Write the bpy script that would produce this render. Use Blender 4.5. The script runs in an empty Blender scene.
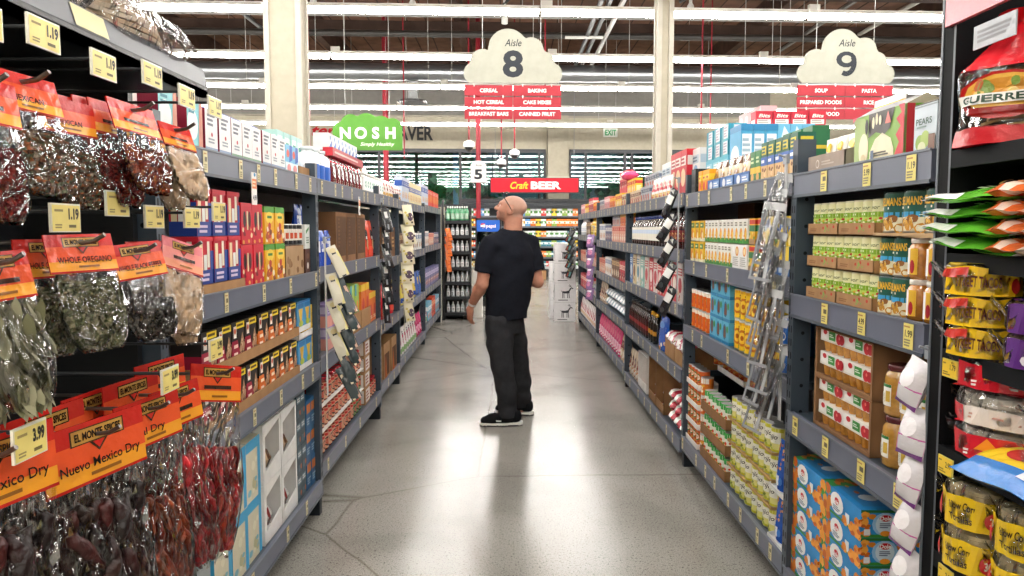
import bpy, math, random
import numpy as np
from mathutils import Vector, Matrix
R = math.radians
SC = bpy.context.scene
COL = SC.collection
random.seed(4)

# ---------------------------------------------------------------- camera, world, exposure
cam_d = bpy.data.cameras.new('camera'); cam = bpy.data.objects.new('camera', cam_d); COL.objects.link(cam)
CAM_H = 1.49
cam.location = (0, 0, CAM_H)
cam_d.sensor_width = 36; cam_d.lens = 760/1024*36; cam_d.clip_start = .05; cam_d.clip_end = 300
PITCH, YAW = math.atan(59/760), math.atan(-2/760)
cam.rotation_euler = (math.pi/2-PITCH, 0, YAW)
SC.camera = cam
SC.view_settings.view_transform = 'Standard'; SC.view_settings.look = 'None'
SC.view_settings.gamma = 1; SC.view_settings.use_curve_mapping = False
SC.view_settings.exposure = 0.38
LIGHT = 37.0                                   # strength of the fluorescent tubes
w = bpy.data.worlds.new('sky'); SC.world = w; w.use_nodes = True
nt = w.node_tree; bg = nt.nodes['Background']
sky = nt.nodes.new('ShaderNodeTexSky'); sky.sky_type = 'HOSEK_WILKIE'; sky.sun_direction = (-.5, -.3, .6); sky.turbidity = 4
nt.links.new(sky.outputs[0], bg.inputs[0]); bg.inputs[1].default_value = .45
cy = SC.cycles
cy.max_bounces = 7; cy.diffuse_bounces = 5; cy.glossy_bounces = 3; cy.transmission_bounces = 4; cy.transparent_max_bounces = 28
cy.caustics_reflective = False; cy.caustics_refractive = False; cy.sample_clamp_indirect = 6

def depth(px, X):
    """Distance along the aisle at which the picture column px meets the shelf face x = X."""
    return 757.7*X/(px-510)

# ---------------------------------------------------------------- colours and materials
def c(h):
    if not isinstance(h, str): return h
    h = h.lstrip('#')
    if len(h) == 3: h = ''.join(a+a for a in h)
    o = []
    for k in (0, 2, 4):
        v = int(h[k:k+2], 16)/255
        o.append(v/12.92 if v <= .04045 else ((v+.055)/1.055)**2.4)
    return (*o, 1.0)

def mat(name, color=None, rough=.5, metal=0, spec=.4, bump=0, scale=80, coat=0, vary=0, vscale=20):
    """Procedural surface: colour from the Col attribute or given, a little noise in colour, gloss and height."""
    m = bpy.data.materials.new(name); m.use_nodes = True
    n = m.node_tree.nodes; l = m.node_tree.links; p = n['Principled BSDF']
    p.inputs['Roughness'].default_value = rough; p.inputs['Metallic'].default_value = metal
    p.inputs['Specular IOR Level'].default_value = spec; p.inputs['Coat Weight'].default_value = coat
    if color is None:
        a = n.new('ShaderNodeAttribute'); a.attribute_name = 'Col'; src = a.outputs['Color']
    else:
        a = n.new('ShaderNodeRGB'); a.outputs[0].default_value = c(color); src = a.outputs[0]
    if vary:
        tc = n.new('ShaderNodeTexCoord'); z = n.new('ShaderNodeTexNoise'); z.inputs['Scale'].default_value = vscale; z.inputs['Detail'].default_value = 5
        l.new(tc.outputs['Object'], z.inputs['Vector'])
        mr = n.new('ShaderNodeMapRange'); mr.inputs['From Min'].default_value = .3; mr.inputs['From Max'].default_value = .7
        mr.inputs['To Min'].default_value = 1-vary; mr.inputs['To Max'].default_value = 1+vary
        l.new(z.outputs['Fac'], mr.inputs['Value'])
        mx = n.new('ShaderNodeVectorMath'); mx.operation = 'SCALE'
        l.new(src, mx.inputs[0]); l.new(mr.outputs[0], mx.inputs['Scale']); src = mx.outputs[0]
    l.new(src, p.inputs['Base Color'])
    if bump:
        tc = n.new('ShaderNodeTexCoord'); z = n.new('ShaderNodeTexNoise'); z.inputs['Scale'].default_value = scale; z.inputs['Detail'].default_value = 3
        l.new(tc.outputs['Object'], z.inputs['Vector'])
        b = n.new('ShaderNodeBump'); b.inputs['Strength'].default_value = bump; b.inputs['Distance'].default_value = .01
        l.new(z.outputs['Fac'], b.inputs['Height']); l.new(b.outputs[0], p.inputs['Normal'])
    return m

M = {}
M['card'] = mat('printed_card', rough=.42, spec=.35, vary=.05)
M['gloss'] = mat('printed_plastic_film', rough=.22, spec=.6, bump=.35, scale=38)
M['black'] = mat('black_powder_coat', rough=.65, spec=.12)
M['matte'] = mat('matte_paint', rough=.7, spec=.2, vary=.06, vscale=9)
M['metal'] = mat('tin_metal', rough=.3, metal=.9, bump=.03)
M['steel'] = mat('powder_coated_steel', rough=.42, spec=.45, vary=.06, vscale=6)
M['glassy'] = mat('filled_glass', rough=.08, spec=.7, coat=.6, vary=.22, vscale=60)
M['kraft'] = mat('corrugated_cardboard', rough=.8, spec=.15, vary=.1, vscale=14)
M['skin'] = mat('skin', rough=.48, spec=.35, vary=.1, vscale=25, bump=.05, scale=160)
M['cloth'] = mat('cotton_cloth', rough=.92, spec=.08, vary=.12, vscale=30, bump=.22, scale=26)
M['rubber'] = mat('rubber', rough=.6, spec=.3)
M['grain'] = mat('dried_spice', rough=.75, spec=.25, vary=.5, vscale=190, bump=1.0, scale=170)
M['chile'] = mat('dried_chile_skin', rough=.4, spec=.4, vary=.45, vscale=45, bump=.6, scale=70)
M['wood'] = mat('wood_decking', rough=.75, spec=.2, vary=.3, vscale=3)

def film_mat(name, tint, base, bump, scale, dist=.02, rough=.1):
    m = bpy.data.materials.new(name); m.use_nodes = True
    n = m.node_tree.nodes; l = m.node_tree.links; n.remove(n['Principled BSDF'])
    out = n['Material Output']; mx = n.new('ShaderNodeMixShader'); t = n.new('ShaderNodeBsdfTransparent'); g = n.new('ShaderNodeBsdfGlossy')
    t.inputs[0].default_value = tint; g.inputs['Roughness'].default_value = rough
    tc = n.new('ShaderNodeTexCoord'); z = n.new('ShaderNodeTexNoise'); z.inputs['Scale'].default_value = scale; z.inputs['Detail'].default_value = 1; z.inputs['Distortion'].default_value = 1.6
    mp = n.new('ShaderNodeMapping'); mp.inputs['Scale'].default_value = (1.3, 1.3, .55)
    l.new(tc.outputs['Object'], mp.inputs['Vector']); l.new(mp.outputs[0], z.inputs['Vector'])
    b = n.new('ShaderNodeBump'); b.inputs['Strength'].default_value = bump; b.inputs['Distance'].default_value = dist
    l.new(z.outputs['Fac'], b.inputs['Height']); l.new(b.outputs[0], g.inputs['Normal'])
    f = n.new('ShaderNodeFresnel'); f.inputs[0].default_value = 1.45; l.new(b.outputs[0], f.inputs['Normal'])
    a = n.new('ShaderNodeMath'); a.operation = 'MULTIPLY_ADD'; a.inputs[1].default_value = .9; a.inputs[2].default_value = base
    l.new(f.outputs[0], a.inputs[0]); l.new(a.outputs[0], mx.inputs[0])
    l.new(t.outputs[0], mx.inputs[1]); l.new(g.outputs[0], mx.inputs[2]); l.new(mx.outputs[0], out.inputs['Surface'])
    return m
M['film'] = film_mat('clear_plastic_film', (.98, .98, .98, 1), .065, 1.0, 15, .05)
M['pane'] = film_mat('window_glass', (.66, .84, .82, 1), .02, 0.02, .9, .02, .015)

def emit_mat(name, color, strength):
    m = bpy.data.materials.new(name); m.use_nodes = True
    n = m.node_tree.nodes; l = m.node_tree.links; n.remove(n['Principled BSDF'])
    e = n.new('ShaderNodeEmission'); e.inputs[0].default_value = c(color); e.inputs[1].default_value = strength
    l.new(e.outputs[0], n['Material Output'].inputs['Surface']); return m
M['tube'] = emit_mat('fluorescent_tube', '#fffbf5', LIGHT)
M['tube2'] = emit_mat('cooler_lamp', '#f4f8ff', 5)

# ---------------------------------------------------------------- mesh builder
_glyph = {}
def glyphs(text, bold=.012, shear=0.0):
    """Triangles of a line of lettering, 1 unit tall capitals, centred."""
    k = (text, bold, shear)
    if k not in _glyph:
        cu = bpy.data.curves.new('lettering', 'FONT'); cu.body = text; cu.offset = bold; cu.shear = shear; cu.resolution_u = 3
        cu.align_x = 'CENTER'; cu.size = 1.0
        ob = bpy.data.objects.new('lettering', cu); COL.objects.link(ob)
        me = bpy.data.meshes.new_from_object(ob.evaluated_get(bpy.context.evaluated_depsgraph_get()))
        v = np.array([q.co[:] for q in me.vertices]).reshape(-1, 3)
        f = [tuple(p.vertices) for p in me.polygons]
        bpy.data.objects.remove(ob); bpy.data.curves.remove(cu); bpy.data.meshes.remove(me)
        if len(v):
            v[:, 1] -= .345; v /= .69
        _glyph[k] = (v, f)
    return _glyph[k]

class MB:
    """Collects faces with a colour and a material each; build() links them as ONE mesh."""
    def __init__(s): s.v, s.f, s.k, s.m, s.mats, s.sm = [], [], [], [], [], []
    def mi(s, m):
        m = M[m] if isinstance(m, str) else m
        if m not in s.mats: s.mats.append(m)
        return s.mats.index(m)
    def add(s, pts, faces, color, m='card', smooth=False):
        b = len(s.v); s.v += [tuple(p) for p in pts]; i = s.mi(m)
        multi = isinstance(color, list)
        for j, f in enumerate(faces):
            s.f.append(tuple(b+q for q in f)); s.k.append(c(color[j]) if multi else c(color)); s.m.append(i); s.sm.append(smooth)
    def box(s, x0, y0, z0, x1, y1, z1, color, m='card', rot=None):
        p = [(x, y, z) for z in (z0, z1) for y in (y0, y1) for x in (x0, x1)]
        if rot is not None: p = [tuple(rot @ Vector(q)) for q in p]
        s.add(p, [(0, 2, 3, 1), (4, 5, 7, 6), (0, 1, 5, 4), (2, 6, 7, 3), (0, 4, 6, 2), (1, 3, 7, 5)], color, m)
    def lathe(s, prof, color, m='card', n=18, cx=0, cy=0, smooth=True, cap=True):
        """prof: (radius, z) or (radius, z, colour) from the bottom up."""
        P, F, K = [], [], []
        for q in prof: P += [(cx+q[0]*math.cos(2*math.pi*a/n), cy+q[0]*math.sin(2*math.pi*a/n), q[1]) for a in range(n)]
        for i in range(len(prof)-1):
            for a in range(n):
                F.append((i*n+a, i*n+(a+1) % n, (i+1)*n+(a+1) % n, (i+1)*n+a)); K.append(prof[i+1][2] if len(prof[i+1]) > 2 else color)
        s.add(P, F, K, m, smooth)
        if cap:
            L = (len(prof)-1)*n
            s.add(P[:n], [tuple(range(n-1, -1, -1))], prof[0][2] if len(prof[0]) > 2 else color, m)
            s.add(P[L:], [tuple(range(n))], prof[-1][2] if len(prof[-1]) > 2 else color, m)
    def tube(s, pts, r, color, m='steel', n=8, cap=True):
        pts = [Vector(p) for p in pts]; P, F = [], []
        rr = r if isinstance(r, (list, tuple)) else [r]*len(pts)
        up = None
        for i, p in enumerate(pts):
            d = (pts[min(i+1, len(pts)-1)]-pts[max(i-1, 0)]).normalized()
            if up is None or abs(up.dot(d)) > .95: up = Vector((0, 0, 1)) if abs(d.z) < .9 else Vector((1, 0, 0))
            e = d.cross(up).normalized(); g = e.cross(d); up = g
            P += [tuple(p+rr[i]*(math.cos(2*math.pi*a/n)*e+math.sin(2*math.pi*a/n)*g)) for a in range(n)]
        for i in range(len(pts)-1):
            for a in range(n): F.append((i*n+a, i*n+(a+1) % n, (i+1)*n+(a+1) % n, (i+1)*n+a))
        s.add(P, F, color, m, True)
        if cap:
            L = (len(pts)-1)*n
            s.add(P[:n], [tuple(range(n-1, -1, -1))], color, m); s.add(P[L:], [tuple(range(n))], color, m)
    def grid(s, fn, nu, nv, color, m='gloss', smooth=True, flip=False):
        P = [fn(i/nu, j/nv) for j in range(nv+1) for i in range(nu+1)]
        F, K = [], []
        for j in range(nv):
            for i in range(nu):
                a = j*(nu+1)+i; q = (a, a+1, a+nu+2, a+nu+1); F.append(q[::-1] if flip else q)
                K.append(color((i+.5)/nu, (j+.5)/nv) if callable(color) else color)
        s.add(P, F, K, m, smooth)
    def art(s, surf, art, m='card', seg=1, eps=.0005, asp=1.0):
        """Print on a surface: surf(u, v, off) -> point.  ('r',u0,v0,u1,v1,col) ('e',u,v,ru,rv,col) ('p',pts,col)
        ('t',text,u,v,h,col[,width,bold,shear]) ('l',u0,v0,u1,v1,lines,col) ('s',seed,n,u0,v0,u1,v1,cols,r)."""
        k = 1
        for a in art:
            t = a[0]; o = eps*k
            if t == 'r':
                _, u0, v0, u1, v1, co = a; n = max(1, math.ceil(abs(u1-u0)*seg-1e-6))
                P = [surf(u0+(u1-u0)*i/n, v, o) for i in range(n+1) for v in (v0, v1)]
                s.add(P, [(2*i, 2*i+2, 2*i+3, 2*i+1) for i in range(n)], co, m)
            elif t == 'e':
                _, u, v, ru, rv, co = a; n = 14
                if seg > 1:
                    P = [surf(u, v, o)]+[surf(u+ru*math.cos(2*math.pi*i/n), v+rv*math.sin(2*math.pi*i/n), o) for i in range(n)]
                    s.add(P, [(0, 1+i, 1+(i+1) % n) for i in range(n)], co, m)
                else: s.add([surf(u+ru*math.cos(2*math.pi*i/n), v+rv*math.sin(2*math.pi*i/n), o) for i in range(n)], [tuple(range(n))], co, m)
            elif t == 'p': s.add([surf(u, v, o) for u, v in a[1]], [tuple(range(len(a[1])))], a[2], m)
            elif t == 't':
                v, f = glyphs(a[1], a[7] if len(a) > 7 else .012, a[8] if len(a) > 8 else 0)
                if not len(v): continue
                h = a[4]; W = v[:, 0].max()-v[:, 0].min(); kx = h*asp
                if len(a) > 6 and a[6]: kx = a[6]/W
                s.add([surf(a[2]+q[0]*kx, a[3]+q[1]*h, o) for q in v], f, a[5], m)
            elif t == 'l':
                _, u0, v0, u1, v1, n, co = a
                rr = random.Random(n*7+int(u0*100))
                for i in range(n):
                    vv = v1-(v1-v0)*(i+.5)/n; hh = (v1-v0)/n*.28; uu = u1-(u1-u0)*rr.random()*.35
                    s.add([surf(u0, vv-hh, o), surf(uu, vv-hh, o), surf(uu, vv+hh, o), surf(u0, vv+hh, o)], [(0, 1, 2, 3)], co, m)
            elif t == 's':
                _, sd, n, u0, v0, u1, v1, cols, r = a; rr = random.Random(sd)
                for i in range(n):
                    u, v = rr.uniform(u0, u1), rr.uniform(v0, v1); r1 = r*rr.uniform(.6, 1.3); co = cols[i % len(cols)]; ph = rr.random()*6
                    e2 = rr.uniform(.5, 1)
                    s.add([surf(u+r1*math.cos(ph+.785*q)*(1 if q % 2 else .85), v+r1*asp1(asp)*e2*math.sin(ph+.785*q), o+eps*.04*i) for q in range(8)], [tuple(range(8))], co, m)
                k += 1
            k += 1
    def build(s, name, parent=None, link=True):
        me = bpy.data.meshes.new(name); me.from_pydata(s.v, [], s.f)
        for q in s.mats: me.materials.append(q)
        me.polygons.foreach_set('material_index', s.m); me.polygons.foreach_set('use_smooth', s.sm)
        at = me.color_attributes.new('Col', 'FLOAT_COLOR', 'CORNER')
        cnt = np.array([len(f) for f in s.f]); arr = np.repeat(np.array(s.k, dtype=np.float32), cnt, axis=0)
        at.data.foreach_set('color', arr.ravel())
        me.update()
        o = bpy.data.objects.new(name, me)
        if parent is not None: o.parent = parent
        if link: COL.objects.link(o)
        return o
def asp1(a): return 1.0/a if a else 1.0

def plane_surf(o, u, v, nrm):
    o, u, v, nrm = Vector(o), Vector(u), Vector(v), Vector(nrm)
    return lambda a, b, off: tuple(o+u*a+v*b+nrm*off)
def cyl_surf(r, z0, z1, span=math.pi, prof=None):
    """u runs left to right over the front (-Y) of a round body."""
    def f(u, v, off):
        a = -math.pi/2+(u-.5)*span; z = z0+(z1-z0)*v
        q = (r if prof is None else prof(v))+off
        return (q*math.cos(a), q*math.sin(a), z)
    return f

def tag(o, label, cat, group=None, kind=None):
    if label: o['label'] = label
    if cat: o['category'] = cat
    if group: o['group'] = group
    if kind: o['kind'] = kind
    return o
def struct(o, label=None):
    o['kind'] = 'structure'
    return tag(o, label, None)
def empty(name, loc=(0, 0, 0), link=True):
    o = bpy.data.objects.new(name, None); o.empty_display_size = .05; o.location = loc
    if link: COL.objects.link(o)
    return o
def copy_tree(o, parent=None):
    q = o.copy(); COL.objects.link(q); q.parent = parent
    for ch in TREE.get(o.name, ()): copy_tree(ch, q)
    return q
TREE = {}                                        # children of the unlinked templates
class Kind:
    """One kind of thing: an unlinked template with its parts, copied for every instance."""
    def __init__(s, name, cat, w, d, h): s.name, s.cat, s.w, s.d, s.h, s.root = name, cat, w, d, h, None
    def part(s, mb, name=None, parent=None, kind=None, label=None):
        o = mb.build(name or s.name, None, link=False)
        if kind: o['kind'] = kind
        if label: o['label'] = label
        if s.root is None: s.root = o; TREE[o.name] = []
        else:
            TREE[(parent or s.root).name].append(o); TREE[o.name] = []
        return o
    def multi(s):
        s.root = empty(s.name, link=False); TREE[s.root.name] = []; return s
LABELS = {}
def put(kind, loc, rz, label, group=None, rx=0, ry=0, scale=None):
    o = copy_tree(kind.root); o.location = loc; o.rotation_euler = (rx, ry, rz)
    if scale: o.scale = scale
    if label in LABELS and not group: print('DUPLICATE LABEL', label)
    LABELS[label] = 1
    if len(label.replace(',', ' ').split()) > 16: print('LONG', label)
    return tag(o, label, kind.cat, group)
# ---------------------------------------------------------------- the setting
SKEW = math.tan(R(2.7))                         # the store's cross walls run a little askew to this aisle
def sk(x, y): return y+SKEW*x
def floor_mat():
    m = bpy.data.materials.new('polished_concrete'); m.use_nodes = True
    n = m.node_tree.nodes; l = m.node_tree.links; p = n['Principled BSDF']
    tc = n.new('ShaderNodeTexCoord')
    def noise(s, d=4, w=0):
        z = n.new('ShaderNodeTexNoise'); z.inputs['Scale'].default_value = s; z.inputs['Detail'].default_value = d; z.inputs['Distortion'].default_value = w
        l.new(tc.outputs['Object'], z.inputs['Vector']); return z.outputs['Fac']
    def ramp(src, stops):
        r = n.new('ShaderNodeValToRGB'); e = r.color_ramp.elements
        while len(e) < len(stops): e.new(.5)
        for q, (pos, co) in zip(e, stops): q.position = pos; q.color = c(co)
        l.new(src, r.inputs[0]); return r.outputs[0]
    def mul(a, b):
        x = n.new('ShaderNodeMix'); x.data_type = 'RGBA'; x.blend_type = 'MULTIPLY'; x.inputs[0].default_value = 1
        l.new(a, x.inputs[6]); l.new(b, x.inputs[7]); return x.outputs[2]
    base = ramp(noise(1.3, 6, .6), [(.3, '#9d9a92'), (.5, '#b3b0a8'), (.72, '#c0bdb5')])
    speck = ramp(noise(95, 3), [(.3, '#7d7d7d'), (.42, '#f4f4f4'), (.7, '#ffffff')])
    fine = ramp(noise(260, 2), [(.35, '#b4b4b4'), (.6, '#ffffff')])
    v = n.new('ShaderNodeTexVoronoi'); v.feature = 'DISTANCE_TO_EDGE'; v.inputs['Scale'].default_value = .38
    wz = n.new('ShaderNodeTexNoise'); wz.inputs['Scale'].default_value = 2.2; l.new(tc.outputs['Object'], wz.inputs['Vector'])
    wa = n.new('ShaderNodeVectorMath'); wa.operation = 'MULTIPLY_ADD'; wa.inputs[1].default_value = (.05, .05, 0)
    l.new(wz.outputs['Color'], wa.inputs[0]); l.new(tc.outputs['Object'], wa.inputs[2]); l.new(wa.outputs[0], v.inputs['Vector'])
    crack = ramp(v.outputs['Distance'], [(0, '#c4c1ba'), (.004, '#ffffff')])
    l.new(mul(mul(mul(base, speck), fine), crack), p.inputs['Base Color'])
    rr = n.new('ShaderNodeMapRange'); rr.inputs['To Min'].default_value = .13; rr.inputs['To Max'].default_value = .27
    l.new(noise(2.5, 5), rr.inputs['Value']); l.new(rr.outputs[0], p.inputs['Roughness'])
    p.inputs['Specular IOR Level'].default_value = .62
    b = n.new('ShaderNodeBump'); b.inputs['Strength'].default_value = .035; b.inputs['Distance'].default_value = .01
    l.new(noise(7, 3), b.inputs['Height']); l.new(b.outputs[0], p.inputs['Normal'])
    return m
M['floor'] = floor_mat()
WY = 24.8
mb = MB(); mb.box(-18, -6, -.1, 18, 27, 0, '#a09b90', 'floor'); struct(mb.build('floor'))
mb = MB()
mb.add([(-18, -6, 6.8), (18, -6, 6.8), (18, 27, 6.8), (-18, 27, 6.8)], [(0, 3, 2, 1)], '#70503e', 'wood')
for i in range(75):                              # plank lines of the deck
    x = -18+i*.48; mb.box(x, -6, 6.79, x+.03, 26, 6.80, '#3c2a20', 'wood')
struct(mb.build('ceiling'))
k = 0
for x in [-15.6, -12, -8.4, -4.8, -1.2, 2.4, 6.0, 9.6, 13.2]:
    k += 1; mb = MB(); mb.box(x-.09, -6, 6.28, x+.09, 25.5, 6.795, '#4a362c', 'wood'); struct(mb.build('trim_%d' % k))
for y in [9.3, 12.2, 15, 18.2, 21.4]:
    k += 1; mb = MB(); mb.box(-17.8, -.13, 5.98, 17.8, .13, 6.28, '#3b2c25', 'wood'); o = struct(mb.build('trim_%d' % k)); o.location = (0, y, 0); o.rotation_euler.z = R(2.7)
mb = MB(); mb.box(-18.2, -6, 0, -18, 27, 6.8, '#d8d2c2', 'matte'); struct(mb.build('wall_left'))
mb = MB(); mb.box(18, -6, 0, 18.2, 27, 6.8, '#d8d2c2', 'matte'); struct(mb.build('wall_right'))
mb = MB(); mb.box(-18.2, -6.2, 0, 18.2, -6, 6.8, '#d8d2c2', 'matte'); struct(mb.build('wall_front'))
# far wall: solid above the windows and below their sills, piers between them
WIN = [(-15, -7.6, [-12.5, -10]), (-6.6, 1.16, [-4.2, -1.6, -.1, .95]), (1.92, 7.4, [2.46, 3.75, 3.98, 4.75, 6]), (8.2, 15, [10.5, 12.8])]
mb = MB(); cream = '#b5ae9b'
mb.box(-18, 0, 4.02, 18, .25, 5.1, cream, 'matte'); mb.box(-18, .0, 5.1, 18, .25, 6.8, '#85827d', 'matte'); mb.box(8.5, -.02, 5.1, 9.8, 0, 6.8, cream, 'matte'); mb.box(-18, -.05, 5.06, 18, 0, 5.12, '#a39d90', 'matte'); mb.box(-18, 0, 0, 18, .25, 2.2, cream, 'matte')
xs = [-18]+[q for a, b_, _ in WIN for q in (a, b_)]+[18]
for i in range(0, len(xs), 2): mb.box(xs[i], 0, 2.2, xs[i+1], .25, 4.02, cream, 'matte')
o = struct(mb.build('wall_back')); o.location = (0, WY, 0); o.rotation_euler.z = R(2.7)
mb = MB(); mb.box(1.2, -.28, 0, 1.86, -.002, 5.1, '#aca593', 'matte'); mb.box(1.16, -.3, 3.08, 1.9, -.002, 3.16, '#cfc7b4', 'matte')
o = struct(mb.build('wall_pier')); o.location = (0, WY, 0); o.rotation_euler.z = R(2.7)
for i, (a, b_, mul_) in enumerate(WIN):
    fr = MB(); dk = '#23262a'
    for q in ((a, 3.94, b_, 4.06), (a, 2.2, b_, 2.28), (a, 2.2, a+.07, 4.02), (b_-.07, 2.2, b_, 4.02)): fr.box(q[0], -.05, q[1], q[2], .12, q[3], dk, 'steel')
    o = struct(fr.build('window_%d' % (i+1))); o.location = (0, WY, 0); o.rotation_euler.z = R(2.7)
    for x in mul_:
        q = MB(); q.box(x-.04, -.03, 2.28, x+.04, .1, 3.94, dk, 'steel'); q.build('mullion', o)
    q = MB(); q.box(a, .03, 2.25, b_, .045, 3.96, '#ffffff', 'pane'); q.build('pane', o)
# outside the windows: ground, trees, a light pole
mb = MB(); mb.box(-40, 27, -.2, 40, 60, -.02, '#5d6155', 'matte'); struct(mb.build('ground'))
rnd = random.Random(8)
M['leaf'] = mat('tree_leaf', rough=.6, vary=.3, vscale=2)
def tree(x, y, h, r, col, label):
    t = empty('street_tree', (x, y, 0)); tag(t, label, 'tree', 'trees beyond the window wall')
    b = MB(); b.tube([(0, 0, 0), (.05, 0, h*.35), (0, .1, h*.7)], [.14, .11, .05], '#4b3d30', 'wood'); b.build('trunk', t)
    f = MB()
    for i in range(1100):
        d = Vector((rnd.gauss(0, 1), rnd.gauss(0, 1), rnd.gauss(0, 1))).normalized()*r*rnd.uniform(.55, 1.08)
        p = Vector((d.x, d.y, h*.62+d.z*h*.4/r)); e = Vector((rnd.uniform(-1, 1), rnd.uniform(-1, 1), rnd.uniform(-1, 1))).normalized()*.22
        g = e.cross(d).normalized()*.14
        f.add([p-e, p+g, p+e, p-g], [(0, 1, 2, 3)], col[i % len(col)], 'leaf')
    f.build('foliage', t)
G1 = ['#2f6a52', '#3c7d5c', '#26574a', '#59a07a']
tree(-6.3, 30, 5.4, 2.6, G1, 'green tree outside the far windows behind the hanging green sign')
tree(-2.6, 29.5, 5.0, 2.2, G1, 'green tree outside the far windows behind the hanging number five sign')
tree(5.6, 31, 4.6, 2.4, G1, 'low green tree outside the far windows beside the exit sign')
p_ = MB(); p_.tube([(0, 0, 0), (0, 0, 5.5)], .1, '#5f9fd0', 'steel', 12); o = p_.build('light_pole'); o.location = (-1.95, 27.6, 0); tag(o, 'pale blue pole standing outside the far windows', 'pole')
# columns
def column(x, y, wd, label):
    m_ = MB(); m_.box(-wd/2, -wd/2, 0, wd/2, wd/2, 6.8, '#b0a997', 'matte'); m_.box(-wd/2-.02, -wd/2-.02, 0, wd/2+.02, wd/2+.02, .12, '#3a3d40', 'matte')
    for sx in (-1, 1):
        for sy in (-1, 1): m_.box(sx*wd/2-.03, sy*wd/2-.03, .12, sx*wd/2+.03, sy*wd/2+.03, 6.8, '#bdb8ab', 'matte')
    o = m_.build('column'); o.location = (x, y, 0); o.rotation_euler.z = R(2.7); tag(o, label, None, None, 'structure'); return o
column(-2.63, 9.15, .36, 'thick cream square column behind the spice side shelving')
column(1.98, 10.0, .15, 'slim cream square column behind the canned goods shelving')

# ---------------------------------------------------------------- lamps of the store
ORD = 'first second third fourth fifth sixth seventh eighth ninth tenth eleventh twelfth thirteenth fourteenth fifteenth sixteenth seventeenth eighteenth nineteenth twentieth twenty-first twenty-second twenty-third twenty-fourth twenty-fifth twenty-sixth twenty-seventh twenty-eighth twenty-ninth thirtieth thirty-first thirty-second thirty-third thirty-fourth'.split()
LK = Kind('strip_light', 'ceiling light', 3.66, .13, .3).multi()
q = MB(); q.box(-1.83, -.05, .05, 1.83, .05, .085, '#eceae4', 'steel')
q.box(-1.83, -.066, .035, 1.83, .066, .052, '#eceae4', 'steel'); LK.part(q, 'housing')
q = MB(); q.box(-1.815, -.042, -.03, 1.815, .042, .034, '#ffffff', 'tube'); LK.part(q, 'diffuser')
for sx in (-1.6, 1.6):
    q = MB(); q.tube([(sx, 0, .085), (sx, 0, 2.35)], .006, '#b9b9b4', 'steel', 5); LK.part(q, 'hanger_wire')
q = MB(); q.box(-1.83, -.035, .085, -1.68, .035, .16, '#dcdad2', 'steel'); LK.part(q, 'junction_box')
ROWS = [(-3.25, 9), (-.5, 10), (2.25, 11), (5.0, 11), (7.75, 11), (10.5, 14), (13.27, 16), (16.02, 18), (18.77, 20), (21.6, 22)]
for ri, (y, half) in enumerate(ROWS):
    nl = math.ceil(half/3.68); off = [.3, -1.1, .8, -.4, 1.2, -1.43, -1.2, .4, -.9, .9][ri]
    for i in range(-nl//2-1, nl//2+2):
        x = i*3.68+off
        if abs(x) > half: continue
        put(LK, (x, sk(x, y), 4.4), R(2.7), 'white fluorescent ceiling strip light, %s lamp in the %s cross row' % (ORD[i+nl//2+1], ORD[ri]), 'cross rows of ceiling strip lights')

# ---------------------------------------------------------------- ducts, pipes, drops overhead
def pipe(name, pts, r, colr, label, cat, m='steel', n=10, group=None):
    q = MB(); q.tube(pts, r, colr, m, n); o = q.build(name); return tag(o, label, cat, group)
d_ = MB(); L_ = 15
prof = []
for i in range(-50, 51):
    prof.append((i*.3, .19 if i % 3 else .205))
P = []
d_.tube([(x, 0, 0) for x, _ in prof], [r for _, r in prof], '#94979a', 'metal', 18)
o = d_.build('air_duct'); o.location = (0, 18, 5.1); o.rotation_euler.z = R(2.7); tag(o, 'long round galvanised air duct running across under the ceiling', 'duct')
pipe('sprinkler_main', [(-16, sk(-16, 17), 5.72), (16, sk(16, 17), 5.72)], .07, '#35322f', 'dark sprinkler main running across above the ceiling lights', 'pipe')
pipe('water_pipe', [(-16, sk(-16, 19.2), 5.0), (16, sk(16, 19.2), 5.0)], .03, '#c9c9c4', 'thin pale pipe running across just under the duct', 'pipe')
pipe('gas_pipe', [(-16, sk(-16, 14.6), 5.45), (16, sk(16, 14.6), 5.45)], .022, '#8e8c88', 'thin grey pipe running across behind the second light row', 'pipe')
for i, (x, z, cl, nm) in enumerate([(1.55, 5.35, '#3a3d40', 'dark conduit'), (1.72, 5.4, '#4a4d50', 'charcoal conduit'), (1.95, 5.4, '#c9c9c6', 'pale grey conduit'), (7.0, 6.1, '#55504a', 'brown grey conduit'), (-5.6, 6.0, '#4b4b4b', 'smoky grey conduit'), (8.3, 6.1, '#a8a49c', 'pale tan conduit')]):
    pipe('conduit', [(x, -2, z), (x, 20, z)], .045, cl, nm+' running lengthwise under the ceiling'+(' beside the aisle eight sign' if x < 3 and x > 0 else ''), 'conduit')
for i, (x0, y0) in enumerate([(1.1, 15.5), (1.0, 17.2)]):
    pipe('strut_bar', [(x0, y0, 5.3), (x0+.75, y0, 5.3)], .03, '#d9d9d4', 'short pale strut bar crossing the conduits, %s from the aisle eight sign' % ORD[i], 'strut')
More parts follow.
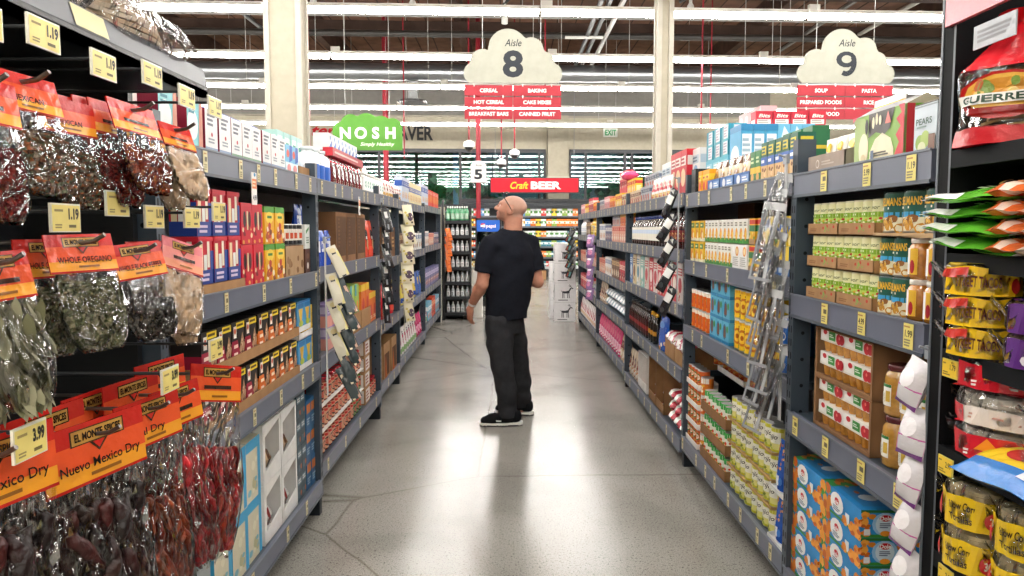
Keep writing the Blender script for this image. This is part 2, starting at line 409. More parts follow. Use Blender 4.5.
# diagonal seismic braces between beams
for i, (x, y, dx) in enumerate([(-3.6, 13.5, .9), (-1.9, 13.6, -.7), (-.3, 14.6, .8), (3.0, 13.8, 1.6), (5.2, 13, -1.5)]):
    pipe('brace_rod', [(x, y, 5.5), (x+dx, y, 6.3)], .03, '#2e2c2b', 'dark diagonal brace rod under the wooden ceiling, %s along' % ORD[i], 'brace')
    q = MB(); q.lathe([(.02, -.16), (.06, -.15), (.06, -.05), (.03, 0), (.02, .8)], '#d4d4d0', 'steel', 10); o = q.build('sprinkler'); o.location = (x+.2, y, 5.48); tag(o, 'pale sprinkler fitting hung by a ceiling brace, %s along' % ORD[i], 'sprinkler')
RED = '#8f1626'
drops = [(-.78, 18.9, 0, .06, 'thick red pole carrying the number five sign'), (-3.15, 19.5, 2.4, .07, 'thick red fire pipe hanging behind the green bush sign')]
for x, y, z, r, lb in drops: pipe('fire_pipe', [(x, y, z), (x, y, 6.795)], r, RED, lb, 'pipe')
for i, (px, py, y, lb) in enumerate([(470, 147, 17, 'below the aisle eight sign and highest'), (502, 164, 20, 'beside the number five sign'), (515, 155, 19, 'above the beer sign')]):
    x = (px-510.5)/760*y; z = 1.49+(229-py)/757*y
    t = empty('dome_camera', (x, y, z)); tag(t, 'white dome camera on a thin red rod, '+lb, 'security camera')
    q = MB(); q.tube([(0, 0, .1), (0, 0, 6.795-z)], .02, RED, 'steel', 6); q.build('rod', t)
    q = MB(); q.lathe([(.11, -.04), (.13, 0), (.12, .07), (.03, .12)], '#e9e9e6', 'matte', 16); q.build('housing', t)
    q = MB(); q.lathe([(.01, -.13), (.06, -.11), (.09, -.07), (.1, -.041)], '#17181a', 'glassy', 16); q.build('dome', t)
for i, (px, y, pz) in enumerate([(699, 13.5, 130), (708, 17, 126), (313, 16, 155), (545, 15.2, 110), (406, 17.5, 160)]):
    x = (px-510.5)/760*y; pipe('sprinkler_drop', [(x, y, 1.49+(229-pz)/757*y), (x, y, 6.795)], .016, RED, 'thin dark red drop rod from the ceiling, %s across' % ['fourth', 'fifth', 'first', 'third', 'second'][i], 'rod', n=6)
# ceiling diffuser under the duct
t = empty('air_diffuser', (-2.25, 18, 4.42)); tag(t, 'square grey air diffuser hanging below the round duct', 'air vent')
q = MB(); q.box(-.11, -.11, .08, .11, .11, .47, '#a5a8a9', 'metal'); q.build('neck', t)
q = MB()
for i in range(4): a = .33-.07*i; q.add([(-a, -a, -.0+.02*i), (a, -a, .02*i), (a, a, .02*i), (-a, a, .02*i), (-a+.09, -a+.09, .05+.02*i), (a-.09, -a+.09, .05+.02*i), (a-.09, a-.09, .05+.02*i), (-a+.09, a-.09, .05+.02*i)], [(0, 1, 5, 4), (1, 2, 6, 5), (2, 3, 7, 6), (3, 0, 4, 7)], '#8b8f92', 'steel')
q.build('louvre', t)

# ---------------------------------------------------------------- hanging signs
def outline_cloud(circ, bot, n=70):
    """Upper envelope of the lobes, round lower corners."""
    x0 = min(a-r for a, b_, r in circ); x1 = max(a+r for a, b_, r in circ)
    top = []
    for i in range(n+1):
        x = x0+(x1-x0)*(.5-.5*math.cos(math.pi*i/n))
        ys = [b_+math.sqrt(max(0, r*r-(x-a)**2)) for a, b_, r in circ if abs(x-a) <= r+1e-6]
        top.append((x, max(ys)))
    lo = []
    a, b_, r = circ[0]; e = circ[-1]
    for i in range(1, 7): t = math.pi*i/12; lo.append((e[0]+e[2]*math.cos(t), max(bot, e[1]-e[2]*math.sin(t))))
    for i in range(6, 0, -1): t = math.pi*i/12; lo.append((a-r*math.cos(t), max(bot, b_-r*math.sin(t))))
    return top+lo
def slab(mb, pts, y0, y1, color, m='matte'):
    n = len(pts); P = [(x, y0, z) for x, z in pts]+[(x, y1, z) for x, z in pts]
    # triangulate as a fan of vertical strips between the top and the bottom chains
    from mathutils.geometry import tessellate_polygon
    tri = tessellate_polygon([[Vector((x, z, 0)) for x, z in pts]])
    F = []
    for a in tri:
        A, B_, C_ = (pts[i] for i in a)
        s_ = (B_[0]-A[0])*(C_[1]-A[1])-(B_[1]-A[1])*(C_[0]-A[0])
        t = a if s_ > 0 else a[::-1]
        F.append(tuple(t)); F.append(tuple(i+n for i in t[::-1]))
    for i in range(n): j = (i+1) % n; F.append((i, i+n, j+n, j))
    mb.add(P, F, color, m)
def band(cx, cz, rx, rz, a0, a1, w_, col, n=22):
    o = []
    for i in range(n):
        t0, t1 = R(a0+(a1-a0)*i/n), R(a0+(a1-a0)*(i+1)/n)
        o.append(('p', [(cx+(rx+w_)*math.cos(t0), cz+(rz+w_)*math.sin(t0)), (cx+(rx+w_)*math.cos(t1), cz+(rz+w_)*math.sin(t1)), (cx+rx*math.cos(t1), cz+rz*math.sin(t1)), (cx+rx*math.cos(t0), cz+rz*math.sin(t0))], col))
    return o
NK = '#34373d'
NUM = {'8': [('t', '8', 0, .228, .285, NK, .245, .035)],
       '9': [('e', 0, .28, .122, .094, NK), ('e', .004, .283, .062, .046, '#a7a79a')] + band(-.0, .235, .062, .092, -118, 40, .058, NK)}
def aisle_sign(x, y, z, num, words, label):
    k = 1.174/481; t = empty('aisle_sign', (x, y, z)); t.rotation_euler.z = R(1.5); tag(t, label, 'sign')
    circ = [((a-352)*k, (350-b_)*k, r*k) for a, b_, r in ((166, 302, 53), (205, 250, 63), (328, 187, 97), (440, 192, 62), (500, 252, 55), (540, 304, 52))]
    q = MB(); pts = outline_cloud(circ, .004); slab(q, pts, -.012, .012, '#a7a79a')
    s_ = plane_surf((0, -.0125, 0), (1, 0, 0), (0, 0, 1), (0, -1, 0))
    q.art(s_, [('t', 'Aisle', .0, .473, .082, '#2c2f36', .2, .005, .28), ] + NUM[num], 'matte'); q.build('cloud_panel', t)
    for r_ in range(3):
        for cc in range(2):
            b = MB(); x0, x1 = ((-.575, -.003), (.003, .575))[cc]; z1 = -.022-r_*.137; z0 = z1-.122
            b.box(x0, -.008, z0, x1, .008, z1, '#a83a43', 'matte')
            s2 = plane_surf((0, -.0085, 0), (1, 0, 0), (0, 0, 1), (0, -1, 0)); tx = words[cc][r_]
            b.art(s2, [('t', tx, (x0+x1)/2+(.0 if len(tx) > 9 else 0), (z0+z1)/2, .042, '#f7f2ee', None, .03)], 'matte')
            for u in (.2, .8):
                xx = x0+(x1-x0)*u; b.box(xx-.006, -.011, z1-.012, xx+.006, .011, z1+.02, '#f2f2ee', 'steel')
            b.build('name_board', t)
    for sx in (-.36, .33):
        b = MB(); b.tube([(sx, 0, .38), (sx, 0, 6.795-z)], .004, '#c9c9c4', 'steel', 5); b.build('hanger_wire', t)
aisle_sign(.035, 9.2, 3.215, '8', (('CEREAL', 'HOT CEREAL', 'BREAKFAST BARS'), ('BAKING', 'CAKE MIXES', 'CANNED FRUIT')), 'white cloud shaped hanging sign with an eight above red name boards')
aisle_sign(3.99, 9.2, 3.215, '9', (('SOUP', 'PREPARED FOODS', 'HISPANIC FOOD'), ('PASTA', 'RICE', '')), 'white cloud shaped hanging sign with a nine above red name boards')
t = empty('department_sign', (-2.59, 14, 2.9)); tag(t, 'green bush shaped hanging sign with large white capital letters', 'sign')
q = MB(); k = 1.26/335
cz = [((a-335)*k, (232-b_)*k, r*k) for a, b_, r in ((205, 130, 38), (255, 105, 50), (330, 112, 62), (400, 118, 55), (455, 122, 48))]
top = outline_cloud(cz, .1, 60)[:61]
slab(q, top+[(cz[-1][0]+cz[-1][2], .02), (cz[0][0]-cz[0][2], .02)], -.015, .015, '#568c3a')
s_ = plane_surf((0, -.016, 0), (1, 0, 0), (0, 0, 1), (0, -1, 0))
for tx, u in (('N', -.4), ('O', -.12), ('S', .15), ('H', .42)): q.art(s_, [('t', tx, u, .33, .19, '#f4f8ee', None, .04)], 'matte')
q.art(s_, [('p', [(-.2, .3), (-.1, .36), (-.04, .35), (-.09, .28), (-.17, .27)], '#568c3a'), ('t', 'Simply Healthy', .17, .13, .06, '#f0f6ea', .62, .008, .3)], 'matte')
q.build('bush_panel', t)
for sx in (-.4, .4): b = MB(); b.tube([(sx, 0, .45), (sx, 0, 3.895)], .004, '#c9c9c4', 'steel', 5); b.build('hanger_wire', t)
t = empty('aisle_sign', (-.775, 18.822, 2.63)); tag(t, 'small white hanging sign with a dark five on the red pole', 'sign')
q = MB(); slab(q, [(-.19, 0), (.19, 0), (.19, .44), (.12, .47), (.08, .53), (-.08, .53), (-.12, .47), (-.19, .44)], -.015, .015, '#e5e6e0')
q.art(plane_surf((0, -.016, 0), (1, 0, 0), (0, 0, 1), (0, -1, 0)), [('t', '5', 0, .2, .22, '#33363b', .2, .04), ('t', 'Aisle', 0, .42, .055, '#33363b', None, .01, .25)], 'matte'); q.build('number_panel', t)
# lettering on the far wall
q = MB(); s_ = plane_surf((0, -.012, 0), (1, 0, 0), (0, 0, 1), (0, -1, 0))
q.art(s_, [('t', 'ter', -6.0, 4.62, .34, '#c0222f', .78, .03, .35)], 'matte', eps=.006); o = q.build('wall_lettering'); o.location = (0, WY, 0); o.rotation_euler.z = R(2.7); tag(o, 'red slanted script letters on the cream far wall', 'lettering')
q = MB(); q.art(s_, [('t', 'AVER', -3.04, 4.55, .42, '#3a3b3e', 1.14, .03)], 'matte', eps=.006); o = q.build('wall_lettering'); o.location = (0, WY, 0); o.rotation_euler.z = R(2.7); tag(o, 'dark block capitals on the cream far wall beside the green sign', 'lettering')
t = empty('exit_sign', (3.25, sk(3.25, WY)-.04, 4.6)); t.rotation_euler.z = R(2.7); tag(t, 'small white sign with green capitals high on the far wall', 'sign')
q = MB(); q.box(-.23, -.03, -.14, .23, .03, .14, '#eef2ea', 'matte'); q.build('case', t)
q = MB(); q.art(plane_surf((0, -.031, 0), (1, 0, 0), (0, 0, 1), (0, -1, 0)), [('t', 'EXIT', 0, 0, .17, '#1f9c58', .36, .03)], 'matte', eps=.004); q.build('lettering', t)
# ---------------------------------------------------------------- shelving
SLATE, STRIP, DARK = '#39444f', '#626878', '#272d35'
BAYS = {}
trnd = random.Random(21)
def price_tag_mesh(x, s, y, z, w, h, price=None, col='#e2d79a'):
    q = MB(); y0 = y-w/2
    xx = x-s*.0025
    P = [(xx, y-w/2, z-h/2), (xx, y+w/2, z-h/2), (xx, y+w/2, z+h/2), (xx, y-w/2, z+h/2)]
    q.add(P, [(0, 1, 2, 3) if s < 0 else (0, 3, 2, 1)], col, 'card')
    u0, ud = (y-w/2, 1) if s < 0 else (y+w/2, -1)
    sf = plane_surf((xx, u0, z-h/2), (0, ud*w, 0), (0, 0, h), (-s, 0, 0)); A = []
    if price: A += [('t', price, .5, .6, .34 if h < w else .26, '#2d2a22', .72, .02)]
    else: A += [('r', .35, .5, .85, .72, '#6a6348')]
    A += [('l', .12, .08, .9, .4, 3, '#8d8563'), ('r', .1, .84, .7, .9, '#b3874a')]
    q.art(sf, A, asp=h/w); return q
def bay(key, name, label, s, X, y0, y1, lv, near_post=False, tags=(5, 5, 5, 5, 5), prices={}, top=1.82, depth_=.55, tagcol='#dcd2a2'):
    t = empty('shelving_unit', (s*X, y0, 0)); tag(t, label, 'shelving unit')
    L_ = y1-y0
    b = MB(); b.box(min(s*depth_, s*(depth_+.03)), .02, .05, max(s*depth_, s*(depth_+.03)), L_-.02, 1.72, '#2f3841', 'steel'); b.build('back_panel', t)
    for k, z in enumerate(lv):
        top_i = k
        b = MB(); x0, x1 = sorted((s*.016, s*depth_))
        b.box(x0, .03, z-.034, x1, L_-.03, z-.004, '#3b4651', 'steel'); sh = b.build('shelf', t)
        b = MB(); x0, x1 = sorted((0, s*.015)); lo = z-.08
        b.box(x0, .028, lo, x1, L_-.028, z+.002, STRIP, 'steel')
        xa, xb = sorted((-s*.004, 0))
        b.box(xa, .028, lo-.004, xb, L_-.028, lo+.006, '#4a525d', 'steel'); b.box(xa, .028, z-.002, xb, L_-.028, z+.004, '#6d7480', 'steel')
        b.build('price_channel', sh)
        n = tags[k] if k < len(tags) else 4
        pr = prices.get(k, {})
        ys = [(i+.5+trnd.uniform(-.3, .3))/n*L_ for i in range(n)]
        if pr: ys = [q-y0 for q in pr]
        for i, yy in enumerate(ys):
            p = list(pr.values())[i] if pr else None
            w_ = .036 if not pr else .05
            price_tag_mesh(0, s, yy, z-.039, w_, .068, p, tagcol if not pr else '#e6d77c').build('price_tag', sh)
    for yy in ([.0245] if near_post else [])+[L_-.0245]:
        b = MB(); x0, x1 = sorted((s*.002, s*.07))
        b.box(x0, yy-.024, .1, x1, yy+.024, top, SLATE, 'steel')
        xf = 0.0015*s
        for i in range(int((top-.2)/.05)):
            zz = .15+i*.05
            for dy in (-.011, .011): b.add([(xf, yy+dy-.004, zz), (xf, yy+dy+.004, zz), (xf, yy+dy+.004, zz+.026), (xf, yy+dy-.004, zz+.026)], [(0, 1, 2, 3) if s < 0 else (0, 3, 2, 1)], '#12161b', 'matte')
        for i in range(int((top-.3)/.1)):          # round holes in the side flange
            zz = .2+i*.1; n = 8
            b.add([(s*.04+.007*math.cos(6.2832*a/n), yy-.0245, zz+.007*math.sin(6.2832*a/n)) for a in range(n)], [tuple(range(n))], '#10141a', 'matte')
        b.build('upright', t)
        f = MB(); x0, x1 = sorted((s*.012, s*.12)); f.box(x0, yy-.024, 0, x1, yy+.024, .1, '#1e242b', 'rubber'); f.build('foot', t)
    b = MB(); x0, x1 = sorted((s*.2, s*.23)); b.box(x0, .05, 0, x1, L_-.05, .12, '#20262d', 'steel'); b.build('kick_plate', t)
    if key in ('L5', 'R5'):
        b = MB(); x0, x1 = sorted((s*.075, s*(depth_+.03))); b.box(x0, L_-.018, .05, x1, L_-.002, 1.78, '#2a323a', 'steel'); b.build('end_panel', t)
    BAYS[key] = dict(s=s, X=X, y0=y0, y1=y1, lv=lv, name=name)
SH = {0: 'top shelf', 1: 'second shelf', 2: 'third shelf', 3: 'fourth shelf', 4: 'base shelf'}
def shelf_name(b, k):
    return 'base shelf' if k == len(b['lv'])-1 else SH[k]
def tiername(t, n): return '' if n == 1 else (['bottom layer', 'upper layer'][t] if n == 2 else (['bottom layer', 'middle layer', 'top layer'][t] if n == 3 else ['bottom layer', 'second layer', 'third layer', 'fourth layer', 'fifth layer', 'sixth layer'][t]))
jr = random.Random(5)
def row(bk, k, kind, y0, y1, desc, n=None, tiers=1, inset=.03, th=None, lift=0, group=None, jit=.004, yaw=0, skip=(), lean=0):
    """A run of one product along a shelf: n side by side between y0 and y1, tiers stacked."""
    b = BAYS[bk]; s = b['s']; y0, y1 = sorted((y0, y1))
    if n is None: n = max(1, int((y1-y0)/(kind.w*1.03)))
    th = th or kind.h+.001
    for t in range(tiers):
        for i in range(n):
            if (i, t) in skip: continue
            y = y0+(i+.5)*(y1-y0)/n; x = s*(b['X']+inset+kind.d/2+jr.uniform(0, jit))
            nm = desc
            if n > 1: nm += ', %s from near end' % ORD[i]
            if tiers > 1: nm += ', '+tiername(t, tiers)
            nm += ', %s %s' % (b['name'], shelf_name(b, k))
            put(kind, (x, y, b['lv'][k]-.0035+lift+t*th), -s*math.pi/2+R(yaw)+jr.uniform(-.01, .01), nm, group, ry=lean)

# ---------------------------------------------------------------- product builders (front faces -Y)
def carton(name, cat, w, d, h, base, front=(), side=None, topart=(), m='card', sidecol=None):
    k = Kind(name, cat, w, d, h); q = MB(); q.box(-w/2, -d/2, 0, w/2, d/2, h, base, m)
    q.art(plane_surf((-w/2, -d/2, 0), (w, 0, 0), (0, 0, h), (0, -1, 0)), list(front), m, asp=h/w)
    sa = list(side) if side is not None else [a for a in front if a[0] in 'r']
    q.art(plane_surf((w/2, -d/2, 0), (0, d, 0), (0, 0, h), (1, 0, 0)), sa, m, asp=h/d)
    q.art(plane_surf((-w/2, d/2, 0), (0, -d, 0), (0, 0, h), (-1, 0, 0)), sa, m, asp=h/d)
    if topart: q.art(plane_surf((-w/2, -d/2, h), (w, 0, 0), (0, d, 0), (0, 0, 1)), list(topart), m, asp=d/w)
    k.part(q); return k
def can(name, cat, r, h, base, art, lid='#b9bab8', top=None, n=20):
    k = Kind(name, cat, 2*r, 2*r, h); q = MB(); rim = '#c4c4c0'
    q.lathe([(r*.95, 0, rim), (r, .002, rim), (r, h*.05, rim)], rim, 'metal', n)
    q.lathe([(r*.99, h*.05), (r*.99, h*.95)], base, 'card', n, cap=False)
    q.lathe([(r, h*.95, top or rim), (r, h*.995, top or rim), (r*.93, h, top or rim), (r*.9, h*.985, lid)], lid, 'metal' if top is None else 'gloss', n)
    q.art(cyl_surf(r*.99, h*.05, h*.95, math.pi*1.0), list(art), 'card', seg=8, asp=h*.9/(math.pi*r)); k.part(q); return k
def jar(name, cat, r, h, content, lidc, art, lw=.62, lz=(.15, .72), labelc='#ffffff', span=1.9, n=20):
    k = Kind(name, cat, 2*r, 2*r, h).multi(); q = MB()
    q.lathe([(r*.8, 0), (r*.96, .006), (r, h*.06), (r, h*.7), (r*.93, h*.8), (r*.78, h*.86), (r*.76, h*.89)], content, 'glassy', n); k.part(q, 'glass_body')
    q = MB(); q.lathe([(r*.82, h*.875), (r*.85, h*.88), (r*.85, h*.985), (r*.8, h)], lidc, 'gloss', n); k.part(q, 'lid')
    q = MB(); sf = cyl_surf(r*1.004, h*lz[0], h*lz[1], span)
    q.art(sf, [('r', 0, 0, 1, 1, labelc)]+list(art), 'card', seg=8, asp=h*(lz[1]-lz[0])/(span*r)); k.part(q, 'label'); return k
def bottle(name, cat, r, h, body, capc, art, labelc, lz=(.2, .55), neck=.32, span=2.4, shoulder=.62, n=16):
    k = Kind(name, cat, 2*r, 2*r, h).multi(); q = MB()
    q.lathe([(r*.85, 0), (r, .006), (r, h*shoulder), (r*.8, h*(shoulder+.1)), (r*neck, h*.86), (r*neck, h*.9)], body, 'glassy', n); k.part(q, 'bottle_body')
    q = MB(); q.lathe([(r*neck*1.15, h*.89), (r*neck*1.2, h*.9), (r*neck*1.2, h*.99), (r*neck, h)], capc, 'gloss', n); k.part(q, 'cap')
    q = MB(); q.art(cyl_surf(r*1.004, h*lz[0], h*lz[1], span), [('r', 0, 0, 1, 1, labelc)]+list(art), 'card', seg=8, asp=h*(lz[1]-lz[0])/(span*r)); k.part(q, 'label'); return k
def pouch_surf(w, h, t, sgn=-1):
    def f(u, v, off=0):
        tt = t*((1-v)**.55)*(1-.25*(1-v)**6); ww = w*(1-.05*math.sin(math.pi*v))
        y = sgn*(tt/2*(max(0, 1-abs(2*u-1)**2.4))**.6+.001+off)+.004*math.sin(9*u+5*v)*(v*(1-v))*3
        return ((u-.5)*ww*(1 if sgn < 0 else -1), y, h*v)
    return f
def pouch(name, cat, w, h, t, base, art, band=None):
    k = Kind(name, cat, w, t, h); q = MB()
    cf = base if band is None else (lambda u, v: next(b[1] for b in band if v <= b[0]))
    q.grid(pouch_surf(w, h, t), 10, 10, cf, 'gloss'); q.grid(pouch_surf(w, h, t, 1), 10, 10, cf, 'gloss')
    q.art(pouch_surf(w, h, t), list(art), 'gloss', seg=10, asp=h/w, eps=.0012); k.part(q); return k
def pillow(name, cat, w, l, t, colf, art=(), m='gloss', lump=.12, seed=1, nu=14, nv=12):
    """A filled bag lying flat: w along x, l along y, t thick; front edge at -Y."""
    k = Kind(name, cat, w, l, t); rr = random.Random(seed); ph = [rr.uniform(0, 6) for _ in range(6)]
    def sf(sg):
        def f(u, v, off=0):
            e = max(0, (1-abs(2*u-1)**3.2)*(1-abs(2*v-1)**3.2))**.5
            z = t/2+sg*(t/2*e+off)*(1+lump*math.sin(7*u+ph[0])*math.sin(6*v+ph[1]))+lump*t*.25*math.sin(13*u+ph[2]+5*v)
            sh = 1+.05*math.sin(9*v+ph[3])
            uu = u if sg > 0 else 1-u
            return ((uu-.5)*w*sh, (v-.5)*l*(1+.04*math.sin(8*u+ph[4])), max(.001, z))
        return f
    q = MB(); q.grid(sf(1), nu, nv, colf, m); q.grid(sf(-1), nu, nv, (lambda u, v: colf(1-u, v)) if callable(colf) else colf, m)
    q.art(sf(1), list(art), m, seg=10, asp=l/w, eps=.0015); k.part(q); return k
def tray(name, w, d, hf, colr='#a07a55', hb=None, art=(), hs=None):
    """Open cardboard tray with a low front wall."""
    k = Kind(name, 'cardboard tray', w, d, hf); q = MB(); t = .004; hb = hb or hf*1.6; hs = hs or hf
    q.box(-w/2, -d/2, 0, w/2, d/2, t, colr, 'kraft'); q.box(-w/2, -d/2, 0, w/2, -d/2+t, hf, colr, 'kraft')
    q.box(-w/2, d/2-t, 0, w/2, d/2, hb, colr, 'kraft')
    for x in (-w/2, w/2-t): q.add([(x, -d/2, 0), (x+t, -d/2, 0), (x+t, d/2, 0), (x, d/2, 0), (x, -d/2, hf), (x+t, -d/2, hf), (x+t, d/2, hs), (x, d/2, hs)], [(0, 3, 2, 1), (4, 5, 6, 7), (0, 1, 5, 4), (1, 2, 6, 5), (2, 3, 7, 6), (3, 0, 4, 7)], colr, 'kraft')
    q.art(plane_surf((-w/2, -d/2, 0), (w, 0, 0), (0, 0, hf), (0, -1, 0)), list(art), 'kraft', asp=hf/w); k.part(q); return k
def open_case(name, w, d, h, colr='#8a6a4c', lip=.03, art=()):
    """Upright cardboard case with its front cut open."""
    k = Kind(name, 'cardboard case', w, d, h); q = MB(); t = .005
    q.box(-w/2, -d/2, 0, w/2, d/2, t, colr, 'kraft'); q.box(-w/2, d/2-t, 0, w/2, d/2, h, colr, 'kraft'); q.box(-w/2, -d/2, h-t, w/2, d/2, h, colr, 'kraft')
    for x in (-w/2, w/2-t): q.box(x, -d/2, 0, x+t, d/2, h, colr, 'kraft')
    q.box(-w/2, -d/2, 0, w/2, -d/2+t, lip, colr, 'kraft'); q.box(-w/2, -d/2, 0, -w/2+.012, -d/2+t, h, colr, 'kraft'); q.box(w/2-.012, -d/2, 0, w/2, -d/2+t, h, colr, 'kraft')
    q.art(plane_surf((-w/2, -d/2, 0), (w, 0, 0), (0, 0, h), (0, -1, 0)), list(art), 'kraft', asp=h/w); k.part(q); return k
def gen_carton(name, w, d, h, a, b_, d_, seed=0, cat='box'):
    """A small carton with a banner, a picture and a few lines of print."""
    rr = random.Random(seed); v = rr.uniform(.55, .7)
    art = [('r', 0, v, 1, v+.22, b_), ('e', rr.uniform(.35, .6), .3, .3, .22*w/h*1.3 if w < h else .2, d_), ('l', .12, v+.05, .88, v+.18, 2, a), ('s', seed, 6, .2, .12, .8, .45, [b_, d_, '#f4ead0'], .09)]
    return carton(name, cat, w, d, h, a, art, [('r', 0, v, 1, v+.22, b_), ('l', .15, .1, .85, .5, 6, d_)])
# ---------------------------------------------------------------- the shelving units
bay('R1', 'pear bay', 'slate grey shelving unit of pear jars and fruit cups beside the black tortilla rack', 1, 1.06, 1.90, 2.88, [1.69, 1.245, .80, .19],
    prices={0: {2.02: '1.19', 2.27: '5.99', 2.58: None}, 1: {2.0: '1.99', 2.27: '4.99', 2.54: None}, 2: {2.02: None, 2.24: None, 2.5: None, 2.77: None}}, tags=(3, 3, 4, 4))
bay('R2', 'bean bay', 'slate grey shelving unit of stacked bean cans and pineapple cans', 1, 1.08, 2.88, 4.72, [1.70, 1.30, .90, .195], tags=(7, 5, 5, 8))
bay('R3', 'syrup bay', 'slate grey shelving unit of syrup bottles and tall red and white cartons', 1, 1.08, 4.72, 7.14, [1.712, 1.36, 1.008, .60, .15], tags=(10, 9, 9, 8, 8))
bay('R4', 'pink bag bay', 'slate grey shelving unit with pink bags along its lowest shelf', 1, 1.09, 7.14, 9.62, [1.715, 1.355, .97, .605, .175], tags=(10, 9, 9, 8, 8))
bay('R5', 'goat box bay', 'slate grey shelving unit at the aisle end beside the white goat boxes', 1, 1.09, 9.62, 12.13, [1.715, 1.40, 1.0, .61, .175], tags=(10, 9, 9, 8, 8))
bay('L1', 'taco bay', 'slate grey shelving unit of red and orange taco boxes beside the spice rack', -1, .98, 2.12, 3.91, [1.745, 1.275, .81, .19], near_post=True, tags=(7, 5, 6, 4))
bay('L2', 'salsa bay', 'slate grey shelving unit with red lidded salsa jars at the bottom', -1, 1.01, 3.91, 5.92, [1.752, 1.285, .80, .23], tags=(7, 5, 5, 4))
bay('L3', 'brown tray bay', 'narrow slate grey shelving unit with open brown trays at the bottom', -1, 1.055, 5.92, 7.28, [1.768, 1.24, .71, .205], tags=(5, 4, 4, 4))
bay('L4', 'chip bay', 'slate grey shelving unit with yellow chip bags on the third shelf', -1, 1.09, 7.28, 9.79, [1.77, 1.245, .69, .18], tags=(8, 7, 7, 6))
bay('L5', 'orange bag bay', 'slate grey shelving unit at the aisle end next to the black bottle rack', -1, 1.10, 9.79, 12.14, [1.80, 1.265, .70, .22], tags=(8, 7, 7, 6))
KR, KR2 = '#a57f59', '#8e6a48'

# ================================================================ R1 pear bay
ORN = ['#e0862c', '#f0a540', '#c9631d']
k_dole = carton('fruit_cup_carton', 'carton', .288, .135, .088, '#2f8fd0',
    [('r', 0, 0, 1, .1, '#3b8f45'), ('s', 3, 16, .0, .0, .22, .9, ORN+['#3f9a48'], .07), ('s', 5, 12, .8, .0, 1, .6, ORN, .06), ('e', .42, .55, .17, .4, '#f5f6f4'), ('e', .42, .62, .06, .14, '#c8202e'), ('l', .33, .25, .52, .45, 3, '#6d7d96'), ('r', .66, .1, .76, .5, '#e9eef2'), ('s', 7, 5, .6, .1, .8, .3, ORN, .05), ('t', 'Dole', .42, .62, .15, '#ffffff', None, .03)],
    [('r', 0, 0, 1, .12, '#3b8f45'), ('r', 0, .9, 1, 1, '#2e6f3a'), ('s', 4, 12, 0, .1, .28, .9, ORN, .09), ('s', 6, 7, .8, .1, 1, .8, ORN, .06), ('e', .55, .5, .3, .42, '#9cc8ea'), ('e', .55, .5, .22, .36, '#d9e8f4'), ('e', .55, .72, .14, .12, '#c8202e'), ('l', .42, .36, .7, .56, 3, '#5a6c86'), ('t', 'Dole', .55, .72, .14, '#ffffff', None, .03), ('e', .55, .18, .12, .1, '#e8962f'), ('r', .06, .12, .2, .34, '#eceef0')],
    [('r', 0, 0, .25, 1, '#3b8f45'), ('r', .25, .15, .9, .85, '#3a7fb8'), ('s', 9, 12, .05, .05, .5, .9, ORN, .06), ('e', .65, .5, .1, .22, '#dfe6ea')])
row('R1', 3, k_dole, 2.27, 2.86, 'blue and green boxed mandarin cups', n=2, tiers=5, th=.0885, inset=.02)
b = BAYS['R1']
for t in range(5): put(k_dole, (1.06+.02+.135*1.5+.012, 2.415, b['lv'][3]-.0035+t*.0885), -math.pi/2, 'boxed mandarin cups in the row behind, %s, pear bay base shelf' % tiername(t, 5))
k_cup = Kind('fruit_cup_pack', 'fruit cups', .198, .1, .083).multi()
q = MB()
for i in range(4):
    for j in range(2): q.lathe([(.017, .001), (.019, .005), (.0235, .038)], '#c88d3c', 'glassy', 12, -.0735+i*.049, -.0245+j*.049)
k_cup.part(q, 'cup_bodies'); q = MB(); q.box(-.099, -.05, .038, .099, .05, .0825, '#f2f0ea')
q.art(plane_surf((-.099, -.05, .038), (.198, 0, 0), (0, 0, .0445), (0, -1, 0)), [('r', 0, 0, 1, .14, '#e8e2d6'), ('e', .2, .58, .11, .36, '#f9f7f2'), ('e', .2, .72, .08, .2, '#c9242c'), ('r', .36, .2, .62, .85, '#3c8f3d'), ('e', .76, .45, .1, .42, '#c22630'), ('e', .88, .45, .1, .38, '#b01c28'), ('l', .4, .4, .58, .7, 2, '#dfeedd'), ('e', .8, .55, .03, .12, '#e8837a')], asp=.0445/.198)
q.art(plane_surf((.099, -.05, .038), (0, .1, 0), (0, 0, .0445), (1, 0, 0)), [('r', .1, .2, .6, .8, '#3c8f3d'), ('e', .75, .5, .16, .35, '#c22630')], asp=.445)
k_cup.part(q, 'card_sleeve')
k_case = open_case('open_case', .43, .2, .174, '#8d6a4b', lip=.012)
for t in range(2):
    put(k_case, (1.06+.03+.1, 2.47, b['lv'][2]-.003+t*.1755), -math.pi/2, 'brown open cardboard case of fruit cups, %s, pear bay third shelf' % tiername(t, 2))
    for r_ in range(2):
        for i in range(2):
            put(k_cup, (1.06+.03+.062, 2.37+i*.2, b['lv'][2]+.0035+t*.1755+r_*.0835), -math.pi/2, 'apple fruit cup pack in brown case, %s column, %s, pear bay third shelf' % (['near', 'far'][i], tiername(t*2+r_, 4)))
pear = [('r', 0, .86, 1, 1, '#2f7a3f'), ('r', .08, .12, .5, .6, '#e9e6da'), ('l', .1, .15, .48, .55, 5, '#8a8a80'), ('r', .6, .2, .95, .7, '#d6b24a')]
k_pear = jar('fruit_jar', 'jar', .044, .15, '#b98a3c', '#5a1f22', pear, lz=(.2, .62), labelc='#f3f1ea', span=1.0)
row('R1', 2, k_pear, 1.93, 2.23, 'pear jar with dark lid', n=3, tiers=2, th=.152)
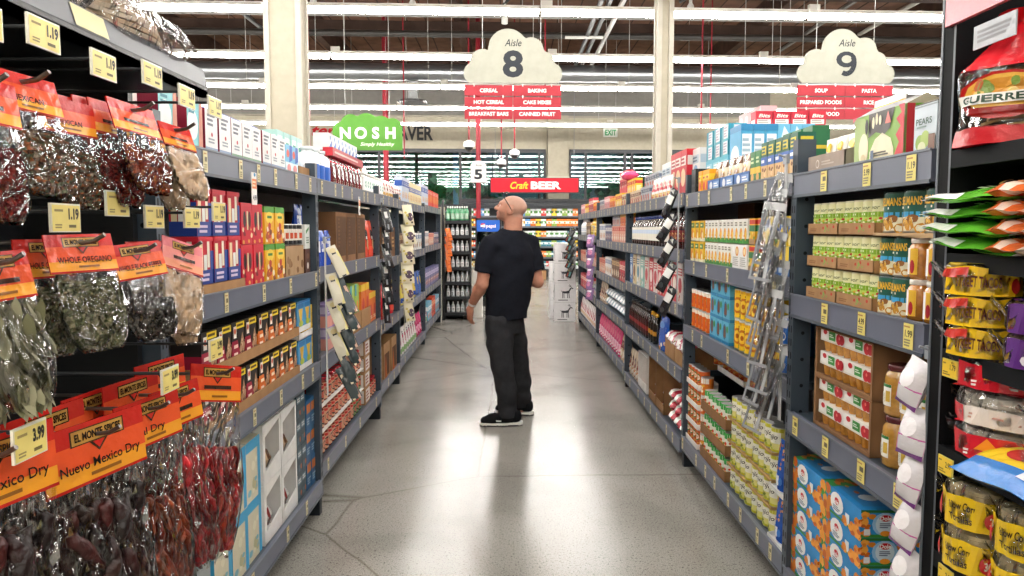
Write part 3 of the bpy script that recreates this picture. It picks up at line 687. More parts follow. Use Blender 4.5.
k_shipper = carton('shipping_case', 'cardboard case', .3, .12, .34, '#5c4232', [('r', .05, .3, .95, .32, '#4a3427'), ('e', .5, .6, .2, .15, '#6b3a30')], m='kraft')
row('R1', 2, k_shipper, 1.93, 2.24, 'dark brown case standing behind the pear jars', n=1, inset=.3)
# second shelf: trays of apple sauce cans, taller cans, amber jars
k_sauce = can('sauce_can', 'can', .0295, .107, '#f0eebc', [('r', 0, 0, 1, .66, '#86b22e'), ('r', 0, .4, 1, .5, '#b9d25c'), ('t', 'Savor', .5, .8, .12, '#6f7f4a', .5, .01, .3), ('s', 2, 7, .2, .3, .8, .46, ['#c9303a', '#d8a83a', '#e8e2c0'], .06), ('l', .3, .54, .7, .64, 1, '#f4f4dc')], lid='#e9e6c8', top='#e9e6c0')
k_tray4 = tray('cardboard_tray', .252, .13, .04, KR, hb=.05, art=[('s', 4, 6, .5, .3, .9, .8, ['#7f9f52', '#b5483a'], .03), ('l', .1, .3, .4, .6, 2, '#8b6543')])
for t in range(3):
    for j in range(2):
        y0 = 2.265+j*.256
        put(k_tray4, (1.06+.025+.065, y0+.126, b['lv'][1]-.003+t*.1135), -math.pi/2, 'brown cardboard tray of yellow green cans, %s, %s, pear bay second shelf' % (['near half', 'far half'][j], tiername(t, 3)))
        for i in range(4):
            put(k_sauce, (1.06+.03+.034, y0+.033+i*.062, b['lv'][1]+.0015+t*.1135), -math.pi/2, 'yellow green can in %s tray, %s from near end, %s, pear bay second shelf' % (['near', 'far'][j], ORD[i], tiername(t, 3)))
mus = [('r', 0, .36, 1, .5, '#3f9fd0'), ('r', 0, .0, 1, .36, '#e7e1c4'), ('s', 8, 14, .1, .02, .9, .34, ['#d9a83e', '#c98f2e', '#8a5a2c', '#ead9a0'], .1), ('t', 'MUSSELMANS', .5, .78, .2, '#e8b93c', .62, .03), ('l', .3, .56, .7, .66, 1, '#e9e9d8')]
k_mus = can('tall_sauce_can', 'can', .038, .112, '#1f5a4c', mus, lid='#d8d6c8', top='#2a4a44')
row('R1', 1, k_mus, 2.105, 2.262, 'dark green can with fruit picture', n=2, tiers=2, th=.114, inset=.025)
k_musb = can('wide_sauce_can', 'can', .052, .118, '#1f5a4c', mus, lid='#d8d6c8', top='#2a4a44')
row('R1', 1, k_musb, 1.925, 2.262, 'wide dark green can above the jars', n=3, inset=.025, lift=.237)
k_sj = tray('cardboard_tray', .34, .12, .012, '#b99b74', hb=.02)
put(k_sj, (1.06+.02+.06, 2.094, b['lv'][1]-.003+.225), -math.pi/2, 'thin card tray under the wide dark green cans, pear bay second shelf')
k_peach = jar('fruit_jar', 'jar', .034, .112, '#b5752a', '#e6e3da', [('r', .55, 0, 1, 1, '#e3b53a'), ('e', .72, .3, .14, .26, '#a8242c')], lz=(.12, .75), labelc='#f5f3ee', span=1.5)
row('R1', 1, k_peach, 1.925, 2.10, 'amber peach jar with yellow label', n=2, tiers=2, th=.1125, inset=.022)
# top shelf
k_gtray = tray('display_tray', .3, .16, .06, '#a89a8e', hb=.12, art=[('e', .28, .5, .05, .25, '#d8cfc6'), ('e', .28, .5, .036, .18, '#a89a8e'), ('l', .4, .35, .75, .65, 2, '#c4b9ae')], hs=.1)
put(k_gtray, (1.06+.02+.08, 2.625, b['lv'][0]-.003), -math.pi/2, 'grey printed display tray of snack pouches on the pear bay top shelf')
k_sn = pouch('snack_pouch', 'pouch', .085, .115, .03, '#f2efe4', [('p', [(0, .35), (1, .8), (1, .55), (0, .1)], '#1d1d1f'), ('e', .5, .72, .3, .14, '#ecc83a'), ('s', 3, 5, .2, .3, .8, .6, ['#3a8fc0', '#7aa83a'], .09)])
for i in range(3): put(k_sn, (1.06+.02+.06, 2.535+i*.09, b['lv'][0]+.002), -math.pi/2, 'white and black snack pouch, %s in the grey display tray, pear bay top shelf' % ORD[i])
k_blue = pouch('blue_pouch', 'pouch', .17, .2, .07, '#1f6fd0', [('p', [(.0, .0), (.35, 0), (.2, 1), (0, 1)], '#1b57b0'), ('e', .85, .5, .2, .5, '#4aa6e0'), ('t', 'ever', .52, .45, .2, '#f2f6fa', .6, .03), ('r', .3, .9, .8, 1, '#5aa8e0')])
put(k_blue, (1.06+.28, 2.86, b['lv'][0]-.003), -math.pi/2, 'shiny blue pouch behind the grey display tray on the pear bay top shelf')
k_gcase = tray('display_case', .2, .2, .16, '#9c9088', hb=.2, hs=.19, art=[('e', .35, .7, .08, .1, '#cfc6bc'), ('l', .5, .5, .9, .8, 3, '#c4b9ae')])
put(k_gcase, (1.06+.2, 2.49, b['lv'][0]-.003), -math.pi/2, 'taller grey display case beside the green hill carton on the pear bay top shelf')
k_sn2 = pouch('snack_pouch', 'pouch', .075, .225, .03, '#e9ece4', [('r', 0, .82, 1, .9, '#e0b83a'), ('e', .5, .65, .35, .12, '#3f9a9a'), ('p', [(0, .5), (1, .9), (1, .8), (0, .4)], '#232325')])
for i in range(3): put(k_sn2, (1.06+.17, 2.43+i*.065, b['lv'][0]+.002), -math.pi/2, 'tall snack pouch, %s in the taller grey display case, pear bay top shelf' % ORD[i])
# the house shaped carton
k = Kind('house_carton', 'carton', .33, .11, .2); q = MB(); w_, d__, h_ = .31, .11, .145
q.box(-w_/2, -d__/2, 0, w_/2, d__/2, h_, '#7fae4e', 'card')
rf = [(-w_/2, -d__/2, h_), (w_/2, -d__/2, h_), (w_/2, d__/2, h_), (-w_/2, d__/2, h_), (-w_/2, 0, h_+.03), (w_/2, 0, h_+.03)]
q.add(rf, [(0, 1, 5, 4), (2, 3, 4, 5), (1, 2, 5), (3, 0, 4)], ['#4d4944', '#a8343c', '#cfc5a8', '#7fae4e'], 'card')
fr = [('r', 0, .0, 1, 1, '#86b04e'), ('p', [(0, .0), (.3, 0), (.3, .7), (.2, .95), (0, 1)], '#a9bf78'), ('e', .2, .3, .1, .34, '#efe5c4'), ('p', [(.3, .52), (.45, .6), (.62, .52), (.72, .62), (.8, 1), (.3, 1)], '#4d4944'), ('p', [(.34, 0), (.8, 0), (.8, .2), (.74, .42), (.58, .56), (.44, .46), (.34, .22)], '#efe5c4'),
      ('e', .4, .8, .025, .12, '#efe5c4'), ('e', .47, .86, .025, .12, '#efe5c4'), ('e', .54, .82, .025, .1, '#efe5c4'), ('p', [(.64, .72), (.69, .96), (.75, .72)], '#e57a70'), ('e', .22, .1, .05, .1, '#d8c89a'), ('l', .44, .1, .74, .2, 2, '#6b665c'), ('r', .38, .06, .44, .24, '#5a6a84'), ('e', .29, .75, .03, .16, '#23201e'),
      ('p', [(.82, 0), (1, 0), (1, 1), (.9, 1), (.95, .85), (.86, .75), (.94, .6), (.86, .45), (.92, .3)], '#cf3a44'), ('p', [(.0, .9), (.1, 1), (0, 1)], '#e05a66')]
q.art(plane_surf((-w_/2, -d__/2, 0), (w_, 0, 0), (0, 0, h_), (0, -1, 0)), fr, asp=h_/w_)
q.art(plane_surf((w_/2, -d__/2, 0), (0, d__, 0), (0, 0, h_), (1, 0, 0)), [('r', 0, 0, 1, 1, '#76b63c'), ('r', .0, 0, .2, 1, '#cf3a44'), ('p', [(.3, .0), (.7, .0), (1, .6), (1, 1), (.5, 1)], '#8cc453')], asp=1.5)
k.part(q)
put(k, (1.06+.02+.055, 2.25, b['lv'][0]-.003), -math.pi/2, 'green house shaped carton with cream hill picture on the pear bay top shelf')
k_ars = carton('pear_carton', 'carton', .11, .08, .132, '#cdd8e0', [('r', 0, .97, 1, 1, '#5e5a55'), ('r', 0, .92, 1, .95, '#9aa5ac'), ('t', 'PEARS', .45, .64, .12, '#4a6a5c', .7, .015), ('l', .15, .5, .8, .56, 1, '#8aa09a'), ('e', .32, .22, .2, .16, '#8fae4c'), ('e', .56, .28, .2, .17, '#a9c064'), ('e', .42, .12, .18, .12, '#d8dcb0'), ('r', .72, 0, 1, .36, '#7a5a48')])
row('R1', 0, k_ars, 1.945, 2.065, 'pale blue carton with green pears', n=1, inset=.02)
k_wc = carton('white_carton', 'carton', .1, .1, .19, '#e9eaea', [('l', .1, .2, .9, .9, 7, '#9aa0a8')], m='card')
row('R1', 0, k_wc, 1.93, 2.04, 'white carton standing behind the pale blue pear carton', n=1, inset=.13)
k_bg = carton('beige_carton', 'carton', .18, .1, .29, '#e4d6b4', [('r', 0, .9, 1, 1, '#d8cba8'), ('r', 0, 0, 1, .1, '#c9b88c')])
row('R1', 0, k_bg, 2.06, 2.26, 'plain beige carton behind the green house carton', n=1, inset=.25)
k_rd = carton('red_carton', 'carton', .16, .1, .26, '#cc3344', [('r', 0, .4, 1, .6, '#e9d8c8')])
row('R1', 0, k_rd, 1.93, 2.1, 'red carton behind the white carton', n=1, inset=.29)

# ================================================================ R2 bean bay
b = BAYS['R2']
YB = ['#f2c12e', '#e89a24', '#d87f1e']
def bean(nm, base, top, blobs, txt): return can(nm, 'can', .0375, .112, base, [('r', 0, .84, 1, 1, top), ('r', 0, 0, 1, .1, top)]+txt+[('s', 11, 12, .2, .08, .8, .36, blobs, .07)])
# base shelf from the near post: blue almond bags, two stacks of yellow bean cans, brown trays of green lid cans, orange cans
k_alm = pouch('almond_pouch', 'pouch', .095, .205, .06, '#1f55b4', [('s', 2, 16, .05, .35, .95, .95, ['#c98a52', '#b0703c', '#dba56c'], .1), ('r', .1, .1, .6, .3, '#f0f2f4'), ('l', .15, .12, .55, .28, 3, '#5a6f9a'), ('e', .75, .2, .12, .08, '#3f86d8')])
k_alt = tray('cardboard_tray', .22, .16, .018, '#dcdcd6', hb=.12, hs=.05)
for t in range(2):
    put(k_alt, (1.08+.09, 3.02, b['lv'][3]-.003+t*.217), -math.pi/2, 'white edged tray of blue almond pouches, %s, bean bay base shelf' % tiername(t, 2))
    for i in range(2): put(k_alm, (1.08+.055, 2.965+i*.105, b['lv'][3]+.0015+t*.217), -math.pi/2, 'blue almond pouch, %s in its tray, %s, bean bay base shelf' % (['near one', 'far one'][i], tiername(t, 2)))
script = [('t', 'Frijo', .5, .64, .2, '#23241f', .56, .01, .35), ('l', .25, .42, .75, .5, 1, '#5c6b2a')]
k_bean = bean('bean_can', '#e8e48c', '#d3cf3e', ['#8a9a2e', '#b9c04a', '#6f7f26', '#d8d890'], [('r', .12, .36, .9, .84, '#f3f2e2')]+script)
k_btray = tray('cardboard_tray', .315, .12, .012, '#b5945f', hb=.02)
for j, (y0, nm) in enumerate([(3.125, 'near'), (3.46, 'far')]):
    for t in range(4):
        if t: put(k_btray, (1.08+.02+.06, y0+.157, b['lv'][3]-.0035+t*.118-.005), -math.pi/2, 'thin card sheet in %s yellow can stack, under %s, bean bay base shelf' % (nm, tiername(t, 4)))
        for i in range(4): put(k_bean, (1.08+.03+.0375, y0+.039+i*.0775, b['lv'][3]-.003+t*.118), -math.pi/2+jr.uniform(-.3, .3), 'yellow bean can, %s from near end of %s stack, %s, bean bay base shelf' % (ORD[i], nm, tiername(t, 4)))
k_pg = can('green_lid_can', 'can', .037, .108, '#f0f0e6', [('r', 0, .76, 1, 1, '#3da54a'), ('r', 0, .0, 1, .25, '#2f8f7a'), ('s', 5, 9, .15, .25, .85, .6, ['#d8542e', '#e8b03a', '#4a9a3e'], .08)], top='#4fb45a')
k_bt = tray('cardboard_tray', .5, .12, .055, KR2, hb=.06)
for t in range(3):
    put(k_bt, (1.08+.02+.06, 4.06, b['lv'][3]-.003+t*.135), -math.pi/2, 'brown cardboard tray of green lid cans, %s, bean bay base shelf' % tiername(t, 3))
    for i in range(6): put(k_pg, (1.08+.03+.037, 3.855+i*.082, b['lv'][3]+.0015+t*.135), -math.pi/2, 'white can with green lid, %s from near end, %s, bean bay base shelf' % (ORD[i], tiername(t, 3)))
k_or = can('orange_can', 'can', .036, .108, '#d9642a', [('r', 0, .0, 1, .12, '#b5431c'), ('e', .5, .62, .3, .24, '#3f7f3c'), ('e', .5, .62, .22, .16, '#e8dfc4'), ('s', 6, 12, .1, .1, .9, .4, ['#8f3a1c', '#e8a04a', '#c24a20'], .08)])
k_orb = can('orange_bean_can', 'can', .036, .108, '#e07a2c', [('r', 0, .7, 1, 1, '#f0ece0'), ('s', 8, 14, .05, .05, .95, .6, ['#c7401f', '#f0b03a', '#f6ecd0'], .1)])
k_wt = tray('cardboard_tray', .31, .12, .03, '#ecebe6', hb=.04)
for t in range(4):
    for i in range(1): put(k_orb, (1.08+.03+.036, 4.353, b['lv'][3]-.003+t*.111), -math.pi/2, 'orange and white can between the stacks, %s, bean bay base shelf' % tiername(t, 4))
    put(k_wt, (1.08+.02+.06, 4.548, b['lv'][3]-.003+t*.118), -math.pi/2, 'white edged tray of orange cans, %s, bean bay base shelf' % tiername(t, 4))
    for i in range(4): put(k_or, (1.08+.03+.036, 4.435+i*.075, b['lv'][3]+.0015+t*.118), -math.pi/2, 'orange can, %s from near end of white edged tray, %s, bean bay base shelf' % (ORD[i], tiername(t, 4)))
row('R2', 3, k_or, 3.86, 4.66, 'orange can in back row', n=8, inset=.17, lift=.47)
k_cb = tray('white_tray', .5, .1, .03, '#e4e4e0', hb=.04); put(k_cb, (1.08+.2, 4.2, b['lv'][3]+.462), -math.pi/2, 'empty white tray edge below the back row of orange cans, bean bay base shelf')
# third shelf
k_pin = can('pineapple_can', 'can', .040, .15, '#f0c62c', [('r', 0, .9, 1, 1, '#e2a81e'), ('e', .68, .45, .28, .3, '#c9761e'), ('e', .68, .45, .2, .21, '#f2c83e'), ('e', .68, .45, .08, .09, '#b8641a'), ('e', .25, .3, .2, .16, '#e8a52c'), ('e', .3, .12, .2, .08, '#4a8f3a'), ('l', .08, .62, .5, .88, 3, '#8a5a1a')], lid='#a9a9a4')
row('R2', 2, k_pin, 3.17, 3.78, 'yellow pineapple can', n=7, tiers=2, th=.152)
row('R2', 2, k_pin, 3.25, 3.78, 'yellow pineapple can in the row behind', n=6, inset=.125, lift=.152)
k_pt = tray('cardboard_tray', .1, .1, .06, KR, hb=.06)
k_coc = can('coconut_can', 'can', .036, .118, '#2f6fc0', [('r', 0, .7, 1, 1, '#e9edf0'), ('e', .5, .28, .26, .22, '#f4f2ec'), ('e', .5, .28, .16, .13, '#5f3a24'), ('l', .2, .78, .8, .92, 2, '#b33a3a')])
row('R2', 2, k_coc, 2.96, 3.14, 'blue and white coconut milk can', n=2, tiers=2, th=.12)
k_cp = carton('blue_cup_pack', 'carton', .115, .1, .115, '#5fb4d4', [('e', .35, .55, .26, .36, '#1f6f9a'), ('p', [(.2, .3), (.6, .3), (.52, .8), (.28, .8)], '#7a4a34'), ('r', 0, .0, 1, .14, '#2f86b8'), ('e', .8, .7, .14, .16, '#3f9a4a')])
row('R2', 2, k_cp, 3.82, 4.2, 'teal fruit cup pack', n=3, tiers=3, th=.117)
k_ora = can('orange_can', 'can', .036, .115, '#de6a2a', [('r', 0, .8, 1, 1, '#f0e8d4'), ('s', 4, 10, .1, .1, .9, .7, ['#f0a03a', '#4a8a3a', '#c8401e'], .1)])
row('R2', 2, k_ora, 4.24, 4.66, 'orange fruit can with white band', n=5, tiers=2, th=.117)
k_leafbox = carton('blue_display_case', 'display case', .95, .1, .36, '#1d6fae', [('e', .3, .78, .16, .12, '#4fa860'), ('e', .32, .8, .1, .07, '#7cc27a'), ('t', 'Tropical', .68, .75, .09, '#3f93cc', .4, .02)])
row('R2', 2, k_leafbox, 3.15, 4.15, 'blue display case standing behind the pineapple cans', n=1, inset=.32)
row('R2', 2, k_shipper, 4.25, 4.6, 'brown case behind the orange fruit cans', n=1, inset=.2)
# second shelf: two layers of cartons
def juice(nm, base, a, b2, sd, w_=.062): return carton(nm, 'carton', w_, .08, .118, base, [('r', 0, 0, 1, .2, '#3f8f3a'), ('e', .5, .4, .32, .24, a), ('e', .62, .34, .2, .15, b2), ('r', .1, .72, .9, .88, '#e9e4d8'), ('l', .15, .7, .85, .9, 2, '#8a8578'), ('s', sd, 4, .2, .1, .8, .35, [a, b2], .1)])
k_jw = juice('juice_carton', '#f2f1ea', '#eea52e', '#f4c84a', 1)
k_jy = carton('yellow_carton', 'carton', .085, .08, .118, '#f0bf2c', [('r', 0, .0, 1, .16, '#f4eecf'), ('e', .4, .35, .3, .24, '#e0902a'), ('r', .08, .66, .92, .9, '#3f7f3c'), ('l', .15, .7, .85, .86, 1, '#e9e4b0'), ('e', .7, .28, .2, .16, '#fff0c0')])
k_jr = carton('yellow_carton', 'carton', .08, .08, .118, '#edb92f', [('r', 0, .78, 1, .95, '#c8302c'), ('r', 0, .5, 1, .74, '#2f7a4a'), ('s', 3, 8, .1, .05, .9, .45, ['#f4d870', '#e8902a', '#4a9a3e'], .12), ('r', 0, 0, 1, .2, KR)])
k_jb = carton('blue_yellow_carton', 'carton', .085, .08, .122, '#f2d23c', [('p', [(0, .45), (.5, .75), (1, .3), (1, .55), (.5, 1), (0, .7)], '#2a6fc4'), ('r', .2, .6, .8, .9, '#eef2f6'), ('l', .25, .62, .75, .88, 3, '#2a6fc4'), ('e', .3, .2, .2, .16, '#f6e49a'), ('e', .7, .22, .2, .16, '#7ab04a')])
k_jbig = carton('blue_case', 'carton', .27, .1, .122, '#2a78c8', [('p', [(.3, 1), (.7, .4), (1, .55), (1, 1)], '#f0cf3a'), ('r', .06, .55, .32, .92, '#eef2f6'), ('l', .08, .58, .3, .9, 3, '#2a6fc4'), ('r', .3, .12, .52, .4, '#e8eff6'), ('r', .6, .12, .74, .4, '#cfe0f0'), ('r', 0, 0, 1, .06, '#1f5fae')])
k_wjo = carton('white_carton', 'carton', .12, .08, .118, '#efeeea', [('e', .65, .72, .22, .2, '#e0902a'), ('e', .65, .72, .14, .13, '#f4d9a0'), ('l', .1, .1, .9, .5, 5, '#b9b7b0')])
for t in range(2):
    T = ['bottom layer', 'upper layer'][t]
    def r2(kd, y0, y1, ds, n): row('R2', 1, kd, y0, y1, ds+', '+T, n=n, lift=t*.1235)
    r2(k_jy, 4.36, 4.68, 'yellow carton with green panel', 3)
    r2(k_jw, 4.07, 4.33, 'white juice carton past yellow', 4)
    if t: r2(k_jw, 3.56, 4.05, 'white juice carton with orange picture', 7)
    else:
        r2(k_jw, 3.81, 4.05, 'white juice carton with orange picture', 4); r2(k_wjo, 3.56, 3.8, 'plain white carton with orange circle', 2)
    r2(k_jr, 3.33, 3.55, 'yellow and red carton', 2)
    if t: r2(k_jb, 2.96, 3.32, 'blue and yellow carton', 4)
    else: r2(k_jbig, 3.02, 3.31, 'bright blue case with white label', 1)
row('R2', 1, k_shipper, 4.3, 4.65, 'brown case at the back behind yellow cartons', n=1, inset=.3)
# top shelf: back stacks
PB = '#49a4cf'
k_tb = carton('tall_blue_carton', 'carton', .2, .062, .335, PB, [('e', .5, .5, .4, .2, '#d9ecf4'), ('r', 0, .9, 1, 1, '#2f86b8')], [('r', .1, .05, .9, .85, '#e9eff2'), ('l', .14, .08, .86, .8, 9, '#9ab4c4'), ('r', 0, .9, 1, 1, '#2f86b8')])
k_fb = carton('pale_blue_carton', 'carton', .2, .062, .335, '#6fb9dc', [('r', 0, .9, 1, 1, '#2f86b8')], [('p', [(.1, .65), (.5, .97), (.9, .85), (.8, .65)], '#d9ecf4'), ('e', .5, .42, .36, .1, '#f0f4f6'), ('r', 0, 0, 1, .12, '#e8dccb')])
k_redb = carton('red_carton', 'carton', .105, .09, .098, '#c8283c', [('r', .1, .05, .9, .4, '#f2ece8'), ('l', .15, .1, .85, .38, 2, '#b8a8a0'), ('t', 'Bits', .5, .66, .24, '#f6efe8', .7, .03, .2)])
k_pk = carton('pink_carton', 'carton', .1, .09, .098, '#e4b6b8', [('e', .5, .5, .3, .3, '#f4e8e2'), ('l', .2, .2, .8, .4, 2, '#c88a90')])
k_bb = carton('teal_carton', 'carton', .16, .1, .2, '#4fb0c8', [('r', .12, .1, .88, .9, '#8fcbdc'), ('e', .55, .4, .3, .25, '#e8f2f4'), ('l', .16, .62, .8, .86, 3, '#eaf4f6')])
k_ts = carton('teal_small_carton', 'carton', .13, .1, .085, '#45b0c4', [('r', .3, .08, .95, .92, '#e4e6ea'), ('l', .35, .15, .9, .85, 4, '#a9a5b8'), ('r', 0, 0, .25, 1, '#2f93aa')])
row('R2', 0, k_bb, 4.2, 4.69, 'teal carton in the back row', n=3, inset=.115)
row('R2', 0, k_ts, 4.2, 4.69, 'flat teal carton on top', n=3, inset=.115, tiers=2, lift=.201, th=.086)
row('R2', 0, k_pk, 4.25, 4.65, 'pale pink carton topmost of the far stack', n=4, inset=.3, lift=.374)
for i in range(6): put(k_tb if i < 3 else k_fb, (1.08+.115+.032+i*.064, 4.08, b['lv'][0]-.003), -math.pi/2, '%s, %s from the aisle in its block, bean bay top shelf' % ('tall blue carton' if i < 3 else 'pale blue carton', ORD[i]))
for i in range(4): put(k_redb, (1.08+.2+.046+i*.093, 4.06, b['lv'][0]+.333), 0, 'red carton on the blue carton block, %s from the aisle, bean bay' % ORD[i], scale=(.84, .9, .72))
# front row
k_bk = carton('black_carton', 'carton', .1, .08, .15, '#23262a', [('r', .1, .3, .9, .4, '#3c4046')])
row('R2', 0, k_bk, 4.5, 4.68, 'black carton', n=1, inset=.02)
k_yo = carton('orange_yellow_carton', 'carton', .07, .07, .125, '#f0a522', [('r', 0, .55, 1, .8, '#f6d03a'), ('e', .5, .3, .3, .2, '#d8451e'), ('l', .2, .6, .8, .76, 1, '#b8401a')])
row('R2', 0, k_yo, 4.23, 4.47, 'orange and yellow carton', n=3, inset=.02)
k_cr = pouch('cracker_pouch', 'pouch', .11, .15, .05, '#e9dcc0', [('r', 0, .75, 1, 1, '#6f4a30'), ('e', .5, .45, .36, .24, '#d8a45a'), ('e', .5, .45, .26, .16, '#8a5a34'), ('r', .1, .05, .9, .2, '#7aa0cc')])
k_ct = tray('cardboard_tray', .24, .1, .06, '#5f7fb4', hb=.09, hs=.07, art=[('e', .3, .5, .12, .36, '#e8ecf0'), ('r', .5, .2, .95, .8, '#8fa9d0'), ('l', .55, .3, .9, .7, 2, '#f0f2f4')])
for j in range(3):
    put(k_ct, (1.08+.02+.05, 3.64+j*.25, b['lv'][0]-.003), -math.pi/2, 'blue printed tray of brown cracker pouches, %s from near end, bean bay top shelf' % ORD[j])
    for i in range(2): put(k_cr, (1.08+.02+.05, 3.58+j*.25+i*.115, b['lv'][0]+.002), -math.pi/2, 'brown cracker pouch, %s in blue tray, %s tray from near end, bean bay top shelf' % (['near', 'far'][i], ORD[j]))
k_gs = carton('green_small_carton', 'carton', .065, .07, .14, '#2f7a3c', [('r', 0, .3, 1, .5, '#e8c23a'), ('e', .5, .18, .3, .14, '#d8a860'), ('l', .15, .6, .85, .85, 2, '#cfe0b0')])
row('R2', 0, k_gs, 3.37, 3.52, 'small green carton', n=2, inset=.02)
k_gb = carton('cracker_carton', 'carton', .078, .07, .165, '#1f5f4a', [('r', 0, 0, 1, .4, '#d9b27a'), ('s', 6, 9, .1, .03, .9, .36, ['#b5793a', '#e6c48c', '#8a5426'], .13), ('r', 0, .4, 1, .62, '#2a62b4'), ('r', .15, .68, .85, .9, '#d8c83c'), ('l', .2, .7, .8, .88, 2, '#1f5f4a'), ('l', .15, .44, .85, .58, 1, '#e8eef4')])
row('R2', 0, k_gb, 2.94, 3.36, 'green and blue cracker carton', n=5, inset=.02)
k_gb2 = carton('green_tall_carton', 'carton', .1, .07, .205, '#2c6f44', [('r', 0, .55, 1, .62, '#e2c43c'), ('e', .5, .35, .3, .12, '#e6d0a0')])
row('R2', 0, k_gb2, 3.05, 3.4, 'tall green carton behind the cracker cartons', n=3, inset=.12)
# ================================================================ R3 syrup bay
rowN = row
k_cer = carton('cereal_carton', 'carton', .19, .065, .29, '#e6e4e2', [('e', .5, .45, .34, .2, '#6fa0c4'), ('r', .1, .68, .9, .86, '#b9c8d4'), ('e', .4, .22, .2, .1, '#c9a26a'), ('l', .15, .7, .8, .84, 2, '#5f7488')])
k_cerr = carton('red_cereal_carton', 'carton', .19, .065, .3, '#c9202e', [('e', .5, .4, .34, .2, '#e8c8a0'), ('r', .1, .66, .9, .86, '#e6dcd4'), ('l', .15, .68, .8, .84, 2, '#a81c28')])
k_bag = pouch('white_red_bag', 'pouch', .13, .16, .07, '#e9e2d8', [('e', .5, .6, .36, .2, '#c8303a'), ('r', .1, .12, .9, .3, '#d8b06a'), ('s', 3, 6, .1, .1, .9, .9, ['#b83a40', '#f4efe6'], .09)])
k_sm = gen_carton('snack_carton', .1, .07, .12, '#d8c4a4', '#7a4a3a', '#c23a3a', 3)
k_sm2 = gen_carton('orange_snack_carton', .1, .07, .13, '#e0793a', '#f0c23c', '#b83226', 5)
k_sm3 = gen_carton('pink_snack_carton', .1, .07, .15, '#d99aa0', '#f4e9e4', '#a83a4a', 7)
k_sm4 = gen_carton('yellow_snack_carton', .1, .07, .14, '#ecc53a', '#c83a2c', '#f5ead0', 9)
k_sm5 = gen_carton('grey_snack_carton', .1, .07, .13, '#aeb2b8', '#4f5a6e', '#c8654a', 11)
k_kt = tray('cardboard_tray', .3, .1, .05, '#b98f7a', hb=.07, art=[('l', .2, .3, .8, .7, 2, '#7a5040')])
row('R3', 0, k_cer, 4.78, 4.98, 'white carton standing by the syrup bay post', n=1, inset=.1)
row('R3', 0, k_cerr, 4.98, 5.42, 'tall red cereal carton', n=3, inset=.06)
row('R3', 0, k_cer, 5.44, 6.1, 'tall white and blue cereal carton', n=4, inset=.13)
row('R3', 0, k_bag, 5.3, 6.02, 'white and red snack bag', n=5, inset=.02)
row('R3', 0, k_sm5, 6.08, 6.5, 'grey snack carton', n=4); row('R3', 0, k_sm, 6.52, 7.08, 'tan snack carton', n=5)
row('R3', 0, k_sm5, 6.3, 7.0, 'grey snack carton in back row', n=6, inset=.15, lift=0, tiers=2)
k_syr = bottle('syrup_bottle', 'bottle', .045, .24, '#3a2216', '#23439a', [('r', 0, .5, 1, .8, '#cfdcec'), ('l', .1, .1, .9, .4, 3, '#9a9488')], '#ece8dc', lz=(.18, .62))
k_syr2 = bottle('dark_syrup_bottle', 'bottle', .042, .25, '#4a1714', '#2a1614', [('e', .5, .5, .3, .3, '#c8a060')], '#7a1f20', lz=(.2, .5))
row('R3', 1, k_syr, 5.42, 6.98, 'syrup bottle with blue cap', n=14)
row('R3', 1, k_syr, 5.5, 6.98, 'dark syrup bottle in the back row', n=10, inset=.16)
row('R3', 1, k_syr2, 4.86, 5.38, 'dark red bottle', n=5)
for i, (cl, a_, y) in enumerate([('#3f74b4', '#dfe8f0', 6.95), ('#e2d2a8', '#8a5a3a', 6.78), ('#e9e6dc', '#4a8aa0', 6.58), ('#8fc0b8', '#f0efe6', 6.38), ('#ded8ce', '#c0404a', 6.18), ('#c42a38', '#f0e4dc', 5.98), ('#e2dcd6', '#c42a38', 5.8), ('#c83040', '#f2e2da', 5.62), ('#cc2c3c', '#e8b8b0', 5.45), ('#dcd6d2', '#c42a38', 5.28), ('#c42a38', '#f2e8e0', 5.12), ('#e4ddd8', '#b8303c', 4.95)]):
    kk = carton('mix_carton', 'carton', .155, .06, .26, cl, [('e', .5, .45, .34, .2, a_), ('r', .08, .7, .92, .88, a_), ('l', .14, .72, .86, .86, 2, cl), ('s', i, 5, .2, .06, .8, .25, [a_, '#d8b070'], .09)])
    row('R3', 2, kk, y-.085, y+.085, '%s upright mix carton, %s from the far end' % (['blue', 'cream', 'white', 'pale teal', 'off white', 'red', 'white and red', 'crimson', 'bright red', 'pale grey', 'deep red', 'ivory'][i], ORD[i]), n=1)
k_choc = bottle('chocolate_bottle', 'bottle', .036, .235, '#2a1512', '#1c1210', [('r', 0, .3, 1, .6, '#8a2a2c'), ('l', .1, .66, .9, .9, 2, '#d8c8b8')], '#3c1a18', lz=(.12, .62))
k_chy = bottle('yellow_cap_bottle', 'bottle', .036, .235, '#1b1715', '#e2a82a', [('r', 0, .3, 1, .6, '#c88a2a')], '#191412', lz=(.12, .62))
row('R3', 3, k_choc, 6.15, 7.08, 'dark chocolate sauce bottle', n=11); row('R3', 3, k_chy, 5.82, 6.12, 'black bottle with yellow cap', n=3)
k_bb2 = pouch('blue_bag', 'pouch', .3, .25, .1, '#2456b4', [('p', [(.1, .35), (.9, .6), (.9, .72), (.1, .5)], '#dfe8f4'), ('e', .5, .75, .3, .1, '#4f8ad8'), ('s', 2, 5, .1, .05, .9, .25, ['#e89a4a', '#f2efe6'], .08)])
row('R3', 3, k_bb2, 5.42, 5.76, 'large shiny blue bag', n=1, inset=.02)
k_box = tray('cardboard_box', .3, .26, .14, KR, hb=.14, hs=.14)
k_pkb = pillow('pink_white_bag', 'bag', .13, .16, .08, lambda u, v: c('#ece6e2') if (u+v) % .5 < .3 else c('#d86a80'), [('e', .5, .5, .25, .2, '#c8384a')], seed=3)
rb = random.Random(2)
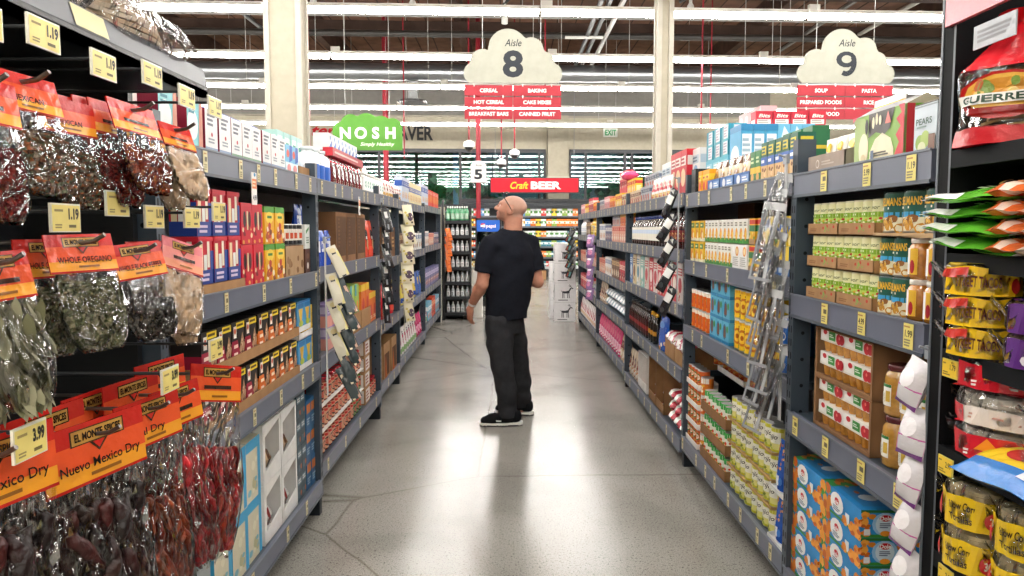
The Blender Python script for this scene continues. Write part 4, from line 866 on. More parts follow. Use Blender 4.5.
for j in range(2):
    y = 4.92+j*.32; bb = BAYS['R3']
    put(k_box, (1.08+.03+.13, y, bb['lv'][3]-.003), -math.pi/2, 'open brown cardboard box of pink and white bags, %s, syrup bay fourth shelf' % ['near one', 'far one'][j])
    for i in range(4): put(k_pkb, (1.08+.1+.1*(i % 2), y-.065+.13*(i//2), bb['lv'][3]+.012+.08*1), -math.pi/2+rb.uniform(-.4, .4), 'pink and white bag, %s in %s brown box, syrup bay fourth shelf' % (ORD[i], ['near', 'far'][j]), rx=rb.uniform(-.2, .2))
k_wr = pillow('white_red_bag', 'bag', .15, .2, .075, lambda u, v: c('#e8e4e0') if abs(u-.5) < .24 else c('#c03444'), [('l', .3, .3, .7, .7, 3, '#b8505a')], seed=5)
bb = BAYS['R3']
for j in range(3):
    for i in range(3):
        put(k_wr, (1.08+.13, 4.86+i*.17, bb['lv'][4]+.003+j*.077), -math.pi/2+rb.uniform(-.25, .25), 'white and red bag lying loose, %s from near end, %s, syrup bay base shelf' % (ORD[i], tiername(j, 3)))
k_oc = open_case('open_case', .3, .28, .36, KR2, lip=.07)
k_wc2 = open_case('white_open_case', .2, .26, .3, '#dcdad4', lip=.07)
row('R3', 4, k_oc, 5.4, 6.02, 'tall open brown case on end', n=2, inset=.03)
row('R3', 4, k_wc2, 6.1, 6.52, 'white open case with bags inside', n=2, inset=.03)
for i, y in enumerate([5.55, 5.86, 6.2, 6.41]):
    put(k_wr, (1.08+.15, y, bb['lv'][4]+.006), -math.pi/2+.1, 'lower white and red bag in open case, %s from near end, syrup bay base shelf' % ORD[i], scale=(.9, .9, 1))
    put(k_wr, (1.08+.15, y, bb['lv'][4]+.09), -math.pi/2-.1, 'upper white and red bag in open case, %s from near end, syrup bay base shelf' % ORD[i], scale=(.9, .9, 1))
k_jb2 = pouch('jelly_bag', 'pouch', .13, .24, .08, '#c9b8a0', [('e', .5, .6, .35, .2, '#8a4a40'), ('s', 6, 9, .1, .05, .9, .4, ['#7a3a34', '#e6dcd0', '#c8784a'], .1)])
row('R3', 4, k_jb2, 6.56, 7.08, 'tan and brown baking bag', n=4)
# ================================================================ R4 pink bag bay / R5 goat box bay
mixes = [k_sm, k_sm2, k_sm3, k_sm4, k_sm5]
k_t1 = gen_carton('red_tall_carton', .13, .07, .2, '#c8404c', '#f0d8c8', '#8a2a34', 13); k_t2 = gen_carton('peach_carton', .13, .07, .17, '#e0a48a', '#c8483c', '#f4e4d4', 15)
k_t3 = gen_carton('navy_carton', .13, .07, .18, '#4a5478', '#d8d4d0', '#a86a6a', 17); k_t4 = gen_carton('white_tall_carton', .12, .07, .2, '#e2dfdc', '#7a8aa8', '#c88a4a', 19)
k_t5 = gen_carton('brown_carton', .13, .07, .2, '#6a4a34', '#c8a878', '#e8d8c0', 23)
def mixrow(bk, k, y0, y1, kinds, descs, tiers=1, each=4, seed=0, **kw):
    n = len(kinds); L_ = (y1-y0)/n
    for i, (kd, ds) in enumerate(zip(kinds, descs)): row(bk, k, kd, y0+i*L_+.01, y0+(i+1)*L_-.01, ds, n=each, tiers=tiers, **kw)
mixrow('R4', 0, 7.2, 9.56, [k_sm, k_sm4, k_sm2, k_sm3, k_sm5], ['tan snack carton', 'yellow snack carton', 'orange snack carton', 'pink snack carton', 'grey snack carton'])
mixrow('R4', 0, 7.5, 8.6, [k_sm4, k_t1], ['yellow back row carton', 'red tall back row carton'], each=4, inset=.14, tiers=2)
k_pop = pillow('magenta_bag', 'bag', .2, .16, .09, '#d8467c', [('e', .5, .5, .28, .24, '#f0d0dc')], seed=9)
put(k_pop, (1.25, 8.0, 2.0), -math.pi/2, 'magenta bag lying on top of the yellow cartons, pink bag bay top shelf')
mixrow('R4', 1, 7.22, 9.54, [k_t2, k_t2, k_t3, k_t4], ['peach carton by the near post', 'peach carton', 'navy carton', 'white tall carton'], tiers=1, each=4)
mixrow('R4', 1, 7.22, 8.36, [k_sm2, k_sm5], ['orange snack carton stacked on peach cartons', 'grey snack carton stacked on peach cartons'], lift=.172, each=5)
mixrow('R4', 2, 7.22, 9.54, [k_t1, k_t5, k_t4, k_t2], ['red tall carton', 'brown carton', 'white tall carton', 'peach carton'], each=4)
k_tree = pouch('red_green_pouch', 'pouch', .16, .24, .07, '#b4232e', [('p', [(.3, .1), (.9, .1), (.6, .7)], '#2f7a4a'), ('e', .4, .82, .2, .1, '#f2eee6')])
row('R4', 2, k_tree, 7.3, 7.7, 'red and green festive pouch', n=2, inset=.11)
k_gb3 = pillow('silver_bag', 'bag', .17, .24, .1, lambda u, v: c('#c6cbd0') if (u*3+v*2) % 1 < .7 else c('#6a8a9a'), [('e', .5, .4, .2, .16, '#4a6a8a'), ('r', .2, .6, .8, .75, '#e9ecee')], seed=12)
row('R4', 3, k_gb3, 7.22, 8.9, 'silver grey bag lying down', n=9, tiers=2, th=.1); row('R4', 3, k_jb2, 8.95, 9.54, 'tan and brown baking bag', n=4)
k_pink = pouch('pink_bag', 'pouch', .15, .27, .1, '#cf3a72', [('r', .08, .2, .92, .5, '#e9a8c0'), ('e', .5, .72, .36, .14, '#e8608c'), ('s', 5, 7, .1, .1, .9, .3, ['#f4e2e8', '#a02450'], .08)])
k_tan = pouch('tan_bag', 'pouch', .15, .25, .1, '#c8a98c', [('r', .1, .5, .9, .8, '#8a4a50'), ('e', .5, .3, .3, .14, '#e8dccb')])
row('R4', 4, k_tan, 7.22, 7.7, 'tan bag', n=3, inset=.02); row('R4', 4, k_pink, 7.72, 9.54, 'magenta pink bag', n=11, inset=.02)
mixrow('R5', 0, 9.7, 12.05, [k_sm2, k_t1, k_sm4, k_sm3], ['orange snack carton', 'red tall carton', 'yellow snack carton', 'pink snack carton'])
k_wb = bottle('white_bottle', 'bottle', .05, .24, '#e4e6e8', '#dfe0e2', [('e', .5, .5, .3, .3, '#6a8ab8')], '#f0f0f0'); k_yb = bottle('yellow_bottle', 'bottle', .05, .25, '#e0b42a', '#c88a20', [('e', .5, .5, .3, .3, '#a83a24')], '#f0d870')
row('R5', 1, k_yb, 9.75, 10.6, 'yellow bottle', n=6); row('R5', 1, k_t5, 10.65, 11.2, 'brown carton', n=4); row('R5', 1, k_wb, 11.25, 12.05, 'white bottle', n=6)
mixrow('R5', 2, 9.7, 12.05, [k_t2, k_t3, k_t2], ['peach carton', 'navy carton', 'peach carton by the far end'], each=5)
mixrow('R5', 3, 9.7, 12.05, [k_sm5, k_t1, k_t1], ['grey snack carton', 'red tall carton', 'red tall carton by the far end'], each=5)
k_wrs = pouch('white_pink_bag', 'pouch', .15, .26, .1, '#e6e0de', [('e', .5, .55, .3, .2, '#c8485a'), ('r', .1, .1, .9, .28, '#d8b8a0')])
row('R5', 4, k_wrs, 9.8, 12.05, 'white and pink bag', n=12, inset=.02)

# ================================================================ L1 taco bay
k_tea = carton('white_food_carton', 'carton', .108, .06, .15, '#eaeaea', [('r', 0, 0, 1, .16, '#7f95b4'), ('l', .15, .62, .85, .92, 3, '#6a6f7a'), ('e', .5, .45, .07, .05, '#c02a3a'), ('l', .2, .24, .8, .38, 2, '#9aa0a8')], [('r', 0, 0, 1, 1, '#8a1f34')])
k_teg = carton('white_food_carton', 'carton', .108, .06, .15, '#eaeaea', [('r', 0, 0, 1, .16, '#6f9a7c'), ('l', .15, .62, .85, .92, 3, '#6a6f7a'), ('e', .5, .45, .07, .05, '#c02a3a'), ('l', .2, .24, .8, .38, 2, '#9aa0a8')], [('r', 0, 0, 1, 1, '#8a1f34')])
k_teal = carton('teal_food_carton', 'carton', .12, .06, .16, '#7fcdd4', [('e', .35, .5, .35, .3, '#e8f2f0'), ('p', [(.7, 0), (1, 0), (1, 1), (.8, 1)], '#c8785a'), ('l', .1, .7, .6, .9, 2, '#3a8a9a')], [('r', 0, 0, 1, 1, '#8a2038')])
k_pkt = carton('pale_food_carton', 'carton', .12, .06, .2, '#e9c8c0', [('s', 5, 12, .1, .1, .9, .7, ['#c8404a', '#e8a07a', '#f2ece4', '#7ab0a0'], .12), ('r', 0, .8, 1, 1, '#f0e8e2'), ('l', .1, .82, .9, .97, 1, '#b83a44')], [('r', 0, 0, 1, 1, '#9a2a3c')])
row('L1', 0, k_pkt, 2.14, 2.42, 'pale food carton with red picture', n=2, inset=.14)
row('L1', 0, k_teal, 2.41, 2.54, 'teal food carton', n=1); row('L1', 0, k_teal, 2.2, 2.36, 'teal food carton behind the price tag', n=1)
row('L1', 0, k_tea, 2.56, 2.79, 'white food carton with grey blue foot', n=2); row('L1', 0, k_teg, 2.80, 3.13, 'white food carton with green foot', n=3)
row('L1', 0, k_tea, 3.14, 3.48, 'white food carton next to the blue pack', n=3)
k_blu = carton('blue_food_carton', 'carton', .12, .06, .18, '#2f62b8', [('r', .1, .55, .9, .9, '#dfe8f4'), ('t', 'el', .5, .72, .12, '#2f62b8', .3, .03), ('r', 0, 0, 1, .5, '#7fc4e0')], [('r', 0, 0, 1, .5, '#bcd4ea')])
row('L1', 0, k_blu, 2.7, 3.3, 'blue food carton in the back row', n=5, inset=.1)
k_bl2 = carton('blue_sky_carton', 'carton', .1, .07, .13, '#74bfe2', [('r', 0, .0, 1, .4, '#dfeef4'), ('e', .5, .2, .3, .15, '#e08a8a'), ('p', [(.5, .4), (1, .5), (1, 1), (.6, 1)], '#2a5fb8'), ('e', .3, .7, .2, .14, '#e05a40')])
row('L1', 0, k_bl2, 3.46, 3.66, 'sky blue carton', n=2)
k_tis = pouch('tissue_pack', 'pouch', .1, .12, .06, '#cfe0ec', [('e', .5, .5, .3, .3, '#eef4f8'), ('s', 4, 5, .2, .1, .8, .4, ['#d8505a', '#5a9ad0'], .1)])
k_tt = tray('cardboard_tray', .22, .12, .05, KR, hb=.09); bb = BAYS['L1']
put(k_tt, (-.98-.09, 3.78, bb['lv'][0]-.003), math.pi/2, 'brown tray of pale blue packs on the taco bay top shelf')
for i in range(2): put(k_tis, (-.98-.07, 3.73+i*.1, bb['lv'][0]+.002), math.pi/2, 'pale blue pack, %s in brown tray, taco bay top shelf' % ['near one', 'far one'][i])
k_taco = carton('taco_shell_carton', 'taco box', .115, .09, .158, '#c21f33', [('r', 0, .0, 1, .3, '#27408f'), ('r', .08, .3, .3, .85, '#e9d9b0'), ('r', .6, .35, .78, .9, '#f0e6d0'), ('r', .34, .3, .56, .62, '#efeee8'), ('r', .8, .3, 1, .7, '#2b4aa0'), ('l', .1, .05, .9, .25, 2, '#d8c8e0'), ('r', 0, .9, 1, 1, '#d22a3c')])
k_tacr = carton('red_shell_carton', 'taco box', .12, .09, .158, '#cf1f36', [('e', .3, .6, .13, .2, '#2a1216'), ('e', .75, .6, .13, .2, '#4a1a1c'), ('s', 3, 8, .1, .05, .9, .4, ['#8a1224', '#e8a84a', '#f0dcb0'], .09), ('r', .45, .35, .58, .8, '#e8d4a8')])
k_tacy = carton('yellow_taco_kit', 'taco box', .125, .09, .155, '#f0b428', [('r', 0, .84, 1, 1, '#4f9a3a'), ('e', .5, .7, .4, .16, '#f6d64a'), ('l', .25, .66, .75, .78, 1, '#3f7f3a'), ('s', 7, 14, .1, .05, .9, .55, ['#b5521f', '#e8862a', '#f4e8c8', '#c83a28', '#7a3a1e'], .13)])
row('L1', 1, k_taco, 2.46, 2.86, 'red and blue shell box', n=3, tiers=2, th=.16, lift=.035)
k_tk = tray('cardboard_tray', .42, .12, .034, KR, hb=.034); put(k_tk, (-.98-.02-.06, 2.66, bb['lv'][1]-.003), math.pi/2, 'low brown tray under the red and blue shell boxes, taco bay second shelf')
row('L1', 1, k_tacr, 2.87, 3.13, 'crimson shell box with dark ovals', n=2, tiers=2, th=.16); row('L1', 1, k_tacy, 3.14, 3.42, 'yellow and green taco kit box', n=2, tiers=2, th=.157)
k_btr = tray('cardboard_tray', .3, .12, .14, '#a98a68', hb=.14, art=[('s', 3, 7, .1, .15, .9, .6, ['#7a5a3c', '#8d6c4c'], .07)]); put(k_btr, (-.98-.03-.06, 3.575, bb['lv'][1]-.003), math.pi/2, 'deep brown tray with dark print on the taco bay second shelf')
k_bc = can('black_label_can', 'can', .036, .1, '#1e2024', [('r', .2, .2, .8, .8, '#e8e4da'), ('r', .3, .3, .6, .6, '#c8502a')])
row('L1', 1, k_bc, 3.44, 3.74, 'black can above the deep tray', n=4, lift=.142)
k_wg = carton('white_green_carton', 'carton', .09, .08, .12, '#e8eae6', [('p', [(.2, .6), (.8, .8), (.8, .9), (.2, .75)], '#4a8a4a'), ('l', .2, .2, .8, .5, 3, '#8a9a88')])
row('L1', 1, k_wg, 3.74, 3.88, 'white carton with green print by the post', n=1, lift=.121)
k_bn = carton('brown_jar_carton', 'carton', .09, .08, .12, '#5a3a2e', [('e', .5, .3, .2, .14, '#e9e6de'), ('e', .5, .7, .3, .12, '#7a5a48')])
row('L1', 1, k_bn, 3.74, 3.88, 'dark brown carton by the post', n=1)
# third shelf: dinner kits
def kit(nm, a, bcol): return carton(nm, 'dinner kit', .13, .1, .155, '#26211f', [('p', [(0, 0), (.75, 0), (.45, .55), (0, .55)], a), ('r', .35, .82, 1, .97, '#f0d22c'), ('l', .4, .85, .95, .95, 1, '#5a4a10'), ('p', [(.55, .3), (.8, .72), (1, .4), (.8, .06)], '#b08a6a'), ('s', 4, 7, .65, .2, .95, .55, ['#6a4430', '#d8b890', '#8a5a3c'], .06), ('r', .08, .62, .3, .9, '#e9e4dc'), ('e', .18, .78, .08, .07, '#d0502a'), ('l', .06, .08, .5, .3, 2, '#f0e0d0'), ('l', .06, .35, .4, .5, 1, bcol)], [('r', 0, 0, 1, .5, a)])
k_kitm = kit('maroon_dinner_kit', '#a51c3c', '#f2d4c8'); k_kito = kit('orange_dinner_kit', '#e0762c', '#f6e4c8')
k_ks = tray('cardboard_tray', .56, .14, .04, KR, hb=.05)
for t in range(2):
    z = bb['lv'][2]-.003+t*.182
    for (y0, kd, nm, n) in ((2.46, k_kitm, 'black and maroon dinner kit', 4), (3.02, k_kito, 'black and orange dinner kit', 4)):
        put(k_ks, (-.98-.02-.07, y0+.28, z), math.pi/2, 'brown tray of %ss, %s, taco bay third shelf' % (nm, tiername(t, 2)))
        for i in range(n): put(kd, (-.98-.03-.052, y0+.075+i*.137, z+.0045), math.pi/2, '%s, %s from near end, %s, taco bay third shelf' % (nm, ORD[i], tiername(t, 2)))
k_ch = carton('blue_chip_carton', 'carton', .12, .1, .15, '#4a9ad0', [('r', 0, 0, 1, .18, '#f0f0ec'), ('p', [(.2, .75), (.8, .75), (.6, .3), (.4, .3)], '#eac04a'), ('r', .08, .78, .92, .92, '#2f7ab8'), ('e', .5, .28, .3, .1, '#b8c84a'), ('r', 0, .95, 1, 1, '#2a6fae')])
row('L1', 2, k_ch, 3.6, 3.84, 'blue carton with yellow chip picture', n=2, tiers=2, th=.185)
k_wt2 = tray('white_tray', .25, .12, .03, '#e8e6e0', hb=.04); put(k_wt2, (-.98-.025-.06, 3.72, bb['lv'][2]-.003+.151), math.pi/2, 'white tray under the upper blue chip cartons, taco bay third shelf')
k_yc = carton('yellow_side_carton', 'carton', .05, .1, .3, '#f0c62c', [('l', .2, .2, .8, .9, 6, '#b8922a')]); row('L1', 2, k_yc, 3.845, 3.885, 'tall yellow carton by the post', n=1)
# base shelf
k_ric = carton('blue_beige_carton', 'carton', .16, .09, .24, '#d9d2b8', [('r', 0, .82, 1, 1, '#3aa0d0'), ('r', .8, 0, 1, 1, '#3aa0d0'), ('s', 5, 9, .1, .15, .7, .7, ['#e8e2c8', '#b8b48a', '#7ab0c0'], .12)], [('r', 0, 0, 1, 1, '#dfe4e6'), ('r', .85, 0, 1, 1, '#3aa0d0')])
row('L1', 3, k_ric, 2.52, 3.02, 'blue and beige carton', n=3, tiers=2)
def diamond_case(nm):
    k = Kind(nm, 'white display case', .24, .2, .25); q = MB(); W, H, D, t = .24, .25, .2, .005; wc_ = '#eeeeec'
    for (a0, a1) in (((-W/2, -D/2, 0), (W/2, D/2, t)), ((-W/2, -D/2, 0), (-W/2+t, D/2, H)), ((W/2-t, -D/2, 0), (W/2, D/2, H)), ((-W/2, D/2-t, 0), (W/2, D/2, H))): q.box(*a0, *a1, wc_, 'card')
    y = -D/2
    for P in ([(-W/2, 0), (W/2, 0), (W/2, .09), (-W/2, .045)], [(-W/2, .19), (W/2, .235), (W/2, H), (-W/2, H)], [(-W/2, 0), (-W/2+.03, 0), (-W/2+.03, H), (-W/2, H)], [(W/2-.02, 0), (W/2, 0), (W/2, H), (W/2-.02, H)]): slab(q, P, y-.002, y+.002, wc_, 'card')
    k.part(q); return k
k_dc = diamond_case('display_case')
k_ccb = pillow('silver_bag', 'bag', .14, .15, .12, lambda u, v: c('#cfd2d0') if (u*2+v) % .8 < .5 else c('#8a3a3a'), [('e', .5, .3, .16, .2, '#c8303a')], seed=4)
k_tb2 = pillow('brown_bag', 'bag', .14, .15, .12, lambda u, v: c('#6a4a34') if (u*2+v) % .7 < .4 else c('#c8b090'), [('e', .5, .3, .16, .2, '#e8e0d0')], seed=6)
for t in range(2):
    for i in range(2):
        put(k_dc, (-.98-.03-.1, 3.16+i*.245, bb['lv'][3]-.003+t*.252), math.pi/2, 'white display case with slanted opening, %s, %s, taco bay base shelf' % (['near one', 'far one'][i], tiername(t, 2)))
        put([k_tb2, k_ccb][1-t], (-.98-.03-.1, 3.16+i*.245, bb['lv'][3]+.004+t*.252), math.pi/2, '%s bag inside the white case, %s, %s, taco bay base shelf' % (['silver', 'brown'][t], ['near one', 'far one'][i], tiername(t, 2)))
k_dt = carton('dark_teal_carton', 'carton', .075, .1, .13, '#2c4450', [('r', .1, .6, .9, .85, '#6a8490'), ('l', .15, .64, .85, .82, 2, '#d8dfe0'), ('r', .1, .1, .5, .35, '#4a6470'), ('e', .7, .25, .15, .1, '#a8582a')])
row('L1', 3, k_dt, 3.54, 3.7, 'dark teal carton', n=2, tiers=4); 
k_db = carton('blue_carton', 'carton', .085, .1, .15, '#1f5a88', [('r', .1, .55, .9, .85, '#c8702a'), ('l', .15, .15, .85, .4, 3, '#a8c4d4')]); row('L1', 3, k_db, 3.71, 3.88, 'deep blue carton by the post', n=2, tiers=3)
# ================================================================ L2 salsa bay
bb = BAYS['L2']
k_jug = bottle('water_jug', 'jug', .062, .19, '#e6eaec', '#d0d8dc', [('r', .1, .2, .9, .8, '#2a62c0')], '#2a66c4', lz=(.05, .5), neck=.5, shoulder=.7)
row('L2', 0, k_jug, 4.12, 4.5, 'white jug with blue label', n=3)
k_dr = pouch('dark_red_pouch', 'pouch', .11, .17, .06, '#6a1f24', [('r', 0, .8, 1, 1, '#c21f30'), ('e', .5, .45, .34, .2, '#e8e0dc'), ('l', .2, .1, .8, .25, 2, '#c8a090')])
row('L2', 0, k_dr, 4.54, 5.46, 'dark red pouch with red header', n=8)
k_rbl = carton('red_strip_tray', 'tray', .95, .06, .05, '#b81f2e', [('l', .05, .3, .95, .7, 1, '#e8c0b8')]); 
row('L2', 0, k_rbl, 4.51, 5.47, 'long red strip box lying on the dark red pouches', n=1, lift=.172)
k_bwb = carton('white_blue_carton', 'carton', .1, .1, .2, '#e4e8ec', [('p', [(.1, .25), (.9, .5), (.9, .8), (.1, .55)], '#2f6fc0'), ('e', .5, .86, .2, .07, '#8ab0d8')])
k_big = tray('cardboard_tray', .95, .16, .09, KR2, hb=.1, hs=.1); put(k_big, (-1.01-.2, 5.38, bb['lv'][0]+.148), math.pi/2, 'long brown tray of white and blue cartons on the salsa bay top shelf')
k_lo = carton('shipping_case', 'cardboard case', .95, .16, .15, KR2, [], m='kraft'); put(k_lo, (-1.01-.2, 5.38, bb['lv'][0]-.003), math.pi/2, 'brown case under the long brown tray, salsa bay top shelf')
for i in range(8): put(k_bwb, (-1.01-.2, 4.97+i*.115, bb['lv'][0]+.153), math.pi/2, 'white and blue carton, %s from near end of long brown tray, salsa bay top shelf' % ORD[i])
k_wj = jar('white_jar', 'jar', .045, .15, '#e6e4dc', '#dcdcd6', [('e', .5, .5, .25, .3, '#4aa08a'), ('l', .2, .05, .8, .25, 2, '#9a9a94')])
row('L2', 0, k_wj, 5.5, 5.88, 'white jar with green mark', n=4)
k_wj2 = carton('teal_white_carton', 'carton', .1, .08, .26, '#a8d0cc', [('r', .1, .5, .9, .9, '#f0f4f2'), ('r', .2, .6, .8, .8, '#3a9a8a')]); row('L2', 0, k_wj2, 4.0, 4.5, 'teal and white carton in the back row', n=4, inset=.2)
k_bp = pouch('blue_pack', 'pouch', .1, .2, .06, '#2a4fb0', [('r', .1, .4, .9, .7, '#dfe4ee'), ('e', .5, .8, .3, .1, '#6a8ad8')]); row('L2', 1, k_bp, 4.02, 4.5, 'blue pack', n=4, tiers=1); row('L2', 1, k_bp, 4.02, 4.5, 'blue pack on the upper level', n=4, lift=.14, inset=.1)
k_bca = tray('brown_crate', .3, .3, .31, '#7a5638', hb=.31, hs=.31, art=[('r', .05, .05, .95, .92, '#5a3f2a'), ('r', .12, .0, .88, .14, '#8a6444'), ('l', .2, .3, .4, .9, 8, '#6d4d33')]); row('L2', 1, k_bca, 4.52, 5.42, 'large brown cardboard crate', n=3, inset=.02)
k_ob = pouch('orange_red_bag', 'pouch', .2, .27, .08, '#d8452a', [('e', .5, .6, .26, .16, '#2a1a18'), ('r', .1, .05, .5, .3, '#e8503a'), ('e', .6, .35, .3, .14, '#d8b080'), ('r', .3, .5, .6, .58, '#f0ece4')]); row('L2', 1, k_ob, 5.44, 5.86, 'orange red bag', n=2, inset=.02)
k_pp = carton('purple_carton', 'carton', .12, .08, .13, '#9a86b8', [('r', 0, .0, 1, .5, '#e0988a'), ('r', .1, .6, .9, .9, '#c8bcd8'), ('l', .15, .64, .85, .86, 2, '#5a4a80')]); row('L2', 2, k_pp, 4.3, 4.86, 'purple and pink carton', n=4, tiers=2)
k_gn = carton('green_lime_carton', 'carton', .13, .1, .2, '#a8c85a', [('e', .6, .4, .25, .18, '#e8a04a'), ('r', 0, .7, .4, 1, '#3aa0b8'), ('l', .1, .1, .9, .3, 3, '#6a9a3a')]); k_bq = tray('cardboard_tray', .34, .12, .13, KR, hb=.13, hs=.13)
put(k_bq, (-1.01-.08, 5.05, bb['lv'][2]-.003), math.pi/2, 'deep brown tray of green cartons, salsa bay third shelf')
for i in range(2): put(k_gn, (-1.01-.075, 4.97+i*.15, bb['lv'][2]+.06), math.pi/2, 'lime green carton, %s in deep brown tray, salsa bay third shelf' % ['near one', 'far one'][i], scale=(1, 1, 1.3))
put(k_bq, (-1.01-.08, 5.42, bb['lv'][2]-.003), math.pi/2, 'deep brown tray of orange cartons, salsa bay third shelf')
k_orx = carton('orange_red_carton', 'carton', .14, .1, .22, '#e0742c', [('r', 0, .8, 1, 1, '#f0c83a'), ('e', .5, .4, .3, .2, '#c8302a'), ('l', .15, .1, .85, .22, 2, '#f4e4c8')])
for i in range(2): put(k_orx, (-1.01-.075, 5.34+i*.155, bb['lv'][2]+.06), math.pi/2, 'orange and red carton, %s in deep brown tray, salsa bay third shelf' % ['near one', 'far one'][i], scale=(1, 1, 1.1))
row('L2', 2, k_orx, 5.6, 5.88, 'orange and red carton by the far post', n=2, tiers=1)
salsa = [('r', 0, .78, 1, .95, '#c83a34'), ('e', .5, .42, .34, .3, '#3a1f1c'), ('e', .5, .42, .24, .2, '#c8604a'), ('l', .15, .05, .85, .18, 2, '#e8d8c0')]
k_sal = jar('salsa_jar', 'jar', .0405, .135, '#8a2a20', '#a31b28', salsa, lz=(.1, .78), labelc='#d8a88a', span=2.6, n=16)
k_sag = jar('green_salsa_jar', 'jar', .0405, .135, '#5f7a34', '#a31b28', salsa, lz=(.1, .78), labelc='#7a9a6a', span=2.6, n=16)
k_sw = tray('white_tray', 1.3, .1, .006, '#e8e6e2', hb=.012)
for t in range(3):
    if t: put(k_sw, (-1.01-.02-.05, 4.64, bb['lv'][3]-.004+t*.143), math.pi/2, 'thin white card sheet under the salsa jars, %s, salsa bay base shelf' % tiername(t, 3))
    row('L2', 3, k_sal, 3.98, 5.0, 'salsa jar with dark red lid', n=12, lift=t*.143+.006, tiers=1) if False else None
    for i in range(15):
        kd = k_sag if (i > 11 and t < 2) else k_sal
        put(kd, (-1.01-.03-.0405, 4.01+i*.0865, bb['lv'][3]+.003+t*.143), math.pi/2+jr.uniform(-.35, .35), 'salsa jar with red lid, %s from near end, %s, salsa bay base shelf' % (ORD[i], tiername(t, 3)))
k_wb4 = carton('brown_case', 'cardboard case', .2, .14, .115, KR, [('r', .2, .1, .95, .9, '#dcd4cc'), ('l', .25, .2, .85, .8, 3, '#9a6a60')], m='kraft'); row('L2', 3, k_wb4, 5.36, 5.6, 'brown case with white label', n=1, tiers=4)
row('L2', 3, k_sal, 5.6, 5.86, 'salsa jar beyond the brown cases', n=3)
# ================================================================ L3, L4, L5
bb = BAYS['L3']
row('L3', 0, k_wj, 5.98, 6.6, 'white jar with green mark', n=6); row('L3', 0, k_bag, 6.62, 7.2, 'white and red bag', n=4); row('L3', 0, k_wrs, 6.0, 6.7, 'white and pink back row bag', n=4, inset=.15)
k_brc = carton('brown_case', 'cardboard case', .22, .15, .27, '#6a4c36', [('l', .2, .3, .8, .7, 3, '#a8845c')], m='kraft'); row('L3', 1, k_brc, 6.4, 7.2, 'tall brown case', n=3)
k_rbag = pouch('red_bag', 'pouch', .19, .3, .1, '#b8202c', [('e', .5, .6, .3, .2, '#e6dcd4'), ('r', .1, .1, .9, .3, '#d84a3a'), ('l', .3, .5, .7, .68, 2, '#8a1a24')]); row('L3', 2, k_rbag, 6.0, 7.22, 'large red bag', n=5)
k_ot = tray('open_tray', .3, .3, .3, KR, hb=.34, hs=.3, art=[('r', .1, .05, .9, .7, '#5a3c28'), ('p', [(.15, .0), (.5, .0), (.3, .7)], '#b0602e')]); row('L3', 3, k_ot, 5.98, 7.2, 'open brown display tray', n=3, inset=.02)
k_ye = gen_carton('cream_yellow_carton', .12, .08, .25, '#e6dcb0', '#4a6ab0', '#c8985a', 31); k_bw = gen_carton('blue_white_carton', .13, .08, .27, '#c8d4e4', '#2f56a8', '#e0b070', 33)
mixrow('L4', 0, 7.35, 9.7, [k_bag, k_bw, k_ye, k_ye], ['white and red bag', 'blue and white carton', 'cream yellow carton', 'cream yellow carton by the far post'], each=4)
mixrow('L4', 1, 7.5, 9.7, [k_t5, k_t4, k_t4], ['brown carton', 'white tall carton', 'white tall carton by the far post'], each=4)
k_yel = pouch('yellow_chip_bag', 'bag', .22, .3, .12, '#dcc85a', [('e', .5, .55, .3, .18, '#8a5a78'), ('r', .1, .08, .9, .25, '#2a4fa0'), ('l', .2, .75, .8, .9, 2, '#8a7a2a')]); row('L4', 2, k_yel, 7.4, 9.2, 'yellow chip bag', n=7); 
k_blb = pouch('blue_yellow_bag', 'bag', .2, .28, .1, '#4a6ab0', [('e', .5, .6, .3, .18, '#e8d05a')]); row('L4', 2, k_blb, 9.25, 9.72, 'blue and yellow chip bag', n=2)
k_wpg = pouch('white_green_bag', 'pouch', .17, .27, .1, '#e0dedc', [('e', .5, .6, .34, .2, '#c85a7a'), ('r', .1, .1, .9, .3, '#8ab07a'), ('l', .2, .75, .8, .9, 2, '#7a7a80')]); row('L4', 3, k_wpg, 7.36, 9.1, 'white bag with pink and green print', n=10, inset=.02)
row('L4', 3, k_pink, 9.12, 9.72, 'magenta pink bag', n=3)
k_r5 = carton('red_block_carton', 'carton', .16, .1, .24, '#d83a30', [('e', .5, .5, .3, .25, '#e8a040'), ('l', .15, .75, .85, .92, 2, '#f4dcc8')]); row('L5', 0, k_r5, 10.6, 12.05, 'bright red carton', n=8); row('L5', 0, k_bw, 9.85, 10.55, 'blue and white carton', n=5)
mixrow('L5', 1, 9.88, 12.05, [k_t4, k_t2, k_t3], ['white tall carton', 'peach carton', 'navy carton'], each=5)
k_pur = gen_carton('purple_box', .14, .08, .24, '#6a6a98', '#c8c0d8', '#c87a4a', 41); row('L5', 2, k_pur, 9.88, 12.05, 'purple carton', n=14)
k_blo = gen_carton('sky_box', .14, .08, .25, '#7ab4cc', '#e8ecee', '#d86a3a', 43); k_oo = gen_carton('orange_box', .14, .08, .27, '#d8502c', '#f0b08a', '#8a2a1c', 45)
mixrow('L5', 3, 9.88, 12.05, [k_wpg, k_blo, k_oo, k_blo], ['white bag with pink and green print', 'sky blue carton', 'orange carton', 'sky blue carton by the far end'], each=3)

